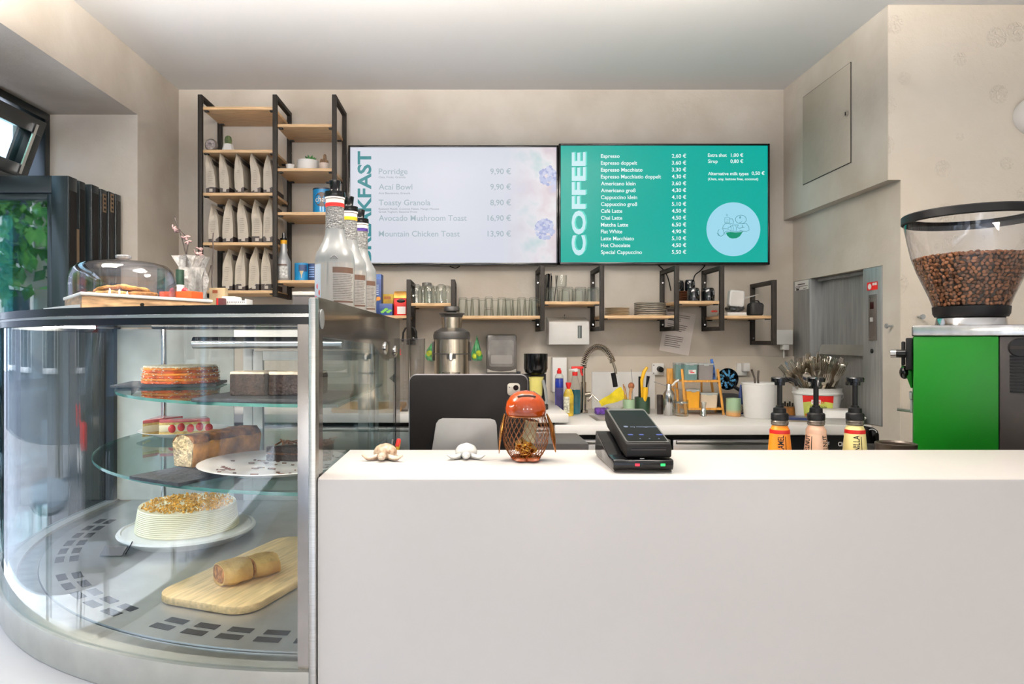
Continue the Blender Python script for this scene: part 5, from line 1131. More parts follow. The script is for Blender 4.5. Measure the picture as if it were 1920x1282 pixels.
# clear measuring jugs left of the juicer
def square_jug(label, px0, px1, pyt, Y, red):
    x0, x1 = X(px0, Y), X(px1, Y); h = Z(pyt, Y) - lz; w2 = (x1 - x0) / 2
    t = thing('blender_jug', label, 'jug', ((x0 + x1) / 2, Y, lz), 0, 'clear blender jugs by the showcase')
    q = MB(); q.loft([[(x, y, z) for x, y in rrect(w2 * 2 * k, w2 * 2 * k, .012, 3)] for z, k in ((0, .8), (h * .1, .84), (h, 1.0))], cap=False); q.prism(rrect(w2 * 1.6, w2 * 1.6, .012, 3), .001, .006); q.build('jug', M_smokejug, t)
    q = MB()
    for k in range(14): q.box((w2 * .3, -w2 * .93, h * .3 + k * h * .045), (w2 * (.5 if k % 3 == 0 else .3), .0008, .0016))
    q.build('scale_marks', M_ink, t)
    if red:
        q = MB(); [q.box((-w2 * .45 + .002 * (k % 2), -w2 * .97, h * .86 - .006 * k), (w2 * .3, .0008, .0035)) for k in range(4)]; q.build('red_print', M_red, t)
    else:
        q = MB(); q.prism([(w2, h * .5), (w2 + .018, h * .44), (w2, h * .38)], -.01, .01, UP); q.build('pouring_grip', M_black, t)
    q = MB(); q.tube([(p[0], p[1], h) for p in rrect(w2 * 2, w2 * 2, .012, 3)], .0016, 5, True); q.build('rim', M_acrylic, t)
M_smokejug = glass_mat('plastic_jug', (222, 222, 222), (120, 122, 124), gain=1.3, power=2)
square_jug('left clear blender jug with red print beside the showcase', 744, 768, 636, 2.6, True)
square_jug('right clear blender jug with measuring scale left of the juicer', 768, 797, 635, 2.68, False)
# grey roll dispenser on the wall
Yd = 3.0; t = thing('roll_dispenser', 'dark translucent paper roll dispenser on the wall right of the juicer', 'dispenser', (X(941, Yd), Yd, Z(708, Yd)))
wd = 58 / F * Yd; hd_ = (708 - 627) / F * Yd
q = MB(); q.prism(rrect(wd, hd_, .012, 5, 0, hd_ / 2), -.115, -.03, UP, .004); q.build('case', mat('dispenser_grey', (84, 80, 76), rough=.25, coat=.3), t)
q = MB(); q.prism(rrect(wd * .8, hd_ * .62, .01, 5, 0, hd_ * .56), .0, .0005, T(0, .0285, 0) @ UP); q.build('window', mat('dispenser_window', (118, 114, 110), rough=.15, noise=(14, .15), coat=.4), t)
q = MB(); q.prism(rrect(wd * .7, hd_ * .2, .006, 4, 0, hd_ * .42), .0, .0005, T(0, .0278, 0) @ UP); q.build('paper_roll', mat('roll_grey', (150, 146, 142), rough=.6), t)
q = MB(); q.prism([(-wd * .47, hd_ * .2), (-wd * .3, hd_ * .155), (0, hd_ * .135), (wd * .3, hd_ * .155), (wd * .47, hd_ * .2), (wd * .47, hd_ * .12), (-wd * .47, hd_ * .12)], .0, .004, T(0, .0285, 0) @ UP); q.build('tear_bar', mat('dispenser_bar', (186, 180, 172), rough=.4), t)
# citrus press with black bowl and yellow cup
Yc = 2.68; t = thing('citrus_press', 'black bowl press over a pale yellow cup behind the tablet', 'press', (X(1004.5, Yc), Yc, lz))
def cz_(py): return Z(py, Yc) - lz
k = Yc / F
q = MB(); q.lathe([(0, cz_(703)), (10 * k, cz_(702)), (20 * k, cz_(698)), (22.5 * k, cz_(690)), (22.5 * k, cz_(663)), (21.5 * k, cz_(663)), (20.5 * k, cz_(690)), (0, cz_(697))], 32); q.build('bowl', M_blackgloss, t)
q = MB(); q.lathe([(0, cz_(672)), (3 * k, cz_(672.5)), (6 * k, cz_(684)), (8 * k, cz_(696)), (0, cz_(696))], 14); q.build('cone', mat('cone_clear', (120, 120, 120), rough=.2), t)
q = MB(); q.lathe([(0, cz_(744)), (10.5 * k, cz_(744)), (12 * k, cz_(740)), (12.5 * k, cz_(716)), (15 * k, cz_(706)), (14 * k, cz_(706)), (11.5 * k, cz_(716)), (0, cz_(718))], 26, T(.001, 0, 0)); q.build('cup', mat('cup_yellow', (216, 206, 118), rough=.25, noise=(8, .08), coat=.3), t)
q = MB(); q.box2((-.038, .03, 0), (.044, .06, cz_(701)), .004); q.box2((-.04, -.03, 0), (.046, .06, .022), .004); q.build('stand', M_black, t)
q = MB(); q.tube([(.026, -.014, cz_(712)), (.037, -.014, cz_(730)), (.041, -.014, cz_(750)), (.036, -.014, cz_(757))], .006, 8); q.build('lever', M_steeldull, t)
q = MB(); q.box2((-.105, -.01, cz_(712)), (-.02, .03, cz_(701)), .004); q.box2((-.075, -.012, cz_(701)), (-.06, .01, cz_(696)), .002); q.build('arm', M_black, t)
q = MB(); q.prism(rrect(.26, .30, .03), 0, .014, None, .002); tag(q.build('cutting_board', mat('board_tan', (206, 158, 98), rough=.5, noise=(8, .12), aniso=(1.5, 12, 12)), loc=(X(690, 2.62), 2.69, lz)), 'tan wooden board on the rear worktop seen through the showcase side', 'cutting board')

# ------------------------------------------------------------------ sink corner on the right rear worktop
Ys = 2.86; k = Ys / F
def bottle(label, px, py0, py1, r, body, cap, Y=Ys, liquid=None, z=wz):
    t = thing('cleaning_bottle', label, 'bottle', (X(px, Y), Y, z), 0, 'cleaning bottles by the tap'); return t, Z(py0, Y) - z
t, h = bottle('blue cleaner bottle with a red cap by the tap', 1048.5, 690, 765, 0, None, None)
q = MB(); q.lathe([(0, 0), (.0165, 0), (.018, .004), (.018, h * .70), (.0168, h * .76), (.0155, h * .78), (0, h * .78)], 26); q.build('liquid', mat('cleaner_blue', (30, 52, 150), rough=.15, noise=(14, .25), coat=.6), t)
q = MB(); q.lathe([(.018, h * .7), (.0185, h * .78), (.0165, h * .84), (.009, h * .89)], 26); q.build('bottle_shoulder', M_tumbler, t)
q = MB(); q.lathe([(.0182, h * .12), (.0182, h * .58)], 12, None, math.radians(215), math.radians(325)); q.build('label', mat('label_purple', (66, 60, 110), rough=.4, noise=(40, .2)), t)
q = MB(); q.lathe([(0, h * .88), (.0085, h * .88), (.0095, h * .90), (.0095, h * .95), (.0065, h * .96), (.006, h), (0, h)], 18); q.build('cap', M_red, t)
t, h = bottle('teal glass cleaner with a red spray trigger by the tap', 1078, 685, 772, 0, None, None, Ys + .03)
q = MB(); q.lathe([(0, 0), (.0225, 0), (.024, .004), (.024, h * .5), (0, h * .5)], 26); q.build('liquid', mat('cleaner_teal', (20, 92, 108), rough=.15, noise=(14, .2), coat=.6), t)
q = MB(); q.lathe([(.0245, h * .5), (.0235, h * .55), (.015, h * .7), (.0105, h * .79)], 26); q.build('bottle_shoulder', M_tumbler, t)
q = MB(); q.lathe([(0, h * .79), (.0115, h * .79), (.0115, h * .865), (0, h * .865)], 18); q.box((.010, 0, h * .955), (.05, .018, h * .055), .003); q.tube([(.024, 0, h * .94), (.026, 0, h * .86), (.032, 0, h * .79)], .004, 8); q.build('trigger', M_red, t)
q = MB(); q.prism([(-.026, h * .9), (-.022, h * .925), (.008, h * .945), (.012, h * .9), (.0, h * .868), (-.006, h * .895)], -.012, .012, UP); q.build('spray_head', M_whiteplastic, t)
t, h = bottle('short yellow and white bottle with a red cap in front of the teal cleaner', 1066, 717, 775, 0, None, None, Ys - .06)
q = MB(); q.lathe([(0, 0), (.019, 0), (.021, .004), (.021, h * .62), (.014, h * .78), (.008, h * .82), (0, h * .82)], 24, T(0, 0, 0) @ Matrix.Diagonal((1, .6, 1, 1))); q.build('body', mat('cleaner_yellow', (176, 150, 44), rough=.3, noise=(30, .3)), t)
q = MB(); q.lathe([(.0215, h * .1), (.0215, h * .58)], 10, Matrix.Diagonal((1, .61, 1, 1)), math.radians(190), math.radians(275)); q.build('label', mat('label_pale', (206, 200, 180), rough=.5, noise=(120, .3)), t)
q = MB(); q.lathe([(0, h * .81), (.006, h * .81), (.0115, h * .95), (.011, h), (0, h)], 16); q.build('cap', M_red, t)
# spring tap
Yt = 2.93; t = thing('spring_tap', 'tall chrome spring tap arching over the sink', 'tap', (X(1094, Yt), Yt, wz))
def tp3(px, py, dy=0): return Vector((X(px, Yt) - X(1094, Yt), dy, Z(py, Yt) - wz))
M_tap = mat('tap_nickel', (176, 166, 152), rough=.22, metal=1, noise=(20, .05))
q = MB(); q.cyl((0, 0, 0), (0, 0, .012), .019, seg=22); q.cyl((0, 0, .012), (0, 0, tp3(0, 716).z), .0125, seg=20); q.cyl((0, 0, tp3(0, 716).z), (0, 0, tp3(0, 688).z), .0085, seg=18); q.cyl((0, 0, .075), (.03, -.01, .08), .011, seg=16); q.build('column', M_tap, t)
arcp = [tp3(1094, 690), tp3(1095, 680), tp3(1098, 670), tp3(1103, 661), tp3(1110, 654), tp3(1118, 650.5), tp3(1126, 651), tp3(1134, 655), tp3(1141, 663), tp3(1146, 672), tp3(1149, 679)]
def spline(P_, n=8):
    o = []
    for i in range(len(P_) - 1):
        a, b_, c_, d_ = P_[max(i - 1, 0)], P_[i], P_[i + 1], P_[min(i + 2, len(P_) - 1)]
        for j in range(n):
            u = j / n; o.append(.5 * ((2 * b_) + (c_ - a) * u + (2 * a - 5 * b_ + 4 * c_ - d_) * u * u + (3 * b_ - a - 3 * c_ + d_) * u ** 3))
    return o + [P_[-1]]
sp2 = spline(arcp, 40); q = MB(); q.tube(spline(arcp, 6), .0048, 8); q.build('hose', M_black, t)
coil = []
for i, p in enumerate(sp2):
    d = (sp2[min(i + 1, len(sp2) - 1)] - sp2[max(i - 1, 0)]).normalized(); n_ = Vector((0, 1, 0)); m_ = d.cross(n_); a = i * 2 * PI / 12.5
    coil.append(p + (n_ * math.cos(a) + m_ * math.sin(a)) * .0125)
q = MB(); q.tube(coil, .0019, 6); q.build('spring', M_tap, t)
q = MB(); q.tube([tp3(1149, 679), tp3(1153, 690), tp3(1155, 701)], .006, 12); q.ball(tp3(1147.5, 676.5), .009); q.build('spray_neck', M_tap, t)
q = MB(); q.tube([tp3(1149.5, 699), tp3(1152, 712), tp3(1154, 725)], .0105, 14); q.build('spray_handle', M_black, t)
q = MB(); q.tube([tp3(1101, 752, -.01), tp3(1110, 740, -.012), tp3(1121, 751, -.02)], .004, 8); q.build('lever', M_tap, t)
# yellow cloth draped over the spray head, sponge, glass bowls
q = MB(); N = 14; vs, fs = [], []; C4 = [tp3(1120, 751), tp3(1161, 724), tp3(1173, 746), tp3(1125, 760)]
for i in range(N + 1):
    for j in range(5):
        u, v = i / N, j / 4; p = C4[0].lerp(C4[1], u).lerp(C4[3].lerp(C4[2], u), v); p = p + Vector((0, -.034 - .006 * math.sin(u * 6 + v * 2), .002 * math.sin(u * 9))); vs.append(p)
for i in range(N):
    for j in range(4): a = i * 5 + j; fs.append((a, a + 5, a + 6, a + 1))
nb = len(vs); vs += [v + Vector((0, .0015, 0)) for v in vs]; fs += [tuple(nb + i for i in f[::-1]) for f in fs]
q.raw(vs, fs); tag(q.build('cleaning_cloth', mat('cloth_yellow', (232, 210, 40), rough=.8, noise=(40, .06), bump=(200, .3)), loc=(X(1094, Yt), Yt, wz), flat=True), 'yellow folded cloth hanging under the tap spray head', 'cloth')
q = MB(); q.box((0, 0, .014), (.05, .05, .026), .005); q.bumpy(.002, 80); tag(q.build('sponge', mat('sponge_purple', (92, 58, 140), rough=.9, noise=(80, .3), bump=(160, 1)), loc=(X(1127, 2.86), 2.86, wz)), 'purple sponge on the worktop under the yellow cloth', 'sponge')
gb = None
for i in range(3):
    q = MB(); q.lathe([(.0, .002), (.026, .002), (.037, .014), (.0375, .016), (.036, .016), (.026, .005), (0, .005)], 26); tag(q.build('glass_bowl', M_tumbler, loc=(X(1153, 2.84), 2.84, wz + i * .0085)), ['bottom', 'middle', 'top'][i] + ' small glass bowl in the stack under the yellow cloth', 'bowl', 'stacked glass bowls')
q = MB(); q.box2((0, 3.088, WZ + .0006), (X(1228, 3.09) - X(1110, 3.09), 3.098, Z(697, 3.09)), .001); tag(q.build('splash_board', M_whiteplastic, loc=(X(1110, 3.09), 0, 0)), 'plain white board standing against the wall behind the tap', 'board')
# sink basin rim
q = MB(); xa, xb = X(1108, 2.75), X(1165, 2.75)
q.box2((xa, 2.62, WZ + .0005), (xb, 2.80, WZ + .003), .001); t = thing('sink', 'white sink recess in the rear worktop below the tap', 'sink', (0, 0, 0)); q.build('rim', M_steel, t); q = MB(); q.box2((xa + .015, 2.635, WZ + .0031), (xb - .015, 2.785, WZ + .0036)); q.build('basin', mat('sink_shade', (168, 162, 156), rough=.3), t)
# utensil pots
def gradient_mat(name, c0, c1, zsplit):
    m = mat(name, c0, rough=.45, noise=(20, .04)); n = m.node_tree; b = n.nodes['Principled BSDF']
    tc = n.nodes.new('ShaderNodeTexCoord'); sx = n.nodes.new('ShaderNodeSeparateXYZ'); mr = n.nodes.new('ShaderNodeMapRange'); mx = n.nodes.new('ShaderNodeMixRGB')
    mr.inputs[1].default_value = zsplit[0]; mr.inputs[2].default_value = zsplit[1]; mx.inputs[1].default_value = lin(c1); mx.inputs[2].default_value = lin(c0)
    n.links.new(tc.outputs['Object'], sx.inputs[0]); n.links.new(sx.outputs['Z'], mr.inputs[0]); n.links.new(mr.outputs[0], mx.inputs[0]); n.links.new(mx.outputs[0], b.inputs['Base Color']); return m
M_glaze = gradient_mat('glaze_green_orange', (150, 178, 146), (202, 152, 96), (.012, .028))
def cup_pot(label, px0, px1, py0, py1, Y, m, nm='utensil_pot'):
    r = (px1 - px0) / F * Y / 2; h = (py1 - py0) / F * Y; t = thing(nm, label, 'pot', (X((px0 + px1) / 2, Y), Y, wz))
    q = MB(); q.lathe([(0, 0), (r * .95, 0), (r, .003), (r, h), (r - .003, h), (r - .0035, .005), (0, .005)], 30); q.build('pot', m, t); return t, r, h
t, r, h = cup_pot('green and orange glazed pot holding brushes by the tap', 1168, 1190, 740, 768, 2.86, M_glaze)
ox, oy = t.location.x, t.location.y
def stick(name, label, pts, rad, m, cat='utensil', grp=None, extra=None, Y=2.86):
    P_ = [Vector((X(a, Y), Y + d, Z(b_, Y))) for a, b_, d in pts]; base = P_[0].copy()
    tt = thing(name, label, cat, base, 0, grp); q = MB(); q.tube([p - base for p in P_], rad, 8); q.build('handle', m, tt)
    if extra: extra(tt, P_[-1] - base)
    return tt
M_bristle = mat('bristle_brown', (124, 76, 46), rough=.8, noise=(90, .3)); M_lightwood = mat('wood_handle', (196, 146, 92), rough=.5, noise=(20, .1)); M_orangew = mat('wood_orange', (176, 120, 66), rough=.5)
def brush_head(tt, p): q = MB(); q.ball((p.x, p.y, p.z + .008), .0135, 1, .5, 1.1, 14, 10); q.build('bristles', M_bristle, tt)
stick('pastry_brush', 'round brown pastry brush standing in the glazed pot', [(1181, 764, 0), (1182, 738, .004), (1184, 727, .004)], [.004, .006, .008], M_lightwood, extra=brush_head)
stick('skewer', 'thin dark skewer sticking up from the glazed pot', [(1186, 764, .006), (1187, 725, .008), (1184.5, 692, .01)], .0014, M_steeldull)
stick('spatula', 'left light wooden stick in the glazed pot', [(1173, 764, .003), (1171, 738, .004), (1169, 720, .004)], .0022, M_orangew)
stick('spatula', 'second light wooden stick in the glazed pot', [(1176, 764, .008), (1175, 738, .01), (1172, 724, .01)], .002, M_orangew)
t, r, h = cup_pot('dark green pot holding the yellow peeler', 1190, 1218.5, 735, 766, 2.89, mat('pot_dark_green', (34, 62, 44), rough=.35, noise=(20, .1), coat=.2))
M_yh = mat('handle_yellow', (238, 184, 28), rough=.35)
stick('peeler', 'yellow handled peeler standing up in the dark green pot', [(1204, 760, 0), (1203, 712, -.004), (1207, 697, -.004), (1213, 688, -.004)], [.003, .007, .008, .006], M_yh, Y=2.89)
stick('yellow_scraper', 'short yellow handled scraper leaning in the dark green pot', [(1206, 760, -.02), (1206, 740, -.03), (1207, 725, -.032)], [.004, .0115, .0105], M_yh, Y=2.89)
stick('kitchen_knife', 'dark handled knife in the dark green pot left of the peeler', [(1200, 760, .01), (1200.5, 733, .01), (1200.5, 706, .01)], .0055, M_black, Y=2.89)
stick('kitchen_shears', 'dark shears handle right of the peeler', [(1210, 760, .005), (1213, 722, .004), (1216, 705, .004)], [.003, .004, .0075], M_black, Y=2.89)
stick('whisk', 'thin steel whisk at the right of the dark green pot', [(1212, 760, .012), (1217, 730, .012), (1219, 708, .014)], .0022, M_steel, Y=2.89)
# shakers, jars
Yk = 2.82
t = thing('cocktail_shaker', 'steel cocktail shaker left of the bamboo rack', 'shaker', (X(1254, Yk), Yk, wz)); k = Yk / F
q = MB(); q.lathe([(0, 0), (9 * k, 0), (9.8 * k, .004), (11 * k, 39 * k), (10.8 * k, 40 * k), (0, 40 * k)], 30); q.build('cup', M_chrome, t)
q = MB(); q.lathe([(0, 40.2 * k), (10.9 * k, 40.2 * k), (9 * k, 44 * k), (5.5 * k, 48 * k), (5 * k, 51 * k), (0, 51 * k)], 30); q.build('strainer', M_chrome, t)
q = MB(); q.lathe([(0, 51.2 * k), (5.2 * k, 51.2 * k), (4.6 * k, 58.5 * k), (0, 60 * k)], 22); q.build('cap', M_chrome, t)
q = MB(); q.lathe([(0, 0), (.0125, 0), (.014, .08), (.0125, .081), (.0115, .003), (0, .003)], 22); t = thing('steel_tumbler', 'dark steel tumbler behind the cocktail shaker', 'tumbler', (X(1237.5, 2.87), 2.87, wz)); q.build('cup', mat('tumbler_dark', (70, 62, 60), rough=.3, metal=.6, noise=(40, .2)), t)
stick('bar_spoon', 'thin bar spoon crossing behind the cocktail shaker', [(1232, 717, .05), (1252, 723, .05), (1290, 734, .05)], .0018, M_steel, Y=2.83)
stick('marker_pen', 'white pen with dark band leaning against the bamboo rack', [(1264, 724, .03), (1270, 717, .03), (1277, 712.5, .03)], .0042, M_whiteplastic, 'pen', Y=2.80)
t = thing('glass_jar', 'clear glass jar between the shaker and the yellow box', 'jar', (X(1278, 2.80), 2.80, wz)); k = 2.8 / F
q = MB(); q.lathe([(0, 0), (12 * k, 0), (12.4 * k, .003), (12.4 * k, 30 * k), (11.6 * k, 30 * k), (11.6 * k, 5 * k), (0, 5 * k)], 28); q.build('jar', M_tumbler, t); q = MB(); q.lathe([(11 * k, 5.2 * k), (11.4 * k, 25 * k), (0, 25 * k)], 20) if 0 else q.lathe([(12.6 * k, 24 * k), (12.8 * k, 25 * k), (12.6 * k, 26 * k)], 28); q.build('band', M_chrome, t)
# bamboo rack with containers
Yr = 2.88; k = Yr / F
t = thing('bamboo_rack', 'two tier bamboo rack holding plastic containers', 'rack', (X(1310, Yr), Yr, wz)); M_bam = mat('bamboo', (218, 158, 72), rough=.45, noise=(14, .1), aniso=(10, 10, 2))
def rx(px): return X(px, Yr) - X(1310, Yr)
def rz(py): return Z(py, Yr) - wz
for (xt, xb_) in ((1274, 1281), (1340, 1351)):
    q = MB(); q.tube([(rx(xb_), -.035, 0), (rx(xt), -.035, rz(691))], .0055, 8); q.build('leg', M_bam, t)
    q = MB(); q.tube([(rx(xb_), .06, 0), (rx(xt), .06, rz(691))], .0055, 8); q.build('leg', M_bam, t)
q = MB(); q.box2((rx(1277), -.04, rz(715.5)), (rx(1344), .062, rz(711.5)), .001); q.build('shelf', M_bam, t)
q = MB(); q.box2((rx(1281), -.04, rz(767)), (rx(1350), .062, rz(763)), .001); q.build('shelf', M_bam, t)
q = MB(); q.box2((rx(1259), .064, rz(740)), (rx(1273), .076, rz(692)), .001); q.box2((rx(1324), .064, rz(740)), (rx(1327), .072, rz(716)), .001); q.build('back_slat', M_bam, t)
M_tealbox = mat('box_teal', (128, 164, 162), rough=.3, noise=(12, .06), trans=.3); M_clearbox = mat('box_clear', (176, 170, 170), rough=.25, noise=(12, .06), trans=.4); M_yellowbox = mat('box_yellow', (230, 164, 44), rough=.35, noise=(10, .06)); M_lidc = mat('lid_clear', (206, 212, 212), rough=.25, trans=.3)
def container(label, px0, px1, py0, py1, Y, zb, m, dep, lab=None):
    w2 = (px1 - px0) / F * Y / 2; h = (py1 - py0) / F * Y
    t = thing('food_container', label, 'container', (X((px0 + px1) / 2, Y), Y, zb), 0, 'food containers on the bamboo rack')
    q = MB(); q.loft([[(x, y, z) for x, y in rrect(2 * w2 * kk, dep * kk, .006, 3)] for z, kk in ((0, .92), (h * .9, 1.0))]); q.build('box', m, t)
    q = MB(); q.prism(rrect(2 * w2 * 1.03, dep * 1.03, .006, 3), h * .9 + .0005, h, None, .001); q.build('lid', M_lidc, t)
    q = MB(); q.prism([(-w2 * .45, h), (w2 * .45, h), (w2 * .3, h * .86), (-w2 * .3, h * .86)], 0, .0015, T(0, -dep * .515 - .0002, 0) @ UP); q.build('clip', M_lidc, t)
    if lab: q = MB(); q.box((w2 * .1, -dep * .5 - .002, h * .48), (w2 * 1.1, .0008, h * .26)); lo = q.build('label', M_whiteplastic, t); q = MB(); q.box((-w2 * .1, -dep * .5 - .0028, h * .53), (w2 * .5, .0006, h * .04)); q.box((w2 * .1, -dep * .5 - .0028, h * .44), (w2 * .6, .0006, h * .05)); q.build('print', M_red, lo)
    return t
zt_ = wz + rz(711.5) + .0006; zl_ = wz + rz(763) + .0006
container('teal lidded container with white label on the rack top', 1279, 1304, 680, 711.5, Yr - .01, zt_, M_tealbox, .07, True)
container('teal container at the top left back of the rack', 1264, 1279, 681, 711.5, Yr + .03, zt_, M_tealbox, .05)
container('clear grey container on the right of the rack top', 1305, 1333, 681, 711.5, Yr - .005, zt_, M_clearbox, .07)
container('yellow filled container on the lower rack shelf', 1283, 1308, 729, 763, Yr - .01, zl_, M_yellowbox, .07)
container('white tub with pale lid on the lower rack shelf', 1309, 1341, 736, 763, Yr - .005, zl_, mat('tub_white', (214, 196, 172), rough=.4), .07)
stick('blue_piping_bag', 'blue clip topped bag at the right end of the rack top', [(1338, 711, .0), (1337, 690, 0), (1334, 673, 0)], [.009, .008, .006], mat('bag_blue', (60, 100, 168), rough=.3, noise=(60, .4)), 'bag', Y=Yr + .02)
q = MB(); k2 = 2.79 / F; q.lathe([(0, 0), (6 * k2, 0), (5 * k2, 13 * k2), (3.6 * k2, 15 * k2), (5.5 * k2, 26 * k2), (5 * k2, 26 * k2), (3 * k2, 15.5 * k2), (0, 15.5 * k2)], 20); tag(q.build('jigger', M_chrome, loc=(X(1319, 2.79), 2.79, wz)), 'steel jigger measure in front of the white tub', 'jigger')
# round black pan leaning on the wall
Yp = 3.0; t = thing('round_pan', 'round black pan with blue pattern leaning right of the bamboo rack', 'pan', (X(1361, Yp), Yp, Z(710, Yp))); rp_ = 20 / F * Yp
q = MB(); q.lathe([(0, -.006), (rp_ * .82, -.006), (rp_, -.022), (rp_ * 1.02, -.021), (rp_ * .86, 0), (0, 0)], 40, R(PI / 2, 'X') @ Matrix.Diagonal((1, 1, -1, 1))); q.build('pan', M_blackgloss, t)
q = MB(); rng = random.Random(8)
for i in range(9):
    for rr in (.38, .6, .78):
        a = 2 * PI * (i + rr) / 9; q.ball((rp_ * rr * math.cos(a), -.0 , rp_ * rr * math.sin(a)), .0042 + rng.random() * .003, 1, .25, 1, 8, 6)
o = q.build('pattern', mat('pattern_blue', (70, 140, 200), rough=.4, noise=(300, .4)), t); o.location.y = -.008
q = MB(); q.tube([(rp_ * .6, -.02, -rp_ * .7), (rp_ * 1.25, -.03, -rp_ * 1.15)], .008, 8); q.build('handle', M_black, t)
q = MB(); q.tube([(-.022, -.024, .028), (.02, -.026, -.026)], .003, 6); q.build('spoon_handle', M_black, t)
q = MB(); q.box((0, 0, .04), (.085, .05, .08), .004); t = thing('dark_canister', 'dark grey box under the round pan behind the glazed cup', 'box', (X(1362, 2.95), 2.95, wz)); q.build('box', mat('box_charcoal', (44, 44, 46), rough=.4), t)
t, r, h = cup_pot('green and orange glazed cup right of the bamboo rack', 1362, 1388.5, 741, 774, 2.80, M_glaze, 'glazed_cup')
t = thing('blue_bottle', 'slim dark blue bottle between the glazed cup and the white bucket', 'bottle', (X(1389, 2.88), 2.88, wz)); q = MB(); q.lathe([(0, 0), (.0105, 0), (.011, .06), (.007, .1), (.003, .122), (0, .123)], 16); q.build('body', mat('bottle_navy', (34, 52, 104), rough=.25, coat=.4), t); q = MB(); q.lathe([(.0112, .006), (.0112, .04)], 16); q.build('label', mat('label_dots', (120, 116, 104), rough=.6, noise=(200, .6)), t)
# white bucket with tongs
Yb_ = 2.74; k = Yb_ / F; t = thing('white_bucket', 'large plain white bucket on the rear worktop', 'bucket', (X(1424, Yb_), Yb_, wz))
q = MB(); q.lathe([(0, 0), (26 * k, 0), (27.5 * k, .004), (31.5 * k, 65 * k), (30.7 * k, 65.5 * k), (26.7 * k, .006), (0, .006)], 48); q.build('bucket', M_whiteplastic, t)
q = MB(); q.lathe([(31.5 * k, 62.5 * k), (32.2 * k, 63 * k), (32 * k, 65.8 * k), (30.6 * k, 65.8 * k)], 48); q.build('rim', M_whiteplastic, t)
for (label, a, b_) in (('left dark tong arm sticking out of the white bucket', [(1418, 770, 0), (1419, 710, .02), (1413, 693, .02)], 0), ('right dark tong arm sticking out of the white bucket', [(1426, 770, .01), (1427, 710, .03), (1428, 695, .03)], 0)):
    stick('tongs', label, a, .0042, mat('tong_dark', (70, 60, 54), rough=.4, metal=.4), grp='tongs in the white bucket', Y=Yb_)
# cutlery bucket
Yq = 2.70; k = Yq / F; bx_, by_ = X(1532, Yq), Yq
t = thing('cutlery_bucket', 'white labelled bucket filled with cutlery', 'bucket', (bx_, by_, wz)); Rb, Rt, Hb = 36 * k, 42 * k, 58 * k
q = MB(); q.lathe([(0, 0), (Rb, 0), (Rt * .985, Hb * .86), (Rt * .97, Hb), (Rt * .95, Hb), (Rb * .96, .004), (0, .004)], 48); q.build('bucket', M_whiteplastic, t)
q = MB(); q.lathe([(Rt * .98, Hb * .8), (Rt * 1.03, Hb * .81), (Rt * 1.03, Hb * .86), (Rt * 1.0, Hb * .87), (Rt * 1.0, Hb * .98), (Rt * 1.02, Hb), (Rt * .95, Hb * 1.01)], 48); q.build('rim', M_whiteplastic, t)
def bl(nm, a0, a1, z0_, z1_, m, par, e=.0008, wave=0.):
    q = MB(); vs, fs = [], []; n = 18
    for i in range(n + 1):
        a = math.radians(a0 + (a1 - a0) * i / n)
        for j, z in enumerate((z0_, z1_)):
            z = z + wave * math.sin(PI * i / n) * (1 if j == 0 else 0); rr = Rb + (Rt * .985 - Rb) * z / (Hb * .86) + e; vs.append((rr * math.cos(a), rr * math.sin(a), z))
    fs = [(2 * i, 2 * i + 2, 2 * i + 3, 2 * i + 1) for i in range(n)]; q.raw(vs, fs); return q.build(nm, m, par)
lb = bl('label', 208, 284, .004, Hb * .78, mat('label_green_yellow', (196, 206, 96), rough=.4, noise=(10, .15)), t)
bl('label_band', 208, 284, Hb * .56, Hb * .785, M_red, lb, .0013, .007)
bl('label_picture', 212, 246, .004, Hb * .2, mat('label_orange', (230, 126, 40), rough=.4, noise=(40, .2)), lb, .0013)
bl('label_badge', 230, 252, Hb * .52, Hb * .66, M_whiteplastic, lb, .0018)
def curved_text(s_, size, ang, z, m, par, e=.0022, w=None):
    me = text_mesh(s_, size, 'LEFT', .0001, 0.0, w)
    for v in me.vertices:
        a = math.radians(ang) + v.co.x / (Rb * 1.08); zz = z + v.co.y; rr = Rb + (Rt * .985 - Rb) * zz / (Hb * .86) + e; v.co = Vector((rr * math.cos(a), rr * math.sin(a), zz))
    q = MB(); q.mesh(me); q.build('lettering', m, par, flat=True)
curved_text('NADLER', .011, 232, Hb * .55, M_red, lb, .0026); curved_text('Remoulade', .013, 226, Hb * .40, mat('print_dark_green', (60, 80, 40), rough=.5), lb)
q = MB(); q.tube([(Rt * 1.02, -.01, Hb * .84), (Rt * 1.08, -.012, Hb * .8), (Rt * 1.08, -.012, Hb * .68), (Rt * 1.0, -.012, Hb * .62)], .0025, 6); q.build('handle', M_whiteplastic, t)
M_cut = mat('cutlery_steel', (198, 190, 178), rough=.2, metal=1, noise=(20, .05))
def cutlery(kind):
    q = MB(); L_ = .19
    def strip(w0, w1, z0_, z1_, th=.0018): q.loft([[(-w0, -th, z0_), (w0, -th, z0_), (w0, th, z0_), (-w0, th, z0_)], [(-w1, -th, z1_), (w1, -th, z1_), (w1, th, z1_), (-w1, th, z1_)]])
    strip(.0045, .0028, 0, .13)
    if kind == 'spoon': q.ball((0, 0, .152), .0135, .95, .28, 1.75, 14, 10)
    elif kind == 'fork':
        strip(.0028, .0095, .13, .145, .0012); strip(.0095, .0105, .145, .156, .0012)
        for i in range(4): x = -.0084 + i * .0056; q.box((x, .0, .173), (.0026, .0022, .036))
    else:
        strip(.0035, .0065, .1, .115, .0012); strip(.0065, .006, .115, .175, .0011); strip(.006, .0012, .175, .192, .001)
    return q.build(kind, M_cut)
rng = random.Random(21); protos = {}
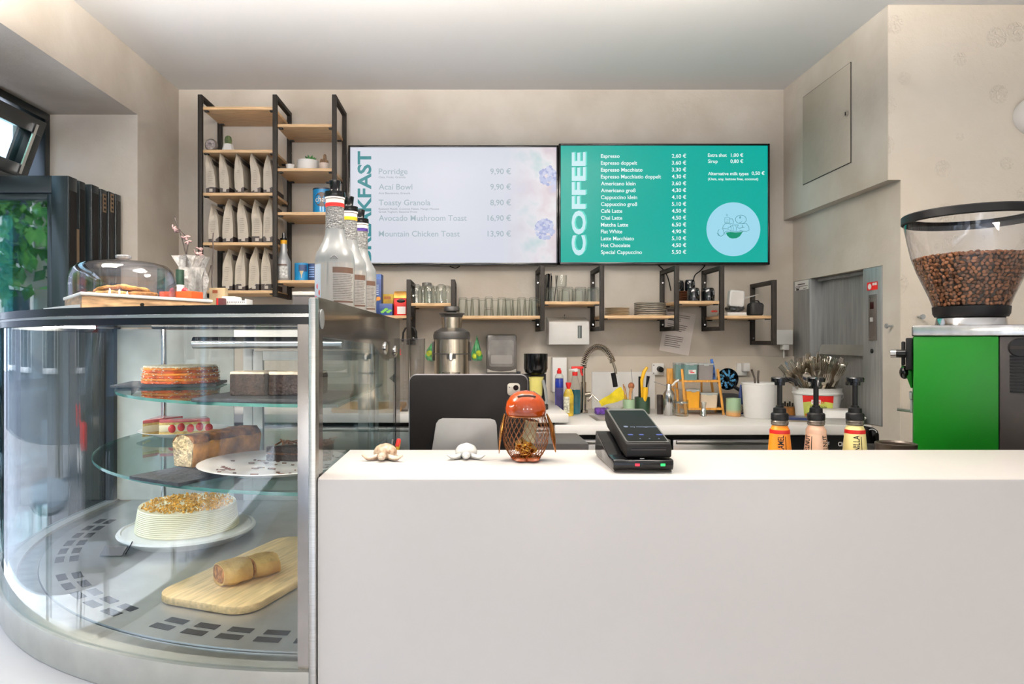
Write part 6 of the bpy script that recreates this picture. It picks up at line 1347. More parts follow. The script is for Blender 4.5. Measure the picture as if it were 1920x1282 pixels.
for i in range(72):
    kind = rng.choice(['spoon', 'spoon', 'fork', 'fork', 'knife'])
    az = 2 * PI * i / 72 * 5.0 + rng.uniform(-.2, .2); ring = (i % 6) / 6
    tilt = .08 + .82 * ring ** 1.1 * rng.uniform(.75, 1.1); r0 = (.012 + .058 * ring); tilt *= 1 - .5 * max(0, math.cos(az))
    zt2 = rng.uniform(-.01, .02) - .02 * ring
    if kind not in protos: protos[kind] = cutlery(kind); o = protos[kind]
    else: o = protos[kind].copy(); COL.objects.link(o)
    # lean outwards, the business end up
    piv = Vector((bx_ + r0 * math.cos(az) * .95, by_ + r0 * math.sin(az) * .95, wz + Hb * .98 + zt2))
    Mx = Matrix.Translation(piv) @ R(az, 'Z') @ R(tilt, 'Y') @ R(-az + rng.uniform(-.7, .7), 'Z') @ Matrix.Diagonal((1.25, 1.1, 1.08, 1)) @ T(0, 0, -.075)
    o.matrix_world = Mx
    tag(o, {'spoon': 'steel spoon standing bowl up among the cutlery in the labelled bucket', 'fork': 'steel fork standing tines up among the cutlery in the labelled bucket', 'knife': 'steel knife standing blade up among the cutlery in the labelled bucket'}[kind], kind, '%ss in the cutlery bucket' % kind if kind != 'knife' else 'knives in the cutlery bucket')
# amber jar, blue tray, foam clamshell
t = thing('spice_jar', 'amber jar with dark pieces between the white bucket and cutlery bucket', 'jar', (X(1476, 2.82), 2.82, wz)); k = 2.82 / F
q = MB(); q.lathe([(0, 0), (14 * k, 0), (14.5 * k, .003), (14.5 * k, 17 * k), (0, 17 * k)], 26); q.build('filling', mat('amber', (186, 122, 58), rough=.3, noise=(30, .2), coat=.5), t)
q = MB(); q.lathe([(14.6 * k, 0), (14.9 * k, 30 * k), (14.2 * k, 30 * k)], 26); q.build('jar', M_tumbler, t)
q = MB(); [q.box((x * k, -4 * k, (19 + (i % 2) * 3) * k), (2.4 * k, 3 * k, 9 * k), .0008) for i, x in enumerate((-10, -6, -1, 3, 8))]; q.build('pieces', M_black, t)
t = thing('blue_tray', 'dark blue tray under the cutlery bucket edge', 'tray', (X(1494, 2.66), 2.63, wz), math.radians(-16)); q = MB(); q.prism(rrect(.125, .085, .02, 5), .006, .016, None, .003); q.build('tray', mat('tray_navy', (24, 38, 84), rough=.3, noise=(20, .1), coat=.3), t); q = MB(); q.prism(rrect(.122, .082, .02, 5), 0, .0055); q.build('base', mat('tray_base', (120, 110, 96), rough=.5), t)
t = thing('foam_clamshell', 'closed white foam takeaway box on the worktop behind the syrup pumps', 'container', (1.373, 2.578, wz), math.radians(-6)); q = MB(); w_ = .076
q.loft([[(x * kx, y * ky, z) for x, y in rrect(2 * w_, .15, .025, 5)] for z, kx, ky in ((0, .82, .8), (.02, 1.0, 1.0), (.0235, 1.03, 1.04))]); q.build('tray', M_whiteplastic, t)
q = MB(); q.loft([[(x * kx, y * ky, z) for x, y in rrect(2 * w_, .15, .025, 5)] for z, kx, ky in ((.024, 1.03, 1.04), (.0275, .98, .98), (.046, .80, .76), (.049, .76, .70))]); q.build('lid', M_whiteplastic, t)

# ------------------------------------------------------------------ on and behind the front counter
uz = UB + .0006; cz = CT + .0006
def syrup(label, px, Y, body, lab, band, word, aword, dx_spout):
    t = thing('syrup_bottle', label, 'bottle', (X(px, Y), Y, uz), 0, 'flavour syrup bottles with pumps'); k = Y / F
    def h(py): return Z(py, Y) - uz
    ye = 872
    q = MB(); q.lathe([(0, 0), (31 * k, 0), (33 * k, .006), (33 * k, h(940)), (27 * k, h(890)), (20.5 * k, h(843)), (17.2 * k, h(806)), (16 * k, h(803)), (13.5 * k, h(797)), (0, h(797))], 36); q.build('bottle', body, t)
    q = MB(); q.lathe([(13.4 * k, h(797)), (15.5 * k, h(794)), (15 * k, h(792)), (15.8 * k, h(790)), (14.5 * k, h(787)), (0, h(786))], 30); q.build('neck', mat('neck_clear', (120, 110, 98), rough=.12, noise=(60, .4), coat=.6, trans=.4), t)
    q = MB(); q.lathe([(16.8 * k, h(812)), (17.3 * k, h(804.5))], 30) if 0 else q.lathe([(17.95 * k, h(811.5)), (17.5 * k, h(804.5))], 30); q.build('band', band, t)
    # pump
    q = MB(); q.lathe([(0, h(786.5)), (15.5 * k, h(786.5)), (15.5 * k, h(776)), (14 * k, h(774)), (11.5 * k, h(773)), (11 * k, h(765)), (7 * k, h(763)), (6.5 * k, h(760)), (0, h(760))], 24, wob=lambda a, z: 1 + .012 * math.cos(a * 24)); q.build('pump_collar', M_black, t)
    q = MB(); q.lathe([(0, h(760)), (4.6 * k, h(760)), (4.6 * k, h(722)), (0, h(722))], 18); q.build('pump_stem', M_black, t)
    q = MB(); q.lathe([(0, h(722)), (9 * k, h(722)), (9.5 * k, h(716.5)), (15.5 * k, h(715.5)), (16 * k, h(709)), (14.5 * k, h(707)), (0, h(707))], 28, wob=lambda a, z: 1 + .015 * math.cos(a * 22)); po = q.build('pump_head', M_blackgloss, t)
    sp_ = Vector((dx_spout[0], dx_spout[1], 0)).normalized(); 
    q = MB(); q.tube([Vector((0, 0, h(711))) + sp_ * 12 * k, Vector((0, 0, h(711.5))) + sp_ * 22 * k, Vector((0, 0, h(715))) + sp_ * 31 * k, Vector((0, 0, h(723))) + sp_ * 34.5 * k], [5 * k, 4.2 * k, 3.8 * k, 3.2 * k], 10); q.build('spout', M_blackgloss, po)
    # label wraps the shoulder; vertical lettering
    def rr(z): # radius of bottle surface
        P_ = [(h(843), 20.5 * k), (h(806), 17.2 * k)]; P0 = [(h(890), 27 * k), (h(843), 20.5 * k)]
        a, b_ = P0 if z < h(843) else P_
        return a[1] + (b_[1] - a[1]) * (z - a[0]) / (b_[0] - a[0])
    for aw in aword:
        me = text_mesh(word, 15.5 * k, 'LEFT', .0002, 0.0, 44 * k * len(word) / 7.0); me.transform(R(PI / 2, 'Z')); z_top = h(814); mx_ = max(v.co.y for v in me.vertices)
        xm = sum((min(v.co.x for v in me.vertices), max(v.co.x for v in me.vertices))) / 2
        for v in me.vertices: z = z_top - mx_ + v.co.y; r_ = rr(z) + .0008; a = aw + (v.co.x - xm) / (20 * k); v.co = Vector((r_ * math.cos(a), r_ * math.sin(a), z))
        q = MB(); q.mesh(me); q.build('lettering', M_black, t, flat=True)
        q = MB(); vs = []
        for z in (h(816), h(843), h(880)):
            for da in (.42, .48): a = aw + da; r_ = rr(z) + .0006; vs.append((r_ * math.cos(a), r_ * math.sin(a), z))
        q.raw(vs, [(0, 1, 3, 2), (2, 3, 5, 4)]); q.build('line', M_black, t, flat=True)
    return t
syrup('orange caramel syrup bottle with black pump', 1462, 1.50, mat('syrup_orange', (240, 140, 26), rough=.35), None, M_red, 'CARAMEL', [-PI / 2 - .32], (1, .12))
syrup('pinkish hazelnut syrup bottle with black pump', 1530, 1.50, mat('syrup_pink', (226, 182, 152), rough=.35), None, mat('syrup_pink_top', (230, 190, 162), rough=.35), 'HAZELNUT', [-PI / 2 - 1.3, -PI / 2 + .42], (-.35, -1))
syrup('cream vanilla syrup bottle with black pump', 1603, 1.50, mat('syrup_cream', (238, 220, 150), rough=.35), None, M_red, 'VANILLA', [-PI / 2 - .38], (.1, 1))
# milk pitcher handle / black thermos behind vanilla
Yv = 2.2; t = thing('black_grip', 'black rounded handle of an appliance behind the vanilla syrup', 'appliance', (X(1628, Yv), Yv, 0)); q = MB(); q.prism([(X(a, Yv) - X(1628, Yv), Z(b_, Yv)) for a, b_ in ((1617, 798), (1628, 799), (1636, 804), (1639, 812), (1639, 900), (1622, 900), (1622, 830), (1618, 806))], -.03, .03, UP, .004); q.build('grip', M_blackgloss, t)
q = MB(); q.prism([(X(a, Yv) - X(1628, Yv), Z(b_, Yv)) for a, b_ in ((1612, 900), (1645, 900), (1645, 930), (1612, 930))][::-1], -.05, .05, UP, .003); q.box2((-.03, -.05, .0), (.03, .05, Z(930, Yv)), .003); q.build('base', M_black, t)
q = MB(); q.tube([Vector((X(a, Yv) - X(1628, Yv), -.0345, Z(b_, Yv))) for a, b_ in ((1618, 803), (1624, 801.5), (1630, 804), (1632, 808))], .0012, 5); q.build('emblem_arc', M_whiteplastic, t)
# tablet with stand
Yi = 1.55; t = thing('tablet', 'large dark grey tablet seen from the back behind the counter', 'tablet', (X(878.5, Yi), Yi, 0)); k = Yi / F
w_ = 221 * k; zt2 = Z(703, Yi); zb2 = Z(868, Yi)
q = MB(); q.prism(rrect(w_, zt2 - zb2, .016, 7, 0, (zt2 + zb2) / 2), -.006, 0, UP, .0012); tb = q.build('back_shell', mat('tablet_grey', (28, 25, 24), rough=.55, noise=(14, .08), spec=.2), t)
q = MB(); ring = rrect(w_ + .0004, zt2 - zb2 + .0004, .0162, 7, 0, (zt2 + zb2) / 2); q.tube([(p[0], .0045, p[1]) for p in ring], .0024, 6, True); q.build('edge_band', mat('tablet_edge', (140, 138, 140), rough=.3, metal=.8), t)
cx_ = X(963, Yi) - X(878.5, Yi); cz2 = Z(729.5, Yi)
q = MB(); q.prism(rrect(24 * k, 23 * k, .007, 6, cx_, cz2), 0, .003, UP, .001); ci = q.build('camera_plate', mat('camera_plate', (190, 182, 168), rough=.3, metal=.3), t)
q = MB(); q.cyl((cx_ + 4 * k, -.003, cz2 + 3 * k), (cx_ + 4 * k, -.005, cz2 + 3 * k), 5 * k, seg=24); q.build('lens', M_blackgloss, ci)
q = MB(); q.cyl((cx_ - 8 * k, -.003, cz2 + 4 * k), (cx_ - 8 * k, -.0036, cz2 + 4 * k), 1 * k, seg=10); q.build('sensor', M_black, ci)
t = thing('tablet_stand', 'light grey plate stand propping up the tablet', 'stand', (X(875, Yi), Yi - .006, uz)); M_std = mat('stand_grey', (158, 156, 154), rough=.45, metal=.3, noise=(10, .05))
pl = [(X(a, Yi) - X(875, Yi), Z(b_, Yi) - uz) for a, b_ in ((806, 870), (818, 793), (823, 786), (830, 783), (920, 784), (928, 787), (931, 795), (935, 870))]
q = MB(); q.prism(pl[::-1], .0008, .004, UP, .0008); q.build('plate', M_std, t)
q = MB(); q.prism([(-.0, 0)], 0, 0) if 0 else q.box2((-.08, -.05, 0), (.08, .09, .006), .002); q.box2((-.03, -.0045, .0062), (.03, -.001, .07), .001); q.build('foot', M_std, t)
q = MB(); q.box2((-.06, -.0046, .0), (.06, .012, .0)) if 0 else None
q = MB(); q.box2((-.075, .0008, zb2 - uz - .007), (.075, .016, zb2 - uz - .0008), .001); q.box2((-.02, .009, .0065), (.02, .0155, zb2 - uz - .0072)); q.build('ledge', M_std, t)
# dark printer box, pens behind the counter
q = MB(); q.box2((-.09, -.09, 0), (.09, .09, Z(829, 1.62) - uz), .003); t = thing('receipt_printer', 'flat topped dark box behind the counter right of the coin penguin', 'printer', (X(1104, 1.60) - .09, 1.69, uz)); q.build('housing', mat('printer_dark', (58, 55, 54), rough=.5), t)
q = MB(); q.box2((-.07, -.0918, .1), (.07, -.0905, .112)); q.build('paper_slot', M_black, t)
t = thing('pen_holder', 'dark pen holder mostly hidden behind the counter left of the tablet', 'holder', (X(741, 1.46), 1.46, uz)); q = MB(); q.lathe([(0, 0), (.03, 0), (.03, .1), (.028, .1), (.028, .004), (0, .004)], 20); q.build('cup', M_black, t)
stick('pencil', 'red and yellow marker sticking up behind the brown turtle', [(741, 930, 0), (744.5, 846, 0), (747.5, 826, 0)], [.0045, .0045, .005], mat('pen_yellow', (230, 180, 60), rough=.4), 'pen', Y=1.46, extra=lambda tt, p: (lambda q: (q.tube([p + Vector((-.0028, 0, -.012)), p + Vector((.0, 0, .0)), p + Vector((.0004, 0, .004))], [.0053, .0052, .0035], 10), q.build('cap', mat('pen_red', (226, 56, 48), rough=.4), tt)))(MB()))
stick('pen', 'thin dark pen sticking up behind the brown turtle', [(739, 930, .01), (733, 845, .01), (735, 825, .01)], .0018, M_steeldull, 'pen', Y=1.46)
# coin penguin
Yg = 1.26; k = Yg / F; gx, gy = X(985.5, Yg), Yg
t = thing('penguin_coin_bank', 'penguin shaped wire coin bank with a glossy orange wooden head', 'coin bank', (gx, gy, cz))
def gz(py): return Z(py, Yg) - cz
M_head = mat('lacquer_orange', (164, 62, 8), rough=.16, noise=(16, .25), coat=.5); M_wire = mat('wire_copper', (142, 92, 58), rough=.3, metal=.9)
hz0 = .0815
hp = [(.0, .0), (.0345, .0), (.0372, .006), (.0378, .013), (.035, .025), (.028, .036), (.017, .0435), (.0, .046)]
q = MB(); q.lathe([(r, hz0 + z) for r, z in hp], 44); hd2 = q.build('head', M_head, t)
q = MB(); q.tube([(.016 * s, -.0235 - .0025 * (1 - s * s), hz0 + .0375 - .0015 * s * s) for s in (-1, -.6, -.2, .2, .6, 1)], .0021, 8); q.build('coin_slot', mat('slot_dark', (52, 28, 18), rough=.7), hd2)
body = [(.026, .004), (.033, .012), (.040, .028), (.0425, .045), (.041, .062), (.0375, .076), (.0355, .0815)]
def br(z):
    for (a, b_) in zip(body, body[1:]):
        if a[1] <= z <= b_[1]: return a[0] + (b_[0] - a[0]) * (z - a[1]) / (b_[1] - a[1])
    return body[-1][0]
q = MB()
for sgn in (-1, 1):
    for i in range(26):
        pts = []
        for j in range(13):
            z = .004 + (.0815 - .004) * j / 12; a = 2 * PI * i / 26 + sgn * 1.05 * j / 12; pts.append((br(z) * math.cos(a), br(z) * math.sin(a), z))
        q.tube(pts, .0005, 4)
q.build('wire_mesh', M_wire, t)
q = MB(); q.lathe([(0, .0), (.026, .0), (.028, .004), (.0255, .0065), (0, .0065)], 30); q.build('base', M_head, t)
q = MB(); q.tube([(.0362 * math.cos(a), .0362 * math.sin(a), .081) for a in [2 * PI * i / 36 for i in range(36)]], .0011, 6, True); q.build('collar_ring', M_wire, t)
M_wing = mat('wing_bronze', (190, 122, 56), rough=.25, metal=.85, noise=(20, .15))
for s, rot in ((-1, 0), (1, 0)):
    pts = [(s * .0385, 0, .084), (s * .0435, -.002, .06), (s * .047, -.004, .036), (s * .049, -.006, .012)] if s < 0 else [(s * .0385, 0, .084), (s * .046, -.002, .062), (s * .0495, -.003, .04), (s * .0545, -.004, .014)]
    secs = []
    for (p, wd, th) in zip(pts, (.006, .016, .014, .003), ((.002, .0035, .003, .001) if s < 0 else (.002, .0055, .0055, .0015))):
        secs.append([(p[0] + th * math.cos(a) * (1 if math.cos(a) * s > 0 else .55), p[1] + wd * math.sin(a), p[2]) for a in [2 * PI * i / 12 for i in range(12)]])
    q = MB(); q.loft(secs); q.build('wing', M_wing, t)
for s in (-1, 1):
    q = MB(); q.ball((s * .011, -.027, .0042), .012, 1, 1.1, .32, 14, 8); q.build('foot', mat('foot_wood', (150, 74, 36), rough=.3, coat=.5), t)
M_gold = mat('coin_gold', (206, 160, 74), rough=.25, metal=1); M_sil = mat('coin_silver', (180, 172, 160), rough=.25, metal=1)
rng = random.Random(31); cm = None
for i in range(26):
    q = MB(); q.cyl((0, 0, -.0009), (0, 0, .0009), .0105, seg=18)
    if cm is None: cm = q.build('coin', M_gold); o = cm
    else: q.bm.free(); o = cm.copy(); COL.objects.link(o)
    a = rng.random() * 6.28; lay = i // 6; r_ = rng.random() * .012
    o.location = (gx + r_ * math.cos(a), gy + r_ * math.sin(a), cz + .0085 + lay * .0055 + rng.random() * .003); o.rotation_euler = (rng.uniform(-.6, .6), rng.uniform(-.6, .6), 0); tag(o, 'gold coin lying in the pile inside the wire penguin', 'coin', 'coins inside the penguin')
q = MB(); q.lathe([(0, .0), (.012, .0), (.012, .04), (0, .04)], 20); o = q.build('banknote_roll', mat('banknote', (168, 158, 128), rough=.7, noise=(40, .2)), loc=(gx + .006, gy + .012, cz + .032)); o.rotation_euler = (.1, .15, 0); tag(o, 'rolled banknote standing above the coins inside the wire penguin', 'banknote')
# sea turtles
def turtle(label, px, Y, s, m, ms, rot):
    t = thing('turtle_figurine', label, 'figurine', (X(px, Y), Y, cz), rot)
    q = MB(); q.ball((0, .008 * s, .0125 * s), .025 * s, 1, 1.1, .8, 20, 12)
    for v in q.bm.verts:
        if v.co.z < .004 * s: v.co.z = .004 * s
        v.co += Vector((0, 0, mnoise.noise(v.co * 90 / s) * .0018 * s))
    q.build('shell', ms, t)
    q = MB(); q.ball((0, -.0265 * s, .010 * s), .009 * s, 1, 1.25, .95, 14, 10); q.ball((0, -.036 * s, .008 * s), .0048 * s, 1, 1, .8, 10, 8); q.tube([(0, -.018 * s, .008 * s), (0, -.006 * s, .008 * s)], .006 * s, 10); q.build('head', m, t)
    for sx in (-1, 1):
        secs = []
        for (x, y, z, w, h) in ((.012, -.012, .0075, .008, .006), (.024, -.019, .0055, .009, .0052), (.034, -.023, .0065, .0075, .0045), (.0435, -.021, .0115, .0025, .0018)):
            secs.append([(sx * x * s, (y + w * math.cos(a)) * s, (z + h * math.sin(a)) * s) for a in [2 * PI * i / 10 for i in range(10)]])
        q = MB(); q.loft(secs); q.build('front_flipper', m, t)
        q = MB(); q.ball((sx * .016 * s, .028 * s, .0032 * s), .007 * s, 1, 1.2, .42, 12, 8); q.build('rear_flipper', m, t)
M_tb = mat('turtle_marble', (158, 116, 82), rough=.4, noise=(70, 0), col2=(222, 208, 190), coat=.3); M_tbs = mat('turtle_shell_brown', (136, 94, 64), rough=.45, noise=(110, 0), col2=(206, 186, 160), coat=.3)
M_tw = mat('turtle_white', (216, 215, 210), rough=.2, noise=(20, .01), coat=.5)
turtle('small brown and white marbled turtle figurine on the counter', 721, 1.262, .87, M_tb, M_tbs, -.1)
turtle('small glossy white turtle figurine in front of the tablet stand', 874, 1.275, .83, M_tw, M_tw, 0)
# payment terminal on its dock
x0, x1 = X(1150, 1.131), X(1263, 1.131); xm = (x0 + x1) / 2; W2 = (x1 - x0) / 2
t = thing('terminal_dock', 'black charging dock with red and green lights under the payment terminal', 'dock', (xm, 1.13, cz))
YZ = Matrix(((0, 0, 1, 0), (1, 0, 0, 0), (0, 1, 0, 0), (0, 0, 0, 1)))
q = MB(); q.prism([(0.003, .0045), (0, .012), (0, .0205), (.004, .022), (.045, .023), (.10, .036), (.15, .048), (.165, .048), (.172, .02), (.172, .0045)], -W2, W2, YZ, .0016); do = q.build('housing', M_blackgloss, t)
q = MB(); q.prism([(.008, .0042), (.004, .0012), (.166, .0012), (.170, .0042)], -W2 * .96, W2 * .96, YZ); q.build('base_trim', mat('dock_trim', (140, 134, 128), rough=.35, metal=.6), t)
for s in (-1, 1):
    for y in (.018, .155): q = MB(); q.box((s * W2 * .78, y, .0005), (.016, .012, .0011)); q.build('foot', M_black, t)
for (px, nm, c_) in ((1195, 'red_light', (255, 60, 80)), (1243, 'green_light', (60, 255, 120))):
    q = MB(); q.box((X(px, 1.13) - xm, -.0004, .0135), (.0075, .001, .0042), .0003); q.build(nm, screen_mat(nm, c_, 1.6), do)
q = MB(); q.box((X(1206, 1.13) - xm, .0075, .0226), (.007, .003, .0008)); q.build('contact', M_whiteplastic, do)
t = thing('payment_terminal', 'black card payment terminal lying tilted on its dock', 'card terminal', (X(1217, 1.14), 1.14, cz))
h0, h1, y1_ = .0228, .047, .186
M_term = mat('terminal_black', (20, 18, 17), rough=.45, noise=(30, .06), spec=.25)
w2_ = 42.5 / F * 1.14
prof = [(0, h0 + .002), (-.001, .036), (.001, h1 - .001), (.004, h1), (y1_, .0865), (y1_ + .004, .083), (y1_ + .003, .064), (.165, .0525), (.10, .0415), (.05, .0285), (.004, h0 + .0005)]
q = MB(); q.prism(prof, -w2_, w2_, YZ, .0025); to = q.build('housing', M_term, t)
sl = math.atan2(.0865 - h1, y1_ - .004); Ms = T(0, .004, h1) @ R(sl, 'X')
Lt = math.hypot(.0865 - h1, y1_ - .004)
q = MB(); q.prism(rrect(w2_ * 2 - .003, Lt - .006, .006, 5, 0, Lt / 2), .0002, .0012, Ms); q.build('bezel', mat('terminal_bezel', (110, 107, 105), rough=.3, metal=.5), t)
q = MB(); q.prism(rrect(w2_ * 2 - .008, Lt - .022, .004, 5, 0, Lt / 2 - .004), .0013, .0017, Ms); so = q.build('screen', mat('terminal_screen', (12, 12, 14), rough=.2, noise=(20, .1), spec=.12), t)
M_ui = screen_mat('ui_pale', (150, 158, 180)); M_uib = screen_mat('ui_blue', (96, 112, 190))
q = MB(); q.mesh(text_mesh('my management', .0105, 'LEFT', .0001, 0.0, .047), Ms @ T(-.013, Lt * .40, .0019)); q.build('lettering', M_ui, so, flat=True)
q = MB(); q.lathe([(0, 0), (.0042, 0)], 16, Ms @ T(-.021, Lt * .42, .0019)); q.build('app_icon', M_ui, so, flat=True)
for (x, w_) in ((-.022, .009), (-.003, .008), (.028, .011)): q = MB(); q.prism(rrect(w_, .006, .002, 3, x, Lt * .2), .0018, .0020, Ms); q.build('app_icon', M_uib, so, flat=True)
for (x,) in ((-.01,), (.006,), (.022,)): q = MB(); q.lathe([(0, 0), (.0015, 0)], 10, Ms @ T(x, Lt * .09, .0019)); q.build('nav_icon', M_ui, so, flat=True)
q = MB(); q.box2((-w2_ * .76, -.0022, .0388), (w2_ * .76, .002, .0405)); q.build('card_slot', M_black, to)
q = MB(); q.box2((-w2_ * .8, .0, .0) , (0, 0, 0)) if 0 else q.box2((-w2_ * .8, -.0016, .0365), (w2_ * .74, .001, .0372)); q.build('slot_lip', mat('terminal_lip', (96, 84, 78), rough=.4), to)
q = MB(); q.prism([(.142, .0495), (.158, .0515), (.17, .046), (.17, .030), (.15, .034)], -W2 + .001, -w2_ - .0006, YZ, .001); q.build('side_hook', M_black, do) if 0 else q.bm.free()

# ------------------------------------------------------------------ coffee grinder
Yf, Yh = 1.62, 1.6465; KB = 1.07; GR = math.radians(32.3)
q = MB(); q.box2((1.055, 1.43, UB + .0006), (1.5, 1.86, KB), .004); t = thing('knock_box', 'dark drawer box under the coffee grinder behind the counter', 'drawer box', (0, 0, 0)); q.build('box', M_black, t); q = MB(); q.box2((1.07, 1.4255, UB + .04), (1.48, 1.4295, KB - .03), .002); q.build('drawer_front', M_steeldull, t)
gcx = X(1712.5, Yf); gb = KB + .0006
def GX_(px):
    r, rc = (px - VX) / F, (1712.5 - VX) / F; return Yf * (r - rc) / (math.cos(GR) + r * math.sin(GR))
gx0, gx1, gx2 = 0., GX_(1873), .33
M_green = mat('grinder_green', (2, 94, 10), rough=.42, noise=(3, .03), spec=.3)
t = thing('coffee_grinder', 'large green and black coffee grinder with clear bean hopper', 'coffee grinder', (gcx, Yf, gb), -GR)
def GZ_(py, Y=1.57): return Z(py, Y) - gb
q = MB(); q.box2((0, 0, .0), (gx1 - gx0, .21, GZ_(630)), .003); q.build('body', M_green, t)
q = MB(); q.box2((gx1 - gx0 + .0006, .002, .0), (gx2 - gx0, .208, GZ_(630)), .004); bk = q.build('rear_body', mat('grinder_black', (40, 35, 33), rough=.45, noise=(30, .08)), t)
for i in range(12): q = MB(); q.box2((GX_(1893), -.0025, GZ_(668 + i * 5.8)), (GX_(1945), .0018, GZ_(665 + i * 5.8)), .0005); q.build('vent_fin', M_black, bk)
q = MB(); q.cyl((GX_(1912), .0015, GZ_(651)), (GX_(1912), -.008, GZ_(651)), .021, .019, 28); kn = q.build('dial', M_black, bk); q = MB(); q.box((GX_(1912), -.0092, GZ_(651)), (.036, .002, .006)); q.build('dial_mark', M_frame, kn)
q = MB(); q.box2((-.002, -.003, GZ_(629.5)), (gx2 - gx0, .213, GZ_(609)), .003); q.build('top_plate', mat('grinder_alu', (190, 188, 185), rough=.25, metal=1, noise=(3, .1), aniso=(12, 1, 1)), t)
dxh, dyh = X(1820, Yh) - gcx, Yh - Yf; hcx = dxh * math.cos(GR) - dyh * math.sin(GR); hcy = dxh * math.sin(GR) + dyh * math.cos(GR); kh = Yh / F
def HZ(py): return Z(py, Yh) - gb
q = MB(); q.lathe([(0, GZ_(609)), (56 * kh, GZ_(609)), (54 * kh, HZ(597)), (52 * kh, HZ(594)), (0, HZ(594))], 44, T(hcx, hcy, 0)); q.build('hopper_collar', M_chrome, t)
q = MB(); q.lathe([(0, HZ(594)), (57 * kh, HZ(594)), (60 * kh, HZ(588)), (61 * kh, HZ(575)), (0, HZ(575))], 44, T(hcx, hcy, 0)); q.build('hopper_ring', M_black, t)
hpr = [(60 * kh, 574), (66 * kh, 556), (76 * kh, 532), (86 * kh, 508), (95 * kh, 480), (101 * kh, 452), (106 * kh, 425), (108.5 * kh, 405)]
q = MB(); q.lathe([(r, HZ(p)) for r, p in hpr], 64, T(hcx, hcy, 0)); ho = q.build('hopper', M_acrylic, t)
q = MB(); q.lathe([(98 * kh, HZ(400)), (109 * kh, HZ(399)), (111.5 * kh, HZ(401)), (111.5 * kh, HZ(414)), (109 * kh, HZ(416)), (108.6 * kh, HZ(405)), (98 * kh, HZ(402))], 64, T(hcx, hcy, 0)); q.build('hopper_rim', M_black, t)
# front of the grinder (faces left): head, lever, spout, fork
q = MB(); q.box2((GX_(1698), .02, GZ_(696)), (-.0006, .16, GZ_(633)), .003); q.build('head', M_black, t)
q = MB(); q.box2((GX_(1689.5), .04, GZ_(688)), (GX_(1698) - .0006, .13, GZ_(640)), .003); q.build('head_cover', M_black, t)
q = MB(); q.cyl((GX_(1698), .02, GZ_(664)), (GX_(1680), .02, GZ_(664)), .0098, seg=18); lv = q.build('lever', M_blackgloss, t); q = MB(); q.cyl((GX_(1680) - .0003, .02, GZ_(664)), (GX_(1669.5), .02, GZ_(664)), .0098, seg=18); q.build('lever_end', M_chrome, lv)
q = MB(); q.prism([(GX_(1689), GZ_(688.5)), (GX_(1712), GZ_(696.5)), (GX_(1712), GZ_(733)), (GX_(1708), GZ_(733)), (GX_(1698), GZ_(706))], -.13, -.05, UP, .002); q.build('spout', M_green, t)
q = MB(); q.ball((GX_(1696), .06, GZ_(702)), .015, .75, 1, 1.1, 16, 10); q.build('knob', M_blackgloss, t)
q = MB(); q.box2((GX_(1705), .05, GZ_(755)), (-.0006, .12, GZ_(742)), .002); q.box2((-.006, .06, GZ_(783)), (-.0006, .11, GZ_(756)), .001); q.build('fork_mount', M_steeldull, t)
q = MB(); q.tube([(-.001, .07, GZ_(781)), (GX_(1681), .06, GZ_(778))], .0022, 8); q.tube([(-.001, .11, GZ_(781)), (GX_(1681), .10, GZ_(778))], .0022, 8); q.build('fork', M_steel, t)
# beans
M_bean = mat('coffee_bean', (104, 64, 38), rough=.4, noise=(35, .1), spec=.35)
n_ = M_bean.node_tree; g_ = n_.nodes.new('ShaderNodeNewGeometry'); r_ = n_.nodes.new('ShaderNodeValToRGB'); n_.links.new(g_.outputs['Random Per Island'], r_.inputs[0])
r_.color_ramp.elements[0].color = lin((74, 44, 26)); r_.color_ramp.elements[1].color = lin((146, 94, 58)); n_.links.new(r_.outputs[0], n_.nodes['Principled BSDF'].inputs['Base Color'])
def bean_mesh():
    b = bmesh.new(); bmesh.ops.create_uvsphere(b, u_segments=10, v_segments=7, radius=1)
    for v in b.verts:
        x, y, z = v.co; c_ = 1 - .35 * math.exp(-(y / .18) ** 2) if z > 0 else 1
        v.co = Vector((x * .0056, y * .0042, (z * .0034 if z < 0 else z * .0016) * c_))
    vs = [v.co.copy() for v in b.verts]; fs = [[v.index for v in f.verts] for f in b.faces]; b.free(); return vs, fs
bv, bf = bean_mesh(); V_, F_ = [], []; rng = random.Random(77)
def hr(z):
    P_ = [(HZ(p), r) for r, p in hpr]
    for (a, b_) in zip(P_, P_[1:]):
        if a[0] <= z <= b_[0]: return a[1] + (b_[1] - a[1]) * (z - a[0]) / (b_[0] - a[0])
    return P_[-1][1]
ztop = HZ(483)
def bean(p, nrm):
    q_ = Vector(nrm).to_track_quat('Z', 'Y').to_matrix() @ Euler((rng.uniform(-.5, .5), rng.uniform(-.5, .5), rng.random() * 6.28)).to_matrix()
    if rng.random() < .4: q_ = q_ @ Matrix.Rotation(PI, 3, 'X')
    n0 = len(V_); V_.extend([q_ @ v + Vector(p) for v in bv]); F_.extend([[n0 + i for i in f] for f in bf])
z = HZ(573) + .003
while z < ztop:
    r = hr(z) - .0052; n = int(2 * PI * r / .0104)
    for i in range(n):
        a = 2 * PI * (i + rng.random() * .6) / n; bean((hcx + (r - rng.random() * .002) * math.cos(a), hcy + (r - rng.random() * .002) * math.sin(a), z + rng.uniform(-.002, .002)), (math.cos(a), math.sin(a), -.4))
    z += .0079
